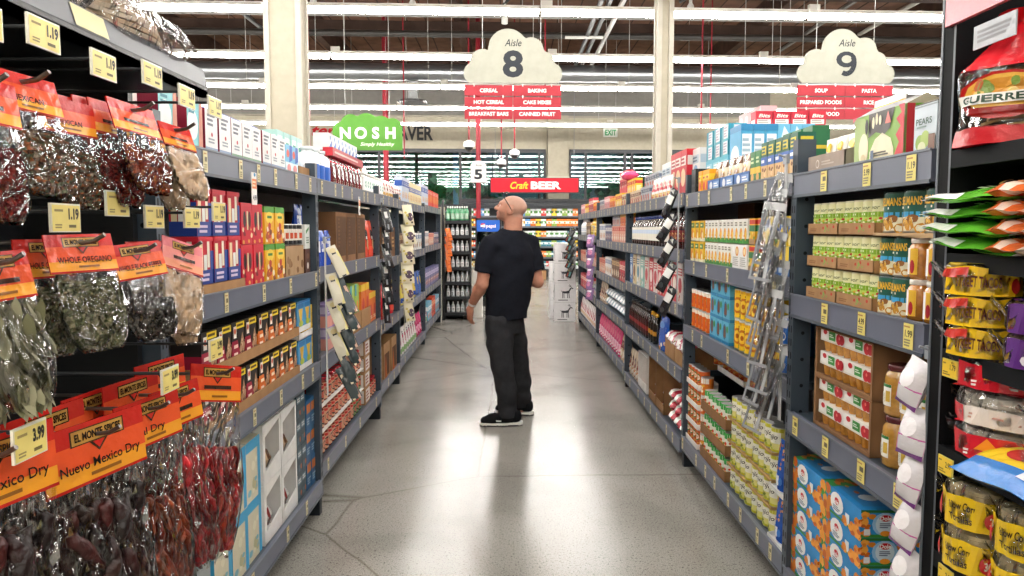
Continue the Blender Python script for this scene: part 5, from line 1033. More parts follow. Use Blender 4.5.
# ---------------------------------------------------------------- clip strips and what hangs on them
def clip_strip(x, y, z0, z1, s, col, label, r=.012):
    t = empty('clip_strip', (x, y, z1)); tag(t, label, 'clip strip'); q = MB(); L_ = z1-z0
    q.box(-.002, -r, -L_, .002, r, 0, col, 'gloss'); q.build('strip', t)
    q = MB(); q.box(-.006, -.02, -.004, .006, .02, .03, '#9aa0a6', 'steel'); q.tube([(0, 0, .02), (s*.03, 0, .03)], .004, '#9aa0a6', 'steel', 6); q.build('hook', t)
def hang_kind(nm, cat, w, h, t, base, art, m='gloss', header=None):
    """A packet hung by its top edge; origin at the top; it faces -Y."""
    k = Kind(nm, cat, w, t, h); q = MB()
    def sf(sg):
        def f(u, v, off=0):
            e = (max(0, 1-abs(2*u-1)**2.5))**.6*(max(0, math.sin(math.pi*min(1, (1-v)*1.0+.0)))**.6)
            return ((u-.5)*w*(-sg), sg*(t/2*e+.0012+off), -h*(1-v))
        return f
    cf = base if header is None else (lambda u, v: header if v > .78 else base)
    q.grid(sf(-1), 8, 10, cf, m); q.grid(sf(1), 8, 10, cf, m); q.art(sf(-1), art, m, seg=8, asp=h/w, eps=.001); k.part(q); return k
def hang_run(kind, x, y, z0, z1, n, rz, desc, tilt=.25, roll=0, dx=0, dy=0):
    for i in range(n):
        f = i/max(1, n-1); put(kind, (x+dx*f, y+dy*f, z1+(z0-z1)*f), rz+jr.uniform(-.2, .2), '%s, %s from the top' % (desc, ORD[i]) if n > 1 else desc, rx=-tilt+jr.uniform(-.06, .06), ry=roll+jr.uniform(-.1, .1))
k_hp = hang_kind('gravy_packet', 'packet', .058, .17, .012, '#c9c3ac', [('r', .3, .0, .7, .8, '#23262a'), ('r', .75, .0, 1, .8, '#d8cf8a'), ('e', .5, .85, .3, .08, '#c8b88a')])
k_hp2 = hang_kind('gravy_packet', 'packet', .058, .19, .012, '#2c3a3e', [('r', .1, .0, .35, .8, '#e6d8b4'), ('r', .65, .0, .9, .8, '#c8a08a')])
clip_strip(-.955, 3.93, .62, 1.42, 1, '#d8d8d4', 'pale hanging strip of gravy packets beside the taco bay post')
hang_run(k_hp, -.93, 3.93, .98, 1.40, 4, R(35), 'cream and black packet hanging beside the taco bay post', .3, -.3)
hang_run(k_hp2, -.90, 3.98, .76, 1.22, 6, R(35), 'dark teal packet hanging beside the taco bay post', .3, -.4)
k_hk = hang_kind('utensil_packet', 'packet', .08, .2, .02, '#1d1f22', [('r', .2, .55, .6, .8, '#dcdcd8'), ('r', .3, .1, .5, .3, '#8a8c90')])
clip_strip(-1.0, 5.95, .7, 1.7, 1, '#2a2d30', 'dark hanging strip by the salsa bay far post')
hang_run(k_hk, -.98, 5.95, .95, 1.66, 6, R(50), 'black utensil packet hanging by the salsa bay far post', .2)
k_hy = hang_kind('cream_packet', 'packet', .14, .2, .05, '#dfd8b8', [('e', .5, .4, .3, .2, '#5a4a5a'), ('s', 3, 6, .1, .1, .9, .7, ['#3a3236', '#c8b86a'], .1)])
clip_strip(-1.02, 7.3, .5, 1.7, 1, '#d8d4c0', 'pale hanging strip by the brown tray bay far post')
hang_run(k_hy, -.99, 7.3, .8, 1.72, 6, R(50), 'cream patterned packet hanging by the brown tray bay far post', .2)
k_ho = hang_kind('orange_packet', 'packet', .12, .2, .05, '#e2722c', [('r', .2, .2, .8, .6, '#b8401c')])
clip_strip(-1.04, 12.17, .8, 1.75, 1, '#d8d4c0', 'hanging strip at the far aisle end beside the black bottle rack')
hang_run(k_ho, -1.0, 12.17, 1.0, 1.5, 5, R(50), 'bright orange packet hanging at the far aisle end', .2)
k_hm = hang_kind('purple_packet', 'packet', .12, .16, .05, '#8a6a9a', [('e', .5, .4, .3, .2, '#d88ab0'), ('r', .2, .6, .8, .75, '#e8dcec')])
clip_strip(1.06, 9.62, .7, 1.5, -1, '#d8d4c0', 'hanging strip of purple packets by the pink bag bay far post')
hang_run(k_hm, 1.03, 9.62, .75, 1.42, 6, R(-50), 'purple and pink packet hanging by the pink bag bay far post', .2)
k_hs = hang_kind('spatula_packet', 'packet', .07, .2, .03, '#202226', [('r', .1, .5, .9, .78, '#e6e6e2'), ('p', [(.2, .9), (.5, .98), (.7, .85)], '#b8b8b4'), ('e', .5, .2, .26, .1, '#35383c')])
clip_strip(1.05, 4.76, .95, 1.78, -1, '#b8babc', 'grey hanging strip of black kitchen tools by the bean bay far post')
hang_run(k_hs, 1.035, 4.79, 1.12, 1.74, 5, R(-55), 'black kitchen tool packet hanging by the bean bay far post', .15, .5)
k_hg = hang_kind('tool_packet', 'packet', .1, .24, .03, '#23262a', [('p', [(.1, .5), (.4, .95), (.6, .95), (.3, .4)], '#c8d04a'), ('r', .5, .1, .8, .4, '#5a8a8a'), ('r', .2, .05, .4, .3, '#9a4a3a')])
clip_strip(1.04, 12.16, .8, 1.5, -1, '#5a5c60', 'hanging strip above the white goat boxes')
hang_run(k_hg, 1.0, 12.0, .95, 1.5, 5, R(-30), 'black and lime tool packet hanging above the white goat boxes', .15, .4)
# the clear plastic pouches at the bean bay near post
def clear_flap():
    k = Kind('clear_hanging_bag', 'plastic bag', .085, .012, .3).multi(); q = MB()
    def f(u, v): return ((u-.5)*.085, .008*math.sin(5*v+3*u), -.3*(1-v))
    q.grid(f, 6, 12, '#ffffff', 'film'); k.part(q, 'film_sleeve')
    q = MB(); q.box(-.044, -.002, -.302, .044, .002, -.29, '#9a9da2', 'gloss'); q.box(-.044, -.0015, -.03, .044, .0015, 0, '#c8cacd', 'gloss')
    q.box(-.044, -.001, -.3, -.036, .003, -.02, '#8f9398', 'gloss'); q.box(.01, -.001, -.3, .022, .003, -.02, '#b9bcc0', 'gloss'); k.part(q, 'edge_strip'); return k
k_fl = clear_flap()
clip_strip(1.045, 2.90, .75, 1.74, -1, '#c4c6c8', 'clear hanging strip of empty plastic sleeves by the bean bay near post')
for i in range(14):
    put(k_fl, (1.05-.02*(i % 3), 2.90+.018*(i % 2), 1.70-i*.055), R(-55)+jr.uniform(-.3, .3), 'empty clear plastic sleeve hanging by the bean bay near post, %s from the top' % ORD[i], rx=-.12, ry=.22+jr.uniform(-.08, .08))
# white and pink packets in front of the pear jars
k_wp = hang_kind('marshmallow_packet', 'packet', .085, .125, .05, '#d9d6da', [('r', 0, 0, 1, .42, '#d06cb0'), ('r', 0, .0, 1, .1, '#7a3f8a'), ('e', .5, .6, .3, .2, '#f4f2f4')])
clip_strip(1.045, 1.865, .5, 1.17, -1, '#dcdce0', 'hanging strip of white and pink packets by the tortilla rack')
hang_run(k_wp, 1.025, 1.865, .68, 1.165, 5, R(-85), 'white and pink packet hanging by the tortilla rack', .2, .15)
# little sale tickets on the top channels
k_tk2 = Kind('sale_ticket', 'ticket', .055, .002, .12); q = MB(); q.box(-.0275, -.001, -.12, .0275, .001, 0, '#f0eeea', 'card')
q.art(plane_surf((-.0275, -.001, -.12), (.055, 0, 0), (0, 0, .12), (0, -1, 0)), [('r', .05, .5, .95, .8, '#e8803a'), ('l', .1, .54, .9, .76, 2, '#f6d8b8'), ('t', '4.99', .5, .22, .16, '#2a2a2a', .7, .02), ('e', .5, .93, .2, .06, '#3a8ab8')], asp=2.2); k_tk2.part(q)
put(k_tk2, (-.955, 2.86, 1.70), math.pi/2, 'white and orange sale ticket hanging from the taco bay top shelf')
put(k_tk2, (-.985, 5.0, 1.70), math.pi/2, 'white and orange sale ticket hanging from the salsa bay top shelf')
# ================================================================ the spice rack
RX = -.82
t = empty('spice_rack', (RX, 1.0, 0)); tag(t, 'black peg rack of hanging spice and chile bags under a black canopy shelf', 'display rack')
def rel(x0, y0, z0, x1, y1, z1, colr, m='steel', nm='panel'):
    q = MB(); q.box(x0-RX, y0-1.0, z0, x1-RX, y1-1.0, z1, colr, m); return q.build(nm, t)
BLK = '#15171a'
q = MB(); q.box(-1.36-RX, -.35, .1, -1.33-RX, 1.1, 2.1, '#1b1e22', 'steel')
for i in range(13):
    for j in range(14): q.add([(-1.3295-RX, -.25+i*.1+dx, .75+j*.08+dz) for dx, dz in ((-.006, -.006), (.006, -.006), (.006, .006), (-.006, .006))], [(0, 1, 2, 3)], '#050606', 'matte')
q.build('peg_panel', t)
rel(-1.38, 2.085, .05, -1.03, 2.11, 1.86, BLK, nm='end_panel')
q = MB(); q.box(-1.36-RX, -.35, 1.862, -.02, 1.09, 1.885, BLK, 'steel')
q.add([(0, -.35, 1.845), (0, 1.1, 1.845), (0, 1.1, 1.862), (0, -.35, 1.862), (-.02, -.35, 1.845), (-.02, 1.1, 1.845)], [(0, 1, 2, 3), (4, 5, 1, 0)], BLK, 'steel')
q.box(-.02, -.35, 1.845, 0, 1.1, 1.875, BLK, 'steel')
cs = q.build('canopy_shelf', t)
q = MB(); q.add([(.001, -.35, 1.872), (.001, 1.1, 1.872), (-.012, 1.1, 1.92), (-.012, -.35, 1.92), (-.02, -.35, 1.872), (-.02, 1.1, 1.872), (-.026, 1.1, 1.92), (-.026, -.35, 1.92)], [(0, 1, 2, 3), (5, 4, 7, 6), (3, 2, 6, 7), (1, 5, 6, 2), (4, 0, 3, 7)], '#62656b', 'steel'); q.build('price_channel', cs)
for yy in (1.53, 1.12):
    q = MB(); yb = yy-1.0
    q.add([(.002, yb-.06, 1.875), (.002, yb+.06, 1.875), (-.0095, yb+.06, 1.917), (-.0095, yb-.06, 1.917)], [(0, 1, 2, 3)], '#d6d09c', 'card'); q.build('price_tag', cs)
q = MB(); q.box(-1.36-RX, -.35, .06, -.08, 1.09, .1, BLK, 'steel'); q.build('base_shelf', t)
def rack_pos(px, py, X):
    y = 757.7*X/(px-510); return y, 1.49+(229-py)/757.7*y
def hook(px, py, X, price, tagw=.085, tagh=.048, hang=True):
    """A peg hook with a price ticket on its upper arm."""
    y, z = rack_pos(px, py, X); h = MB(); yl = y-1.0
    h.tube([(-1.33-RX, yl, z+.012), (X-.012-RX, yl, z+.012)], .0035, '#2a2c2f', 'steel', 6)
    if hang:
        h.tube([(-1.33-RX, yl, z-.05), (X+.005-RX, yl, z-.05), (X+.025-RX, yl, z-.044), (X+.042-RX, yl, z-.03)], .004, '#6d6864', 'metal', 8)
    hk = h.build('peg_hook', t)
    g = MB(); P0 = X-RX; hh = tagh/2; hw = tagw/2; sl = .008
    g.box(P0-.004, yl-hw, z-hh, P0, yl+hw, z+hh, '#ece9d8', 'gloss')
    sf = plane_surf((P0+.0004, yl-hw, z-hh), (0, tagw, 0), (0, 0, tagh), (1, 0, 0))
    g.art(sf, [('r', .03, .04, .97, .94, '#e9d880'), ('l', .1, .68, .45, .82, 1, '#9a8a52'), ('t', price, .72, .64, .34, '#2f2b20', .36, .05), ('l', .1, .12, .4, .3, 2, '#9a8a52'), ('l', .55, .12, .92, .3, 1, '#6f6438')], 'card', asp=tagh/tagw, eps=.0003)
    g.build('price_tag', hk); return y, z
for px, py, p_ in ((-2, 25, '.89'), (57, 40, '1.19'), (114, 70, '1.19'), (161, 79, '1.19'), (194, 100, '1.19'), (221, 110, '1.19')): hook(px, py, -.745, p_, hang=False)
for px, py, p_ in ((3, 203, '1.19'), (70, 218, '1.19'), (122, 204, '1.19'), (158, 217, '1.19'), (195, 218, '1.19'), (222, 212, '1.19')): hook(px, py, -.745, p_, hang=False)
for px, py, p_ in ((24, 443, '3.99'), (168, 380, '3.99'), (215, 349, '3.99')): hook(px, py, -.69, p_, .076, .05, False)
q = MB(); q.tube([(-1.33-RX, -.3, 1.32), (-1.33-RX, 1.05, 1.32)], .008, '#2a2c2f', 'steel', 6); q.build('cross_bar', t)

CR, CO, CY = '#c3261f', '#e4562a', '#eda02c'
def header_art(title, brand=True, pale=False):
    a = [('r', 0, .0, 1, .34, CY if not pale else '#ee9a78'), ('r', 0, .3, 1, .72, CO if not pale else '#ec8f86'), ('r', 0, .68, 1, 1, CR if not pale else '#e07a80'), ('r', 0, 0, 1, .05, '#b5281e')]
    if brand: a += [('r', .24, .66, .78, .92, '#3f2a1a'), ('r', .255, .68, .765, .9, '#b5893e'), ('p', [(.42, .66), (.6, .66), (.51, .48)], '#3f2a1a'), ('p', [(.45, .655), (.57, .655), (.51, .53)], '#c8281f'), ('t', 'EL MONTE SPICES', .51, .79, .12, '#2a1c12', .46, .03)]
    if title: a += [('t', title, .52, .33, .15, '#2a1a12', min(.8, .062*len(title)), .01)]
    else: a += [('l', .25, .3, .8, .48, 1, '#3a2014')]
    return a+[('l', .4, .1, .75, .2, 1, '#8a5a20')]
def clump(mb, surf_in, n, seed, cols, size, m, kind, span=(.1, .1)):
    """Flakes, leaves, sticks or pods that fill the inside of a bag; surf_in(u, v, w) -> point."""
    rr = random.Random(seed)
    for i in range(n):
        u, v, w_ = rr.random(), rr.random(), rr.uniform(-1, 1); p = Vector(surf_in(u, v, w_)); co = c(cols[i % len(cols)])
        if kind == 'leaf':
            a = Vector((rr.uniform(-.35, .35), rr.uniform(-.4, .4), rr.choice((-1, 1)))).normalized()*size; b_ = Vector((1, rr.uniform(-1.2, 1.2), rr.uniform(-.3, .3))).normalized()*size*.36
            nn = a.cross(b_).normalized()*size*.12
            mb.add([p-a, p-a*.5+b_*.8, p+b_, p+a*.55+b_*.7, p+a, p+a*.55-b_*.7, p-b_, p-a*.5-b_*.8, p+nn], [(0, 1, 8), (1, 2, 8), (2, 3, 8), (3, 4, 8), (4, 5, 8), (5, 6, 8), (6, 7, 8), (7, 0, 8)], co, m, True)
        elif kind == 'flake':
            d1 = Vector((rr.gauss(0, 1), rr.gauss(0, 1), rr.gauss(0, 1))).normalized()*size*rr.uniform(.5, 1.3); d2 = d1.cross(Vector((rr.gauss(0, 1), rr.gauss(0, 1), rr.gauss(0, 1)))).normalized()*size*.45
            mb.add([p-d1, p+d2, p+d1, p-d2], [(0, 1, 2, 3)], co, m)
        else:
            fat = size*(.11 if kind == 'pod' else .17); an = rr.uniform(-.75, .75)+math.pi/2*rr.choice((1, -1)); L_ = size*rr.uniform(.8, 1.3)
            du, dv = math.cos(an)*L_/span[0], math.sin(an)*L_/span[1]; dw = rr.uniform(-.5, .5); bend = rr.uniform(-1, 1)*.3
            pts, rad = [], []
            for j in range(8):
                f = j/7-.5; bb_ = bend*math.cos(math.pi*f)
                pts.append(Vector(surf_in(min(.95, max(.05, u+du*f+dv*bb_*.5+rr.uniform(-.012, .012))), min(.99, max(.01, v+dv*f+du*bb_*.3+rr.uniform(-.01, .01))), min(.8, max(-.8, w_*.85+dw*f)))))
                rad.append(max(.0012, fat*(math.sin(math.pi*min(1, (f+.5)*.9+.12))**.7)*rr.uniform(.7, 1.25)))
            mb.tube(pts, rad, co, m, 7)
            if kind == 'fat' and i % 4 == 0:
                d = (pts[0]-pts[1]).normalized(); mb.tube([pts[0], pts[0]+d*size*.16+Vector((.004, 0, 0))], [fat*.28, fat*.12], '#a8824a', m, 5)
def header_bag(nm, hw, hh, fw, fl, th, title, content, seed, brand=True, pale=False, fill=(.02, .75), label_body=None, cat='spice bag'):
    k = Kind(nm, cat, fw, th, hh+fl).multi(); q = MB()
    q.box(-hw/2, -.0012, -hh*.72, hw/2, .0012, hh*.28, CR if not pale else '#e07a80', 'gloss')
    q.art(plane_surf((-hw/2, -.0013, -hh*.72), (hw, 0, 0), (0, 0, hh), (0, -1, 0)), header_art(title, brand, pale), 'gloss', asp=hh/hw, eps=.00025); k.part(q, 'header_card')
    z0 = -hh*.72; rr = random.Random(seed); ph = [rr.uniform(0, 6) for _ in range(6)]
    def prof(v): return max(.02, math.sin(math.pi*min(.985, .5*(1-v)**1.0+.48*(1-v)))**.55)*min(1, .15+1.5*(1-v)) if v < 1 else .02
    def sf(sg, k_=1.0):
        def f(u, v):
            wd = (hw*.96+(fw-hw*.96)*min(1, (1-v)*2.2))*(1-.42*(1-v)**5); e = max(0, 1-abs(2*u-1)**2.6)**.6
            wr = .0022*math.sin(23*u+9*v+ph[0])+.0025*math.sin(17*v-8*u+ph[1])+.0018*math.sin(41*u*v+ph[2])+.0016*math.sin(33*(u-v)+ph[3])
            return ((u-.5)*wd*(-sg)*k_, sg*(th/2*e*prof(v)*k_+.0015)+wr*e, z0-fl*(1-v)*(1 if k_ == 1 else .985))
        return f
    F = MB(); F.grid(sf(-1), 26, 30, '#ffffff', 'film'); F.grid(sf(1), 10, 14, '#ffffff', 'film')
    k.part(F, 'clear_bag')
    g = MB(); v0, v1 = fill
    def inner(u, v, w_):
        vv = v0+(v1-v0)*v; a, b_ = sf(-1, .93)(u*.92+.04, vv), sf(1, .93)(1-(u*.92+.04), vv)
        return tuple(a[i]*(1-w_)/2+b_[i]*(1+w_)/2 for i in range(3))
    kind, cols, size, n, m = content
    if kind in ('flake', 'grain'):                     # a solid lumpy heap with loose flakes over it
        for sg in (-1, 1):
            def hf(u, v, sg=sg):
                vv = v0+(v1-v0)*v-(.03*math.sin(5*u+ph[4]) if v > .9 else 0); p = sf(sg, .9)(u, vv); n_ = .003*math.sin(60*u+40*v+ph[5]*7)
                sq = max(.15, (1-v**5)); return (p[0], p[1]*sq+n_, p[2])
            g.grid(hf, 18, 18, lambda u, v: c(cols[int(rr.random()*len(cols))]), m)
        clump(g, lambda u, v, w_: inner(u, v*.97, -.86 if w_ < .5 else .86), n, seed, cols, size, m, 'flake')
    else:
        clump(g, inner, n, seed, cols, size, m, kind, (fw, fl*(v1-v0)))
    o = k.part(g, {'leaf': 'bay_leaves', 'pod': 'dried_chiles', 'fat': 'dried_chiles', 'stick': 'bark_sticks'}.get(kind, 'spice_filling'), kind='stuff')
    return k
HERB = ['#6b6a4e', '#7d7a58', '#55563c', '#8a7a5a', '#4a4a34']
C_mix = ('flake', ['#7a5a44', '#94806a', '#5a4434', '#a8643c', '#6a6a50'], .006, 420, 'grain')
C_reg = ('flake', ['#6b6b4a', '#7f7d56', '#525236', '#8f8a66', '#5f6644'], .006, 520, 'grain')
C_pep = ('flake', ['#26221f', '#332d28', '#1d1a18', '#453c34'], .0035, 380, 'grain')
C_red = ('flake', ['#8a2f1c', '#a8431f', '#5f1f16', '#b8602a'], .005, 420, 'grain')
C_bay = ('leaf', ['#7d7c5c', '#8c8a6e', '#66664a', '#98957a'], .027, 110, 'matte')
C_tan = ('flake', ['#d6b692', '#d0ae88', '#dabc9a'], .006, 10, 'cloth')
C_drk = ('fat', ['#2e100f', '#220c0c', '#3e1614', '#1a0b0a', '#28140f'], .085, 75, 'chile')
C_brn = ('pod', ['#96321f', '#aa4026', '#7a2418', '#b8502e'], .06, 190, 'chile')
C_crm = ('pod', ['#b01a22', '#c42028', '#8a1018', '#9c1a1c'], .06, 190, 'chile')
C_brt = ('pod', ['#c4141c', '#d8242c', '#9a1018', '#d8452c', '#86101a'], .062, 210, 'chile')
k_A = header_bag('spice_bag', .125, .062, .125, .135, .035, 'MEXICAN', C_mix, 1, brand=False)
k_C = header_bag('spice_bag', .12, .065, .115, .125, .04, '', C_red, 2, brand=False)
k_Rd = header_bag('spice_bag', .12, .065, .115, .14, .035, '', ('flake', ['#7a1c18', '#8f2a20', '#5c1412'], .005, 260, 'grain'), 3, brand=False)
k_D = header_bag('spice_bag', .085, .06, .09, .13, .03, '', C_tan, 4, brand=False, fill=(.02, .95))
k_E = header_bag('spice_bag', .105, .07, .105, .155, .05, '', C_bay, 5, brand=True, fill=(.03, .92))
k_F = header_bag('spice_bag', .118, .066, .12, .135, .045, 'WHOLE OREGANO', C_reg, 6, brand=True, fill=(.02, .9))
k_G = header_bag('spice_bag', .13, .07, .13, .125, .04, 'WHOLE BLACK PEPPER', C_pep, 7, brand=True, fill=(.02, .62))
k_H = header_bag('spice_bag', .1, .075, .1, .15, .035, '', C_tan, 8, brand=True, pale=True, fill=(.02, .95))
k_N = header_bag('chile_bag', .235, .105, .21, .36, .08, 'Nuevo Mexico Dry', C_drk, 9, fill=(.02, .9), cat='chile bag')
k_O = header_bag('chile_bag', .2, .095, .16, .38, .075, 'al Dry', C_brn, 10, fill=(.03, .72), cat='chile bag')
k_B = header_bag('chile_bag', .2, .1, .16, .2, .05, '', ('fat', ['#2e100f', '#220c0c'], .08, 14, 'chile'), 19, fill=(.05, .6), cat='chile bag')
k_P = header_bag('chile_bag', .16, .09, .125, .33, .07, '', C_crm, 11, fill=(.03, .8), cat='chile bag')
k_Q = header_bag('chile_bag', .15, .09, .165, .37, .085, '', C_brt, 12, fill=(.04, .7), cat='chile bag')
def hangbag(k, px, py, X, yaw, roll, pitch, label):
    y, z = rack_pos(px, py, X)
    if X > -.75:
        h = MB(); yl = y-1.0; P0 = X-RX; zz = z+.004
        h.tube([(-1.33-RX, yl, zz), (P0+.006, yl, zz), (P0+.026, yl-.002, zz+.003), (P0+.045, yl-.004, zz+.014)], .0038, '#6d6864', 'metal', 8); h.build('peg_hook', t)
    put(k, (X, y, z), R(90-yaw), label, rx=-R(pitch), ry=R(roll))
hangbag(k_Rd, -12, 92, -.72, 15, 4, 14, 'bag of red spice cut by the frame edge on the top hook row')
hangbag(k_A, 32, 88, -.73, 15, 3, 20, 'clear bag of mixed brown herbs with orange header on the top hook row')
hangbag(k_A, 74, 112, -.79, 15, 2, 10, 'tan herb bag hanging just behind the mixed brown herbs bag')
hangbag(k_Rd, 88, 112, -.80, 8, 0, 8, 'dark red spice bag, third behind the crushed red bag')
hangbag(k_Rd, 103, 112, -.79, 8, 0, 10, 'dark red spice bag, second behind the crushed red bag')
hangbag(k_Rd, 118, 115, -.775, 10, 2, 12, 'dark red spice bag directly behind the crushed red bag')
hangbag(k_C, 139, 115, -.735, 16, 5, 22, 'clear bag of crushed red chile with orange header on the top hook row')
hangbag(k_D, 168, 136, -.775, 20, 4, 14, 'tan stick bag behind the small red headed one on the top hook row')
hangbag(k_D, 181, 134, -.735, 26, 8, 30, 'small bag of tan sticks with red header at the end of the top hook row')
hangbag(k_E, -4, 266, -.72, 18, -4, 12, 'long clear bag of pale bay leaves on the middle hook row')
hangbag(k_E, -30, 275, -.76, 12, 0, 6, 'bay leaf bag behind the front one at the frame edge')
hangbag(k_F, 46, 250, -.785, 14, 0, 6, 'dark herb bag hanging behind the oregano bag')
hangbag(k_F, 82, 245, -.725, 28, -1, 16, 'clear bag of green oregano with orange header on the middle hook row')
hangbag(k_G, 136, 253, -.73, 22, -5, 14, 'clear bag of black peppercorns with orange header on the middle hook row')
hangbag(k_G, 150, 250, -.79, 15, 0, 6, 'peppercorn bag hanging behind the front one on the middle hook row')
hangbag(k_H, 176, 258, -.78, 20, 4, 12, 'tan bark bag behind the pink headed one on the middle hook row')
hangbag(k_H, 184, 250, -.725, 34, 18, 26, 'pink headed bag of tan bark tilting outward on the middle hook row')
hangbag(k_N, -22, 462, -.73, 12, 0, 4, 'dark chile bag at the frame edge behind the first three ninety-nine ticket')
hangbag(k_N, 90, 438, -.72, 12, 0, 5, 'large bag of dark dried chiles with a gold brand plate on its orange header')
hangbag(k_B, 40, 428, -.80, 5, 0, 3, 'dark chile bag whose red header shows behind the first price ticket')
hangbag(k_B, 90, 405, -.86, 5, 0, 2, 'dark chile bag whose red header shows behind the gold brand plate')
hangbag(k_O, 144, 412, -.735, 10, 0, 6, 'bag of red brown chiles next to the large dark chile bag')
hangbag(k_B, 128, 392, -.83, 6, 0, 2, 'red brown chile bag with its header behind the second price ticket')
hangbag(k_P, 172, 398, -.745, 14, -2, 8, 'bag of crimson chiles between the red brown and the bright red ones')
hangbag(k_B, 158, 372, -.85, 8, 0, 3, 'crimson chile bag with only its header showing behind the price tickets')
hangbag(k_Q, 214, 376, -.72, 30, 12, 10, 'bag of bright red chiles with tilted orange header at the rack end')
# bags lying on the canopy shelf
def layered_bag(nm, w, l, t, cols, seed, cat='bag'):
    k = Kind(nm, cat, w, l, t).multi(); g = MB(); rr = random.Random(seed); nn = 9
    for i in range(nn):
        z = .006+i*(t*.82)/nn; f = .8+.12*math.sin(math.pi*(i+.8)/nn); ox = rr.uniform(-.006, .006); n_ = 22
        pr = [(.001, 0), (1, 0), (1.0, 1), (.001, 1)]
        P = []
        for rz_, zz in ((f, z), (f*1.0, z+t*.82/nn*.8)): P += [(ox+math.copysign(abs(math.cos(2*math.pi*a/n_))**.75, math.cos(2*math.pi*a/n_))*w/2*rz_, math.copysign(abs(math.sin(2*math.pi*a/n_))**.75, math.sin(2*math.pi*a/n_))*l/2*rz_, zz+.003*math.sin(a*1.7+i)) for a in range(n_)]
        g.add(P, [(a, (a+1) % n_, n_+(a+1) % n_, n_+a) for a in range(n_)]+[tuple(range(n_, 2*n_))], cols[i % len(cols)], 'matte', False)
    k.part(g, 'flat_stack'); F = MB(); ph = [rr.uniform(0, 6) for _ in range(4)]
    for sg in (1, -1):
        def f(u, v, sg=sg):
            e = max(0, (1-abs(2*u-1)**4)*(1-abs(2*v-1)**4))**.45; wr = .004*math.sin(14*u+9*v+ph[0])+.003*math.sin(25*u-13*v+ph[1])
            uu = u if sg > 0 else 1-u
            return ((uu-.5)*w*1.1, (v-.5)*l*1.1, max(.0015, t/2+sg*t/2*e*1.06+wr*e))
        F.grid(f, 22, 20, '#ffffff', 'film')
    k.part(F, 'clear_bag'); return k
k_tost = layered_bag('tostada_bag', .42, .3, .13, ['#ead8bc', '#dcc4a2', '#f0e2ca'], 3)
put(k_tost, (-.975, 1.79, 1.886), R(90), 'clear bag of tan flat breads lying on the black canopy shelf')
k_wht = layered_bag('tostada_bag', .36, .28, .12, ['#d8d2c6', '#cfc8ba'], 5)
put(k_wht, (-.98, 1.36, 1.886), R(90), 'clear bag of pale flat breads cut by the upper frame edge on the canopy shelf')

# ================================================================ the tortilla rack
GX = 1.02
t = empty('tortilla_rack', (GX, 1.2, 0)); tag(t, 'black shelving rack of tortilla bags with a pink header panel', 'display rack')
q = MB(); q.box(0, .575, .02, .52, .625, 2.2, '#0c0d0f', 'black'); q.add([(-.001, .572, .02), (-.001, .58, .02), (-.001, .58, 2.2), (-.001, .572, 2.2)], [(3, 2, 1, 0)], '#4c5259', 'steel'); q.box(-.002, .622, .02, .004, .63, 2.2, '#5a6168', 'steel'); q.build('end_panel', t)
q = MB(); q.box(.5, -.45, .02, .52, .575, 2.2, '#0c0d0f', 'black'); q.build('back_panel', t)
q = MB(); q.box(.0, -.47, .02, .52, -.45, 2.2, '#0c0d0f', 'black'); q.build('end_panel', t)
hd = MB(); hd.box(-.012, -.45, 1.955, 0, .6, 2.2, '#d9727c', 'gloss'); hd.build('header_panel', t)
RLV = [1.668, 1.432, 1.207, .977, .72]
TG = [[1.66, 1.25], [1.72, 1.38], [1.735, 1.4], [1.735, 1.4], [1.715, 1.4]]
for z, ty, p_ in zip(RLV, TG, ('', '2.49', '1.79', '2.99', '2.69')):
    q = MB(); q.box(.012, -.45, z-.03, .5, .575, z, '#0c0d0f', 'black'); q.box(0, -.45, z-.038, .012, .575, z+.002, '#121417', 'black'); s_ = q.build('shelf', t)
    if not p_: continue
    for yy in ty:
        g = MB(); yl = yy-1.2; w_, h_ = .058, .042; g.box(-.004, yl-w_/2, z-.06, -.001, yl+w_/2, z-.06+h_, '#eadb70', 'gloss')
        g.art(plane_surf((-.0042, yl+w_/2, z-.06), (0, -w_, 0), (0, 0, h_), (-1, 0, 0)), [('r', .03, .05, .97, .95, '#efcb3a'), ('t', p_, .72, .6, .3, '#3a2f14', .38, .02), ('l', .08, .1, .6, .35, 2, '#8a7426'), ('l', .08, .7, .4, .85, 1, '#8a7426')], asp=h_/w_, eps=.0003); g.build('price_tag', s_)
g = MB(); g.box(-.004, .36, 1.88, -.001, .5, 1.93, '#8f9298', 'gloss'); g.art(plane_surf((-.0042, .5, 1.88), (0, -.14, 0), (0, 0, .05), (-1, 0, 0)), [('l', .1, .2, .9, .8, 3, '#6a6c70')]); g.build('ticket_holder', t)
# the big red topped bag
k = Kind('tostada_bag', 'tortilla bag', .3, .2, .33).multi(); g = MB()
P_ = MB()
for i in range(13):
    n_ = 22; z = .045+i*.0125; r_ = .095+.006*math.sin(i*2.1)
    P_.add([(.02+r_*math.cos(2*math.pi*a/n_)*1.1, r_*math.sin(2*math.pi*a/n_)*.9, z+dz+.004*math.sin(3*2*math.pi*a/n_+i)) for dz in (0, .007) for a in range(n_)], [(a, (a+1) % n_, n_+(a+1) % n_, n_+a) for a in range(n_)]+[tuple(range(n_, 2*n_))], ['#c99a5c', '#b98a4e', '#d8ac70'][i % 3], 'matte')
k.part(P_, 'tostada_stack')
def rsurf(u, v, off=0):
    a = -math.pi/2+(u-.5)*2*math.pi; rr_ = .118*(1+.05*math.sin(5*a+7*v)+.03*math.sin(11*a-9*v))*(1 if v < .55 else max(.16, 1-(v-.55)*2.1 if v < .93 else .2+(v-.93)*4))
    return ((rr_+off)*math.cos(a)*1.15, (rr_+off)*math.sin(a)*.85, .002+.33*v)
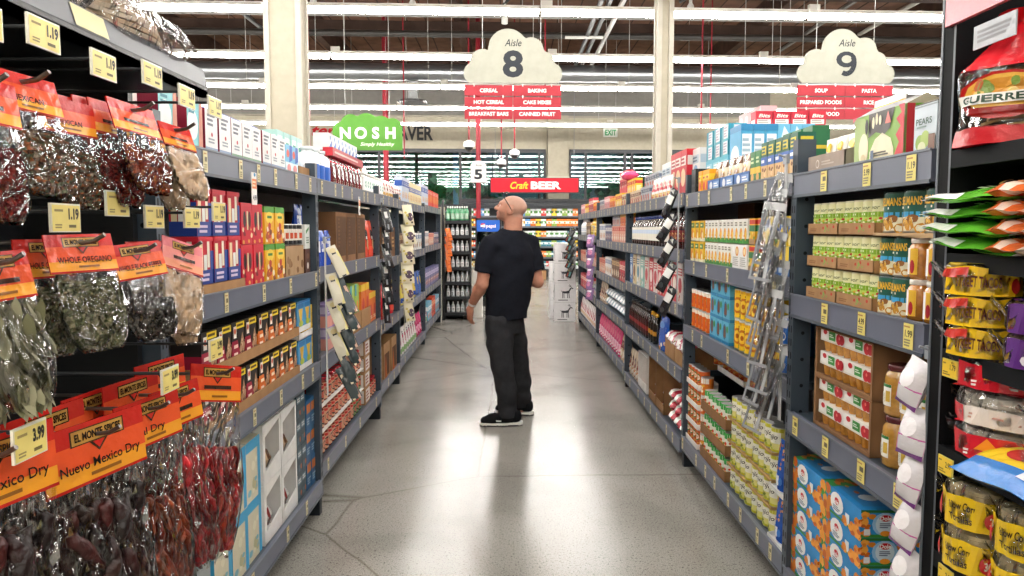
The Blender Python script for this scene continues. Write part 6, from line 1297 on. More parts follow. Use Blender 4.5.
F = MB(); F.grid(lambda u, v: rsurf(u, .12+v*.46), 30, 12, '#ffffff', 'film'); k.part(F, 'clear_bag')
F = MB(); F.grid(lambda u, v: rsurf(u, v*.13), 26, 4, '#c8202c', 'gloss'); F.grid(lambda u, v: rsurf(u, .56+v*.44), 32, 18, '#d8202c', 'gloss'); k.part(F, 'red_film')
def lsurf(u, v, off=0): p = rsurf(.29+u*.25, .16+v*.38); return (p[0]*1.02, p[1]*1.02-off-.002, p[2])
F = MB(); F.art(lsurf, [('e', .5, .5, .48, .46, '#b5241f'), ('e', .5, .56, .4, .34, '#e2b04a'), ('e', .5, .62, .3, .2, '#d0902e'), ('s', 3, 8, .25, .5, .75, .75, ['#6f8a2e', '#e8cc7a', '#a8531f'], .06), ('r', .0, .34, 1, .54, '#f0eee6'), ('t', 'GUERRERO', .5, .44, .13, '#2f4a3a', .88, .03), ('r', .1, .16, .9, .27, '#8a1f1f')], 'gloss', seg=10, asp=.4, eps=.0012); k.part(F, 'front_label')
put(k, (1.12, 1.66, 1.669), R(-22), 'clear tostada bag with twisted red top on the upper tortilla rack shelf', scale=(1.0, 1, .86))
gr = lambda u, v: c('#eef0ea') if abs(u-.5) > .44 else (c('#52a82c') if v > .5 else c('#6cc03a'))
k_gp = pillow('green_pouch', 'pouch', .27, .22, .022, gr, [('e', .55, .55, .2, .2, '#3f8f2a'), ('l', .3, .3, .7, .6, 3, '#d8ecc0'), ('r', .0, .0, .35, .12, '#f2f2ee')], seed=2, lump=.5)
k_op = pillow('orange_pouch', 'pouch', .26, .22, .03, lambda u, v: c('#d8692e') if math.sin(17*u+3)*math.sin(13*v) < .35 else c('#e8d8c8'), [('s', 4, 20, .1, .1, .9, .9, ['#e8a06a', '#f0e6dc', '#c2501f'], .05)], seed=5, lump=.4)
for i in range(4):
    put(k_gp, (1.095-.012*(i % 2), 1.64+.015*(i % 3), 1.448+i*.036), R(-84+i*4), 'flat green pouch on the tortilla rack, %s from the bottom of its pile' % ORD[i], rx=R(6), ry=R(5-2*i))
    put(k_op, (1.07, 1.44-.01*(i % 2), 1.445+i*.038), R(-98+i*3), 'flat orange and clear pouch beside the green pile, %s from the bottom' % ORD[i], rx=R(5))
def tbag(nm, colr, lab, seed, disc='#e6d6b0', w_=.24, l=.2, t_=.062, text=None, tcol='#2a2a2a', band=(.1, .75), extra=(), clearm=False):
    """A bag of round tortillas: the stack, the clear wrap, and a printed front band."""
    k = Kind(nm, 'tortilla bag', w_, l, t_).multi(); g = MB(); n_ = 24; nn = 9
    for i in range(nn):
        z = .004+i*(t_*.9)/nn; f = .9+.03*math.sin(i*1.9+seed)
        g.add([(math.cos(2*math.pi*a/n_)*w_/2*f, math.sin(2*math.pi*a/n_)*l/2*f, z+dz) for dz in (0, t_*.9/nn*.9) for a in range(n_)], [(a, (a+1) % n_, n_+(a+1) % n_, n_+a) for a in range(n_)]+[tuple(range(n_, 2*n_))], disc, 'matte')
    k.part(g, 'tortilla_stack'); rr = random.Random(seed); ph = [rr.uniform(0, 6) for _ in range(4)]
    def body(ang, v, off=0, puff=1.0):
        wr = 1+.025*math.sin(7*ang+ph[0]+5*v)+.02*math.sin(13*ang+ph[1]-9*v)
        zz = t_*(.0+v*1.05); e = (max(0, 1-abs(2*v-1)**3))**.4*.1+.94
        return (math.cos(ang)*(w_/2*wr*e+off)*puff, math.sin(ang)*(l/2*wr*e+off)*puff, max(.0012, zz+.003*math.sin(5*ang+ph[2])*v))
    F = MB(); F.grid(lambda u, v: body(2*math.pi*u, v), 36, 6, '#ffffff', 'film')
    F.grid(lambda u, v: (math.cos(2*math.pi*u)*w_/2*(1-v)*.98+.0001, math.sin(2*math.pi*u)*l/2*(1-v)*.98, t_*1.05+.006*math.sin(3*6.28*u+v*4)*v*(1-v)*4), 36, 6, '#ffffff', 'film')
    # gathered tail of the bag
    F.grid(lambda u, v: (-w_/2-.03*v, (u-.5)*(.12-.09*v+.03*v*v)+.01*math.sin(9*u), t_*.6+.03*v+.006*math.sin(20*u)), 10, 5, '#ffffff', 'film')
    k.part(F, 'clear_bag')
    L_ = MB(); sp = 2.5
    def ls(u, v, off=0): return body(-math.pi/2+(u-.5)*sp, band[0]+(band[1]-band[0])*v, .0018+off)
    A = [('r', 0, 0, 1, 1, colr)]+list(extra)
    if text: A += [('t', text, .5, .5, .36, tcol, .034*len(text), .03)]
    L_.art(ls, A, 'gloss', seg=14, asp=.16, eps=.0011)
    if lab is not None:
        def tp(u, v, off=0): return ((u-.5)*w_*.85, -l*.47+v*l*.55, t_*1.05+.0045+off)
        L_.art(tp, [('p', [(.05, .05), (.95, .05), (1, .55), (.75, 1), (.25, 1), (0, .55)], lab), ('e', .5, .5, .16, .2, '#f2e8d8')], 'gloss', asp=l*.55/(w_*.85), eps=.0011)
    k.part(L_, 'printed_band'); return k
k_yt = tbag('street_taco_bag', '#f0c41e', '#f2cb2a', 1, w_=.155, l=.155, text='STREET TACOS', tcol='#5a2a14', band=(.02, .98), extra=[('r', .0, .62, .4, .95, '#c8352a'), ('e', .85, .35, .05, .26, '#c8302a')])
k_pt = tbag('purple_tortilla_bag', '#5a2f7a', '#4f2a70', 2, w_=.155, l=.16, disc='#e2cfa8', band=(.05, .95), extra=[('p', [(.4, .2), (.6, .2), (.5, .9)], '#e2622a'), ('e', .5, .3, .2, .3, '#e8e0ea')])
k_rt = tbag('flour_tortilla_bag', '#c8202e', '#cf2430', 3, disc='#efe7d8', w_=.22, l=.2, t_=.075, band=(.1, .8), extra=[('p', [(.4, .45), (.6, .45), (.5, .95)], '#e8902a'), ('l', .3, .1, .7, .4, 2, '#f2e2dc')])
k_rt2 = tbag('flour_tortilla_bag', '#eadfd4', '#c8202e', 4, disc='#efe7d8', w_=.22, l=.2, t_=.075, band=(.1, .6), extra=[('r', 0, .0, .35, 1, '#c8202e'), ('l', .4, .3, .8, .7, 2, '#c89a8a')])
k_ct2 = tbag('corn_tortilla_bag', '#f2cc22', None, 6, disc='#ecd7a2', w_=.155, l=.16, t_=.095, text=None, tcol='#4a3a14', band=(.02, .75), extra=[('t', 'Yellow Corn', .48, .7, .22, '#4a3a14', .34, .02), ('t', 'Tortillas', .48, .32, .22, '#4a3a14', .26, .02), ('e', .16, .5, .05, .36, '#c8302a'), ('e', .8, .45, .08, .3, '#c8302a'), ('t', '30', .8, .45, .28, '#f6efe0', .07, .03)])
for i in range(3):
    put(k_yt, (1.07-.006*i, 1.685, 1.2085+i*.068), R(-47+3*i), 'yellow street taco tortilla bag, %s of its pile' % ['lowest', 'middle one', 'topmost'][i])
    if i < 2: put(k_pt, (1.09, 1.515, 1.2085+i*.07), R(-42+5*i), 'purple tortilla bag beside the yellow pile, %s' % ['lower one', 'upper one'][i])
for i in range(2):
    put(k_rt, (1.12, 1.655, .9785+.157*0+i*.156), R(-60+8*i), 'red flour tortilla bag in the pile by the end panel, %s one' % ['lowest', 'third'][i])
    put(k_rt2, (1.115, 1.65, .9785+.078), R(-70), 'white and red flour tortilla bag in the middle of the pile by the end panel') if i == 0 else None
    put(k_rt2, (1.125, 1.41, .9785+i*.078), R(-60+9*i), 'white and red flour tortilla bag further along the shelf, %s one' % ['lower', 'upper'][i])
k_by = pillow('blue_yellow_bag', 'tortilla bag', .3, .22, .05, lambda u, v: c('#2a7ac8') if v < .22 else (c('#f2d02a') if v < .7 else c('#e2cf9a')), [('r', .1, .26, .9, .5, '#f2d02a'), ('e', .35, .45, .12, .12, '#c8302a'), ('l', .45, .3, .85, .48, 2, '#2a4a8a'), ('r', .55, .1, .9, .2, '#e8f0f6')], seed=8)
put(k_by, (1.07, 1.46, .985), R(-84), 'blue and yellow bag leaning out over the shelf edge of the tortilla rack', rx=R(14))
for i in range(2):
    for j in range(3):
        put(k_ct2, (1.08+.012*j, 1.68-j*.165, .7215+i*.1), R(-68+4*((i+j) % 2)), 'clear corn tortilla bag with yellow label, %s of the %s pair' % (['lower', 'upper'][i], ['first', 'second', 'third'][j]))
# ================================================================ far end of the aisle
BX, BY = .9, 23.6
t = empty('beer_cooler', (0, BY, 0)); t.rotation_euler.z = R(2.7); tag(t, 'long black open cooler full of drinks below the red beer sign', 'cooler')
def bpart(nm, boxes, parent=None, m='steel'):
    q = MB()
    for x0, y0, z0, x1, y1, z1, cl in boxes: q.box(x0, y0, z0, x1, y1, z1, cl, m)
    return q.build(nm, parent or t)
bpart('cabinet', [(-1.5, .75, 0, 4.6, .85, 2.4, '#16181b'), (-1.5, 0, 2.3, 4.6, .8, 2.42, '#1c1f23'), (-1.55, -.02, 0, -1.47, .85, 2.42, '#1a1d20'), (4.5, -.02, 0, 4.6, .85, 2.42, '#1a1d20')])
bpart('canopy', [(-1.5, -.06, 2.14+.055*i, 4.6, .0, 2.14+.055*i+.035, '#24282d') for i in range(5)])
bpart('canopy_lamp', [(-1.4, .05, 2.2, 4.5, .09, 2.23, '#ffffff')], m='tube2')
bpart('bumper', [(-1.5, -.1, .26, 4.6, -.03, .33, '#b9bcc0')])
bpart('plinth', [(-1.5, 0, 0, 4.6, .75, .24, '#121416')])
CL = [.30, .62, .95, 1.25, 1.58, 1.9]
for z in CL: bpart('shelf', [(-1.45, .05, z-.03, 4.55, .75, z, '#2a2e33'), (-1.45, .035, z-.05, 4.55, .05, z-.005, '#5f636a')])
pal = [('#d8dcdc', '#4a8a3a', 'white'), ('#e0782a', '#f0e6d8', 'orange'), ('#c83a34', '#f2ece4', 'red'), ('#e9e6dc', '#c8962a', 'cream'), ('#3a7a8a', '#dfe8e8', 'teal'), ('#e8c43a', '#3a4a3a', 'yellow'), ('#5a8fc0', '#eef2f4', 'blue'), ('#8aa84a', '#f0f0e2', 'lime')]
kk = []
for i, (a, b_, nm) in enumerate(pal):
    kk.append((carton('drink_pack', 'drink pack', .15, .16, .2, a, [('r', 0, .35, 1, .7, b_), ('e', .5, .5, .2, .14, a)]), nm))
k_bot = bottle('beer_bottle', 'bottle', .035, .23, '#4a2a14', '#c8b04a', [('e', .5, .5, .3, .3, '#c8a04a')], '#e9e2cc', n=10)
rb = random.Random(14)
shn = ['lowest', 'second', 'third', 'fourth', 'fifth', 'topmost']
for si, z in enumerate(CL):
    i = 0
    for x in list(np.arange(-1.38, -.62, .165))+list(np.arange(.22, 2.12, .165)):
        i += 1; kd, nm = kk[[5, 1, 4, 0, 1, 0][si] if rb.random() < .35 else rb.randrange(8)]
        put(kd, (float(x), BY+.16+SKEW*float(x), z+.001), R(2.7), '%s drink pack, %s from the pole end of the %s beer cooler shelf' % (nm, ORD[i-1], shn[si]), scale=(1, 1, 1.1 if si in (4, 5) else .9))
t = empty('department_sign', (.75, 23.35, 2.6)); t.rotation_euler.z = R(1.2); tag(t, 'long red hanging sign with yellow script and white capitals over the cooler', 'sign')
q = MB(); q.box(-1.36, -.04, -.02, 1.36, .04, .45, '#1d1e20', 'steel'); q.build('sign_frame', t)
q = MB(); q.box(-1.33, -.05, .01, 1.33, -.038, .425, '#c8202e', 'matte')
q.art(plane_surf((0, -.0505, 0), (1, 0, 0), (0, 0, 1), (0, -1, 0)), [('t', 'Craft', -.5, .215, .2, '#f0c22e', .55, .02, .3), ('t', 'BEER', .32, .215, .21, '#f4f2ee', .92, .04)], 'matte', eps=.004); q.build('sign_face', t)
for x in (-1.2, 1.2): q = MB(); q.tube([(x, 0, .45), (x, 0, 4.19)], .008, '#8a8c90', 'steel', 5); q.build('hanger_wire', t)
# soft drink fridge half hidden by the man
t = empty('drinks_fridge', (-.42, 15.0, 0)); tag(t, 'black glass door drinks fridge with blue lit header behind the man', 'fridge')
q = MB(); q.box(-.25, .3, 0, .25, .34, 1.7, '#17191c', 'steel'); q.box(-.25, -.3, 0, -.22, .3, 1.7, '#17191c', 'steel'); q.box(.22, -.3, 0, .25, .3, 1.7, '#17191c', 'steel'); q.box(-.25, -.3, 1.66, .25, .3, 1.7, '#17191c', 'steel'); q.box(-.25, -.3, 0, .25, .3, .12, '#17191c', 'steel'); q.build('cabinet', t)
q = MB(); q.box(-.22, -.31, 1.44, .22, -.28, 1.66, '#1f5fc4', 'gloss'); q.art(plane_surf((-.22, -.311, 1.44), (.44, 0, 0), (0, 0, .22), (0, -1, 0)), [('e', .27, .5, .11, .24, '#f2f4f6'), ('p', [(.17, .56), (.37, .66), (.34, .72), (.2, .72)], '#c8202e'), ('p', [(.17, .42), (.37, .36), (.33, .28), (.21, .28)], '#1a3f9a'), ('t', 'pepsi', .62, .5, .3, '#f4f6fa', .42, .015)], 'gloss', asp=.5, eps=.003); q.build('header_panel', t)
q = MB(); q.box(-.22, -.302, .12, .22, -.296, 1.44, '#ffffff', 'pane'); d_ = q.build('glass_door', t)
q = MB(); q.tube([(-.19, -.32, .6), (-.19, -.32, 1.2)], .012, '#3a3d40'); q.build('handle', d_)
for z in (.4, .72, 1.02): q = MB(); q.box(-.22, -.27, z-.012, .22, .3, z, '#3a3e44', 'steel'); q.build('shelf', t)
k_sd = bottle('soda_bottle', 'bottle', .03, .22, '#2a3a5a', '#c8d0d8', [('e', .5, .5, .3, .3, '#e8eef4')], '#4a86c8', n=10)
for si, z in enumerate((.4, .72, 1.02)):
    for i in range(6): put(k_sd, (-.42-.175+i*.07, 14.78, z+.001), 0, 'soda bottle, %s along the %s shelf of the drinks fridge' % (ORD[i], ['lower', 'middle', 'upper'][si]))
# white low cabinet beside the man
t = empty('display_cabinet', (-.63, 12.9, 0)); tag(t, 'low white cabinet standing beyond the black bottle rack', 'cabinet')
q = MB(); q.box(-.16, -.2, 0, .16, .2, .84, '#e6e4de', 'matte')
for i in range(3): q.art(plane_surf((-.16, -.2, 0), (.32, 0, 0), (0, 0, .84), (0, -1, 0)), [('r', .03, .04+.32*i, .97, .31+.32*i, '#dedbd3')], 'matte')
q.build('body', t); q = MB(); q.box(-.18, -.22, .84, .18, .22, .86, '#f0eee8', 'matte'); q.build('top', t)
k_pk2 = carton('yellow_pack', 'packet', .1, .08, .09, '#e8d27a', [('r', .1, .2, .9, .6, '#f4efe0')])
put(k_pk2, (-.58, 12.82, .861), 0, 'small yellow pack lying on the low white cabinet')
# black bottle rack at the aisle end
EX = -.86
t = empty('bottle_rack', (EX, 12.55, 0)); tag(t, 'narrow black rack of glassware at the far end of the spice side', 'display rack')
q = MB(); q.box(-.22, .16, 0, .22, .18, 1.86, '#17191c', 'steel'); q.build('back_panel', t)
for sx in (-.22, .2): q = MB(); q.box(sx, -.16, 0, sx+.02, .16, 1.72, '#141618', 'steel'); q.build('side_panel', t)
q = MB(); q.tube([(-.235, -.17, 0), (-.235, -.17, 1.75), (-.235, -.12, 1.9), (-.235, .0, 1.95)], .02, '#141618', 'steel', 8); q.build('post', t)
EL = [.1, .36, .60, .84, 1.10, 1.36, 1.60]
for z in EL: q = MB(); q.box(-.2, -.16, z-.02, .2, .16, z, '#1c1f22', 'steel'); q.box(-.2, -.165, z-.02, .2, -.155, z+.03, '#26292d', 'steel'); q.build('shelf', t)
k_gl = bottle('glass_bottle', 'bottle', .03, .2, '#c9d0d2', '#e8eaea', [('e', .5, .5, .3, .3, '#8a9296')], '#f0f2f2', n=10)
k_gg = bottle('green_bottle', 'bottle', .036, .26, '#4a9a6a', '#dfe8e2', [('e', .5, .5, .3, .3, '#c8e0d0')], '#a8d0b8', n=10)
for si, z in enumerate(EL):
    for i in range(5):
        put(k_gg if si == 6 else k_gl, (EX-.155+i*.078, 12.47, z+.001), jr.uniform(-.4, .4), '%s bottle on the black bottle rack, %s along its %s shelf' % ('green' if si == 6 else 'clear', ORD[i], ['lowest', 'second', 'third', 'fourth', 'fifth', 'sixth', 'topmost'][si]))
for i in range(4): put(k_gg, (EX-.12+i*.078, 12.56, EL[6]+.001), .3*i, 'green bottle in the back row of the black bottle rack top shelf, %s along' % ORD[i])
# stack of white boxes with a goat
GO = [('r', 0, .96, 1, 1, '#d9d9d9'), ('l', .15, .06, .85, .14, 1, '#6a6c70')]
ink = '#3a3d42'
def stroke(p0, p1, w_): 
    d = Vector((p1[0]-p0[0], p1[1]-p0[1])).normalized()*w_; n_ = Vector((-d.y, d.x))
    return ('p', [(p0[0]+n_.x, p0[1]+n_.y), (p1[0]+n_.x, p1[1]+n_.y), (p1[0]-n_.x, p1[1]-n_.y), (p0[0]-n_.x, p0[1]-n_.y)], ink)
goat = [stroke(*a) for a in (((.36, .5), (.36, .2), .016), ((.42, .48), (.43, .2), .016), ((.6, .5), (.6, .2), .016), ((.66, .5), (.68, .2), .016), ((.66, .56), (.76, .72), .03), ((.76, .74), (.86, .68), .026), ((.77, .78), (.68, .9), .012), ((.75, .78), (.64, .84), .012), ((.34, .52), (.3, .58), .014))]+[('p', [(.33, .48), (.36, .56), (.5, .55), (.68, .6), (.7, .5), (.62, .44), (.45, .44)], ink)]
k_go = carton('goat_box', 'box', .34, .3, .315, '#e9e9ea', GO+goat, GO+goat)
for i in range(4): put(k_go, (.885+.004*(i % 2), 12.34, .001+i*.3155), R(2*(i % 2)), 'white goat carton, %s of the stack at the aisle end' % ['lowest', 'second from the floor', 'third from the floor', 'topmost'][i])
for i in range(3): put(k_go, (.83, 12.75, .001+i*.3155), R(1), 'white goat carton in the stack behind, %s' % ['lowest', 'middle one', 'topmost'][i])
k_bxx = carton('brown_box', 'box', .24, .3, .26, '#a07a56', [('r', .45, 0, .55, 1, '#b58f68')], m='kraft'); put(k_bxx, (.95, 22.6, .001), 0, 'small brown box on the floor in front of the beer cooler')

# ================================================================ the man
def nets(F, org, h):
    """Surface of F < 0 on a grid as a quad mesh (surface nets)."""
    S = F < 0; nx, ny, nz = F.shape
    sh = (nx-1, ny-1, nz-1); acc = np.zeros(sh+(3,)); cnt = np.zeros(sh)
    def sub(A, o): return A[o[0]:o[0]+sh[0], o[1]:o[1]+sh[1], o[2]:o[2]+sh[2]]
    for ax in range(3):
        o1, o2 = [(j, k) for j in (0, 1) for k in (0, 1)], None
        for j, k in o1:
            a = [0, 0, 0]; others = [i for i in range(3) if i != ax]; a[others[0]] = j; a[others[1]] = k; b = list(a); b[ax] = 1
            fa, fb = sub(F, a), sub(F, b); m = (fa < 0) != (fb < 0)
            tt = np.where(m, fa/(fa-fb+1e-12), 0)
            for q in range(3):
                acc[..., q] += np.where(m, a[q] if q != ax else tt, 0)
            cnt += m
    act = cnt > 0; idx = -np.ones(sh, int); I = np.argwhere(act); idx[act] = np.arange(len(I))
    V = (I+acc[act]/cnt[act][:, None])*h+np.array(org); Q = []
    for ax in range(3):
        a, b = [i for i in range(3) if i != ax]; s1 = [slice(1, n-1) for n in F.shape]; s1[ax] = slice(0, F.shape[ax]-1); s2 = list(s1); s2[ax] = slice(1, F.shape[ax])
        A, B = S[tuple(s1)], S[tuple(s2)]; C = np.argwhere(A != B)
        if not len(C): continue
        inside = A[tuple(C.T)]; P = C.copy(); P[:, a] += 1; P[:, b] += 1
        def g(da, db): R_ = P.copy(); R_[:, a] -= da; R_[:, b] -= db; return idx[tuple(R_.T)]
        q = np.stack([g(1, 1), g(0, 1), g(0, 0), g(1, 0)], 1)
        flip = inside if ax != 1 else ~inside
        q[~flip] = q[~flip][:, ::-1]; Q.append(q)
    return V, np.concatenate(Q)
class Sdf:
    def __init__(s, lo, hi, h):
        s.lo, s.h = np.array(lo, float), h; s.n = tuple(int((b-a)/h)+2 for a, b in zip(lo, hi)); s.F = np.full(s.n, .2)
    def ax(s, lo, hi):
        i0 = [max(0, int((l-o)/s.h)-1) for l, o in zip(lo, s.lo)]; i1 = [min(n, int((q-o)/s.h)+3) for q, o, n in zip(hi, s.lo, s.n)]
        sl = tuple(slice(a, b) for a, b in zip(i0, i1)); g = [s.lo[q]+s.h*np.arange(i0[q], i1[q]) for q in range(3)]
        return sl, np.meshgrid(*g, indexing='ij')
    def put(s, sl, d, k, op='u'):
        f = s.F[sl]
        if op == 'u': hh = np.clip(.5+.5*(f-d)/k, 0, 1); s.F[sl] = f*(1-hh)+d*hh-k*hh*(1-hh)
        else: hh = np.clip(.5-.5*(f+d)/k, 0, 1); s.F[sl] = f*(1-hh)+(-d)*hh+k*hh*(1-hh)
    def cone(s, a, b, ra, rb, k=.02):
        a, b = np.array(a, float), np.array(b, float); m = max(ra, rb)+.09
        sl, (X, Y, Z) = s.ax(np.minimum(a, b)-m, np.maximum(a, b)+m); d = b-a; L = d @ d+1e-9
        t_ = np.clip(((X-a[0])*d[0]+(Y-a[1])*d[1]+(Z-a[2])*d[2])/L, 0, 1)
        s.put(sl, np.sqrt((X-a[0]-t_*d[0])**2+(Y-a[1]-t_*d[1])**2+(Z-a[2]-t_*d[2])**2)-(ra+(rb-ra)*t_), k)
    def chain(s, pts, rs, k=.02):
        for i in range(len(pts)-1): s.cone(pts[i], pts[i+1], rs[i], rs[i+1], k)
    def ell(s, ce, r, ex=(1, 0, 0), ey=(0, 1, 0), ez=(0, 0, 1), k=.02, op='u'):
        ce = np.array(ce, float); m = max(r)+.09; sl, (X, Y, Z) = s.ax(ce-m, ce+m); X, Y, Z = X-ce[0], Y-ce[1], Z-ce[2]
        q = [(X*e[0]+Y*e[1]+Z*e[2])/q_ for e, q_ in zip((ex, ey, ez), r)]; l = np.sqrt(q[0]**2+q[1]**2+q[2]**2)+1e-9
        g = np.sqrt((q[0]/r[0])**2+(q[1]/r[1])**2+(q[2]/r[2])**2)+1e-9
        s.put(sl, l*(l-1)/g, k, op)
    def loft(s, tab, k=.03):
        """tab rows: z, cx, cy, half width, half depth, angle of the side axis."""
        T = np.array(tab); sl, (X, Y, Z) = s.ax((-.4, -.4, T[0, 0]-.08), (.4, .5, T[-1, 0]+.08))
        z = Z[0, 0, :]; v = [np.interp(z, T[:, 0], T[:, i])[None, None, :] for i in range(1, 6)]
        x, y = X-v[0], Y-v[1]; ca, sa = np.cos(v[4]), np.sin(v[4]); a, b = x*ca+y*sa, -x*sa+y*ca
        l = np.sqrt((a/v[2])**2+(b/v[3])**2)+1e-9; d = (l-1)*np.minimum(v[2], v[3])
        d = np.maximum(d, np.maximum(T[0, 0]-Z, Z-T[-1, 0])); s.put(sl, d, k)
    def noise(s, fn):
        _, (X, Y, Z) = s.ax(s.lo, s.lo+s.h*np.array(s.n)); s.F += fn(X, Y, Z)
    def cut(s, fn):
        _, (X, Y, Z) = s.ax(s.lo, s.lo+s.h*np.array(s.n)); s.F = np.maximum(s.F, fn(X, Y, Z))
    def mesh(s, name, color, m, parent):
        V, Q = nets(s.F, s.lo, s.h); q = MB(); cen = V[Q].mean(1)
        q.v = [tuple(p) for p in V]; q.f = [tuple(int(i) for i in f) for f in Q]; q.k = [c(color(*p)) if callable(color) else c(color) for p in cen]; i = q.mi(m)
        q.m = [i]*len(Q); q.sm = [True]*len(Q); return q.build(name, parent)
man = empty('person', (0, 5.72, 0)); tag(man, 'bald man in black t-shirt and dark trousers looking up at the spice side shelves', 'person')
th = R(35); ph_ = R(58)
SL, SR = (-.152, -.10, 1.365), (.156, .115, 1.365)
EL_, WL = (-.205, -.12, 1.085), (-.288, .02, .925)
ER, WR = (.212, .09, 1.085), (.06, .30, 1.11)
HL, HR = (-.085, -.045, .79), (-.0, .095, .79)
KL, KRr = (-.066, -.055, .47), (.064, .19, .46)
AL, AR = (-.022, -.03, .10), (.092, .30, .10)
b = Sdf((-.42, -.24, -.01), (.32, .46, 1.78), .0062)
# torso and legs under the clothes
b.loft([(.78, -.03, .02, .125, .09, ph_), (.95, -.02, .015, .135, .095, R(45)), (1.2, 0, 0, .15, .095, th), (1.34, .0, 0, .13, .075, th), (1.42, .0, 0, .07, .055, th)])
b.chain([HL, KL, AL], [.08, .055, .04], .03); b.chain([HR, KRr, AR], [.08, .055, .04], .03)
b.cone((AL[0], AL[1], .05), (-.16, -.02, .035), .035, .028); b.cone((AR[0], AR[1], .05), (-.04, .31, .035), .035, .028)
# neck and head, looking to the spice side and up
fx = np.array([-.955, .2, .22]); fx /= np.linalg.norm(fx); sy = np.cross((0, 0, 1), fx); sy /= np.linalg.norm(sy); uz = np.cross(fx, sy)
HC = np.array([.012, -.0, 1.642])
def hp(f, s_, u): return tuple(HC+fx*f+sy*s_+uz*u)     # forward, to his own side, up
b.cone((.012, .012, 1.40), (.02, .005, 1.575), .068, .060, .03); b.cone((.03, 0, 1.43), (.04, .0, 1.6), .052, .055, .03)
for sg in (SL, SR): b.cone((0.01, 0, 1.41), sg, .035, .055, .03)
b.ell(hp(-.015, 0, .022), (.098, .077, .076), fx, sy, uz, .015)
b.ell(hp(.02, 0, -.012), (.078, .068, .082), fx, sy, uz, .02)
b.ell(hp(.05, 0, -.062), (.042, .045, .036), fx, sy, uz, .03)     # jaw
b.ell(hp(.082, 0, -.082), (.018, .024, .016), fx, sy, uz, .02)      # chin
b.ell(hp(.078, 0, .025), (.02, .052, .012), fx, sy, uz, .02)        # brow
for s_ in (-1, 1):
    b.ell(hp(.098, s_*.032, .006), (.016, .015, .01), fx, sy, uz, .012, 's')
    b.ell(hp(.06, s_*.05, -.022), (.03, .016, .02), fx, sy, uz, .02)
    b.ell(hp(-.008, s_*.073, -.012), (.024, .013, .036), fx, sy, uz, .006); b.ell(hp(-.005, s_*.088, -.008), (.013, .007, .021), fx, sy, uz, .004, 's'); b.ell(hp(-.002, s_*.075, -.032), (.01, .008, .011), fx, sy, uz, .006)
b.cone(hp(.094, 0, .012), hp(.119, 0, -.022), .009, .0135, .01)
for s_ in (-1, 1): b.ell(hp(.108, s_*.012, -.027), (.011, .008, .008), fx, sy, uz, .008)
b.ell(hp(.097, 0, -.049), (.012, .022, .006), fx, sy, uz, .006); b.ell(hp(.094, 0, -.060), (.011, .02, .0065), fx, sy, uz, .006)
# arms
b.chain([SL, tuple((np.array(SL)+EL_)/2+np.array([-.005, 0, .0])), EL_, tuple(np.array(EL_)*.7+np.array(WL)*.3), WL], [.062, .052, .043, .045, .030], .02)
b.chain([SR, tuple((np.array(SR)+ER)/2), ER, tuple(np.array(ER)*.7+np.array(WR)*.3), WR], [.062, .052, .043, .045, .030], .02)
def hand(W, d, n, thumb, curl, k=.008):
    """Palm, four jointed fingers and a thumb: d points along the fingers, n out of the back of the hand, thumb to the thumb side."""
    d, n, w = np.array(d, float), np.array(n, float), np.array(thumb, float); d /= np.linalg.norm(d); w -= d*(w @ d); w /= np.linalg.norm(w); n = np.cross(d, w)*(1 if np.dot(np.cross(d, w), n) > 0 else -1)
    W = np.array(W)
    b.ell(W+d*.05, (.052, .041, .017), tuple(d), tuple(w), tuple(n), .02)
    for i, (off, L) in enumerate(((.029, .072), (.010, .080), (-.010, .075), (-.028, .058))):
        p0 = W+d*.085+w*off; d1 = d*math.cos(curl*.5)-n*math.sin(curl*.5); d2 = d*math.cos(curl*1.4)-n*math.sin(curl*1.4); d3 = d*math.cos(curl*2.1)-n*math.sin(curl*2.1)
        q1 = p0+d1*L*.45; q2 = q1+d2*L*.32; q3 = q2+d3*L*.25
        b.chain([tuple(p0-d*.02), tuple(p0), tuple(q1), tuple(q2), tuple(q3)], [.0085, .0095, .0088, .008, .0068], .004)
    t0 = W+d*.03+w*.034; t1 = t0+(d*.7+w*.7-n*.2)*.032; t2 = t1+(d*.9+w*.3-n*.3)*.03
    b.chain([tuple(t0), tuple(t1), tuple(t2)], [.0135, .011, .0085], .008)
hand((WL[0]-.008, WL[1]+.008, WL[2]-.012), (-.12, .16, -.97), (-.75, -.6, 0), (-.5, .75, .1), .45)
hand((WR[0]-.015, WR[1]+.01, WR[2]), (-.95, .25, .1), (0, -.9, .2), (0, .1, 1), .8)
SK = c('#b5806a')
def skin(x, y, z):
    p = np.array((x, y, z))-HC
    f, s_, u = p @ fx, p @ sy, p @ uz
    if z > 1.54:
        if f > .09 and abs(s_) < .022 and -.064 < u < -.044: return '#9c5a4c'
        if u > .03 and f < .05 or f < -.03 and u > -.05: return '#b08876'
        if u < -.035 and f > .03: return '#a87c6a'
    return SK
b.mesh('body', skin, 'skin', man)
for s_ in (-1, 1):
    e = MB(); e.lathe([(.001, -.011), (.008, -.008), (.011, 0), (.008, .008), (.001, .011)], '#e6e0da', 'glassy', 12); o = e.build('eye', man); o.location = hp(.078, s_*.032, .006)
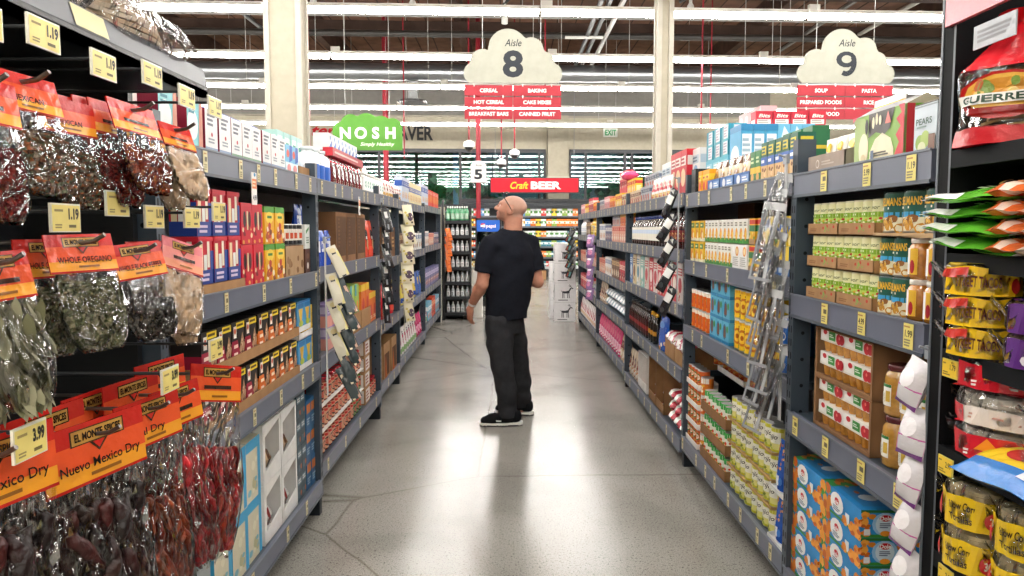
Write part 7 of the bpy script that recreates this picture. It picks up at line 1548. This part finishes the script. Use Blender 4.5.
# t-shirt
s = Sdf((-.34, -.3, .76), (.34, .36, 1.52), .0075)
s.loft([(.79, -.026, .015, .168, .135, R(42)), (.9, -.022, .01, .175, .14, R(38)), (1.05, -.006, .0, .186, .142, th), (1.2, .002, .0, .197, .14, th), (1.3, .004, 0, .198, .132, th), (1.38, .006, 0, .17, .115, th), (1.43, .008, 0, .125, .095, th), (1.475, .012, 0, .082, .078, th)], .02)
for S_ in (SL, SR): s.cone((.010, .0, 1.445), S_, .068, .072, .03)
for S_, E_ in ((SL, EL_), (SR, ER)):
    S_, E_ = np.array(S_), np.array(E_); d = E_-S_; o = np.array([-.006 if S_[0] < 0 else .006, 0, 0]); v = Sdf((-.34, -.3, .76), (.34, .36, 1.52), .0075)
    v.chain([tuple(S_), tuple(S_+d*.45+o), tuple(S_+d*.95+o*2)], [.07, .068, .074], .03); L = np.linalg.norm(d); d = d/L
    v.cut(lambda X, Y, Z: (X-S_[0])*d[0]+(Y-S_[1])*d[1]+(Z-S_[2])*d[2]-L*.7)
    hh = np.clip(.5+.5*(s.F-v.F)/.02, 0, 1); s.F = s.F*(1-hh)+v.F*hh-.02*hh*(1-hh)
s.noise(lambda X, Y, Z: .0045*np.sin(26*X+14*Z+3*np.sin(9*Z))*np.sin(11*Z+6*X)+.003*np.sin(40*Z-22*X+2*np.sin(14*Y)))
s.cut(lambda X, Y, Z: np.maximum(.812-Z+.006*np.sin(18*X), .07-np.sqrt((X-.012)**2+Y**2+(Z-1.515)**2)))
s.mesh('t_shirt', '#1b1d24', 'cloth', man)
q = MB(); ring = []
for i in range(21):
    a = 2*math.pi*i/20; ring.append((.010+.066*math.cos(a), .0+.066*math.sin(a), 1.462+.012*math.sin(a)-.004*math.cos(a)))
q.tube(ring, .006, '#1f2024', 'cloth', 6, cap=False); q.build('collar', man)
# trousers
s = Sdf((-.3, -.28, .03), (.3, .48, .95), .0075)
s.loft([(.70, -.045, .03, .165, .125, ph_), (.80, -.036, .022, .154, .12, R(50)), (.9, -.026, .012, .14, .11, R(42))], .03)
s.chain([HL, tuple((np.array(HL)+KL)/2), KL, tuple((np.array(KL)+AL)/2+np.array([.012, 0, 0])), (AL[0], AL[1], .085)], [.108, .1, .083, .078, .07], .03)
s.chain([HR, tuple((np.array(HR)+KRr)/2), KRr, tuple((np.array(KRr)+AR)/2+np.array([.012, 0, 0])), (AR[0], AR[1], .085)], [.108, .1, .083, .078, .07], .03)
s.noise(lambda X, Y, Z: .005*np.sin(30*Z+22*X+4*np.sin(8*Z))*np.clip(1.2-Z, .3, 1)+.006*np.sin(48*Z-18*X)*np.exp(-((Z-.14)/.1)**2)+.004*np.sin(60*X+9*Z))
s.cut(lambda X, Y, Z: .065-Z)
s.mesh('trousers', '#303134', 'cloth', man)
q = MB(); q.tube([(-.185, -.06, .8), (-.19, -.055, .72), (-.187, -.05, .64)], .003, '#8a8c90', 'metal', 5); q.build('pocket_zip', man)
# shoes
def shoe(ax, ay, ang, nm):
    r = empty('shoe', (ax, ay, 0)); r.parent = man; r.rotation_euler.z = ang
    u = Sdf((-.26, -.09, .0), (.14, .09, .16), .005)
    u.chain([(.05, 0, .065), (-.04, 0, .062), (-.13, 0, .05), (-.19, .0, .042)], [.042, .042, .04, .03], .03); u.cone((.045, 0, .1), (.01, 0, .12), .038, .034, .03)
    u.cut(lambda X, Y, Z: np.maximum(.028-Z, Z-.115)); u.mesh('upper', '#1a1b1e', 'cloth', r)
    w_ = Sdf((-.26, -.09, -.01), (.14, .09, .08), .005); w_.chain([(.06, 0, .02), (-.05, 0, .02), (-.19, 0, .02)], [.044, .043, .04], .03)
    w_.cut(lambda X, Y, Z: np.maximum(.002-Z, Z-.024-.012*np.clip((X)/.1, 0, 1))); w_.mesh('sole', lambda x, y, z: '#e6e5e1' if z > .01 else '#2a2b2e', 'rubber', r)
    g = MB(); P = [(-.11, .052), (-.07, .05), (-.01, .075), (.02, .092), (-.02, .068), (-.07, .04), (-.1, .042)]
    g.add([(x, -.0445+.0*z, z) for x, z in P], [tuple(range(len(P)))], '#dcdcda', 'rubber'); g.build('side_mark', r)
    g = MB()
    for i in range(4): g.tube([(-.06-.022*i, -.02, .098-.008*i), (-.065-.022*i, 0, .104-.008*i), (-.06-.022*i, .02, .098-.008*i)], .003, '#3a3b3e', 'cloth', 5)
    g.build('laces', r)
shoe(-.005, -.035, R(4), 'l'); shoe(.095, .305, R(-14), 'r')
# sunglasses pushed up on the forehead, wrist band
q = MB()
for s_ in (-1, 1):
    q.tube([hp(.078, s_*.066, .088), hp(.05, s_*.078, .062), hp(.005, s_*.083, .018), hp(-.022, s_*.081, -.012)], .0035, '#26262a', 'gloss', 6)
    q.tube([hp(.072, s_*.012, .1), hp(.078, s_*.03, .104), hp(.08, s_*.055, .1), hp(.078, s_*.066, .088)], .004, '#1c1c20', 'gloss', 6)
q.tube([hp(.07, -.014, .1), hp(.073, 0, .104), hp(.07, .014, .1)], .0035, '#1c1c20', 'gloss', 6); sg_ = q.build('sunglasses', man)
q = MB()
for s_ in (-1, 1): q.add([hp(.076, s_*.012, .098), hp(.082, s_*.055, .098), hp(.052, s_*.058, .118), hp(.046, s_*.016, .118)], [(0, 1, 2, 3)], '#141418', 'glassy')
q.build('lenses', sg_)
q = MB(); d = (np.array(WL)-np.array(EL_)); d /= np.linalg.norm(d); e1 = np.cross(d, (0, 0, 1)); e1 /= np.linalg.norm(e1); e2 = np.cross(d, e1); Pw = np.array(WL)-d*.012
P, F_ = [], []
for j, o_ in enumerate((-.011, .011)):
    for i in range(20): a = 2*math.pi*i/20; P.append(tuple(Pw+d*o_+(e1*math.cos(a)+e2*math.sin(a))*(.0355)))
q.add(P, [(i, (i+1) % 20, 20+(i+1) % 20, 20+i) for i in range(20)], '#e8e4e0', 'rubber', True); q.build('wrist_band', man)

# ---------------------------------------------------------------- repeats share a group phrase
runs = {}
for o in list(COL.objects):
    if o.parent is None and o.get('category') and not o.get('group'):
        p = [q.strip() for q in o['label'].split(',')]
        runs.setdefault((o.name.split('.')[0], p[0]+(', '+p[-1] if len(p) > 2 else '')), []).append(o)
for (nm, ph), os_ in runs.items():
    if len(os_) > 1:
        for o in os_: o['group'] = 'run of '+ph
for nm in ('sprinkler_drop', 'dome_camera', 'conduit', 'brace_rod', 'sprinkler', 'aisle_sign', 'shelving_unit', 'clip_strip', 'fire_pipe', 'strut_bar'):
    for o in list(COL.objects):
        if o.parent is None and o.name.split('.')[0] == nm and not o.get('group'): o['group'] = {'shelving_unit': 'shelving units along the aisle', 'aisle_sign': 'hanging aisle number signs', 'clip_strip': 'hanging strips on the shelf posts'}.get(nm, nm.replace('_', ' ')+'s under the ceiling')
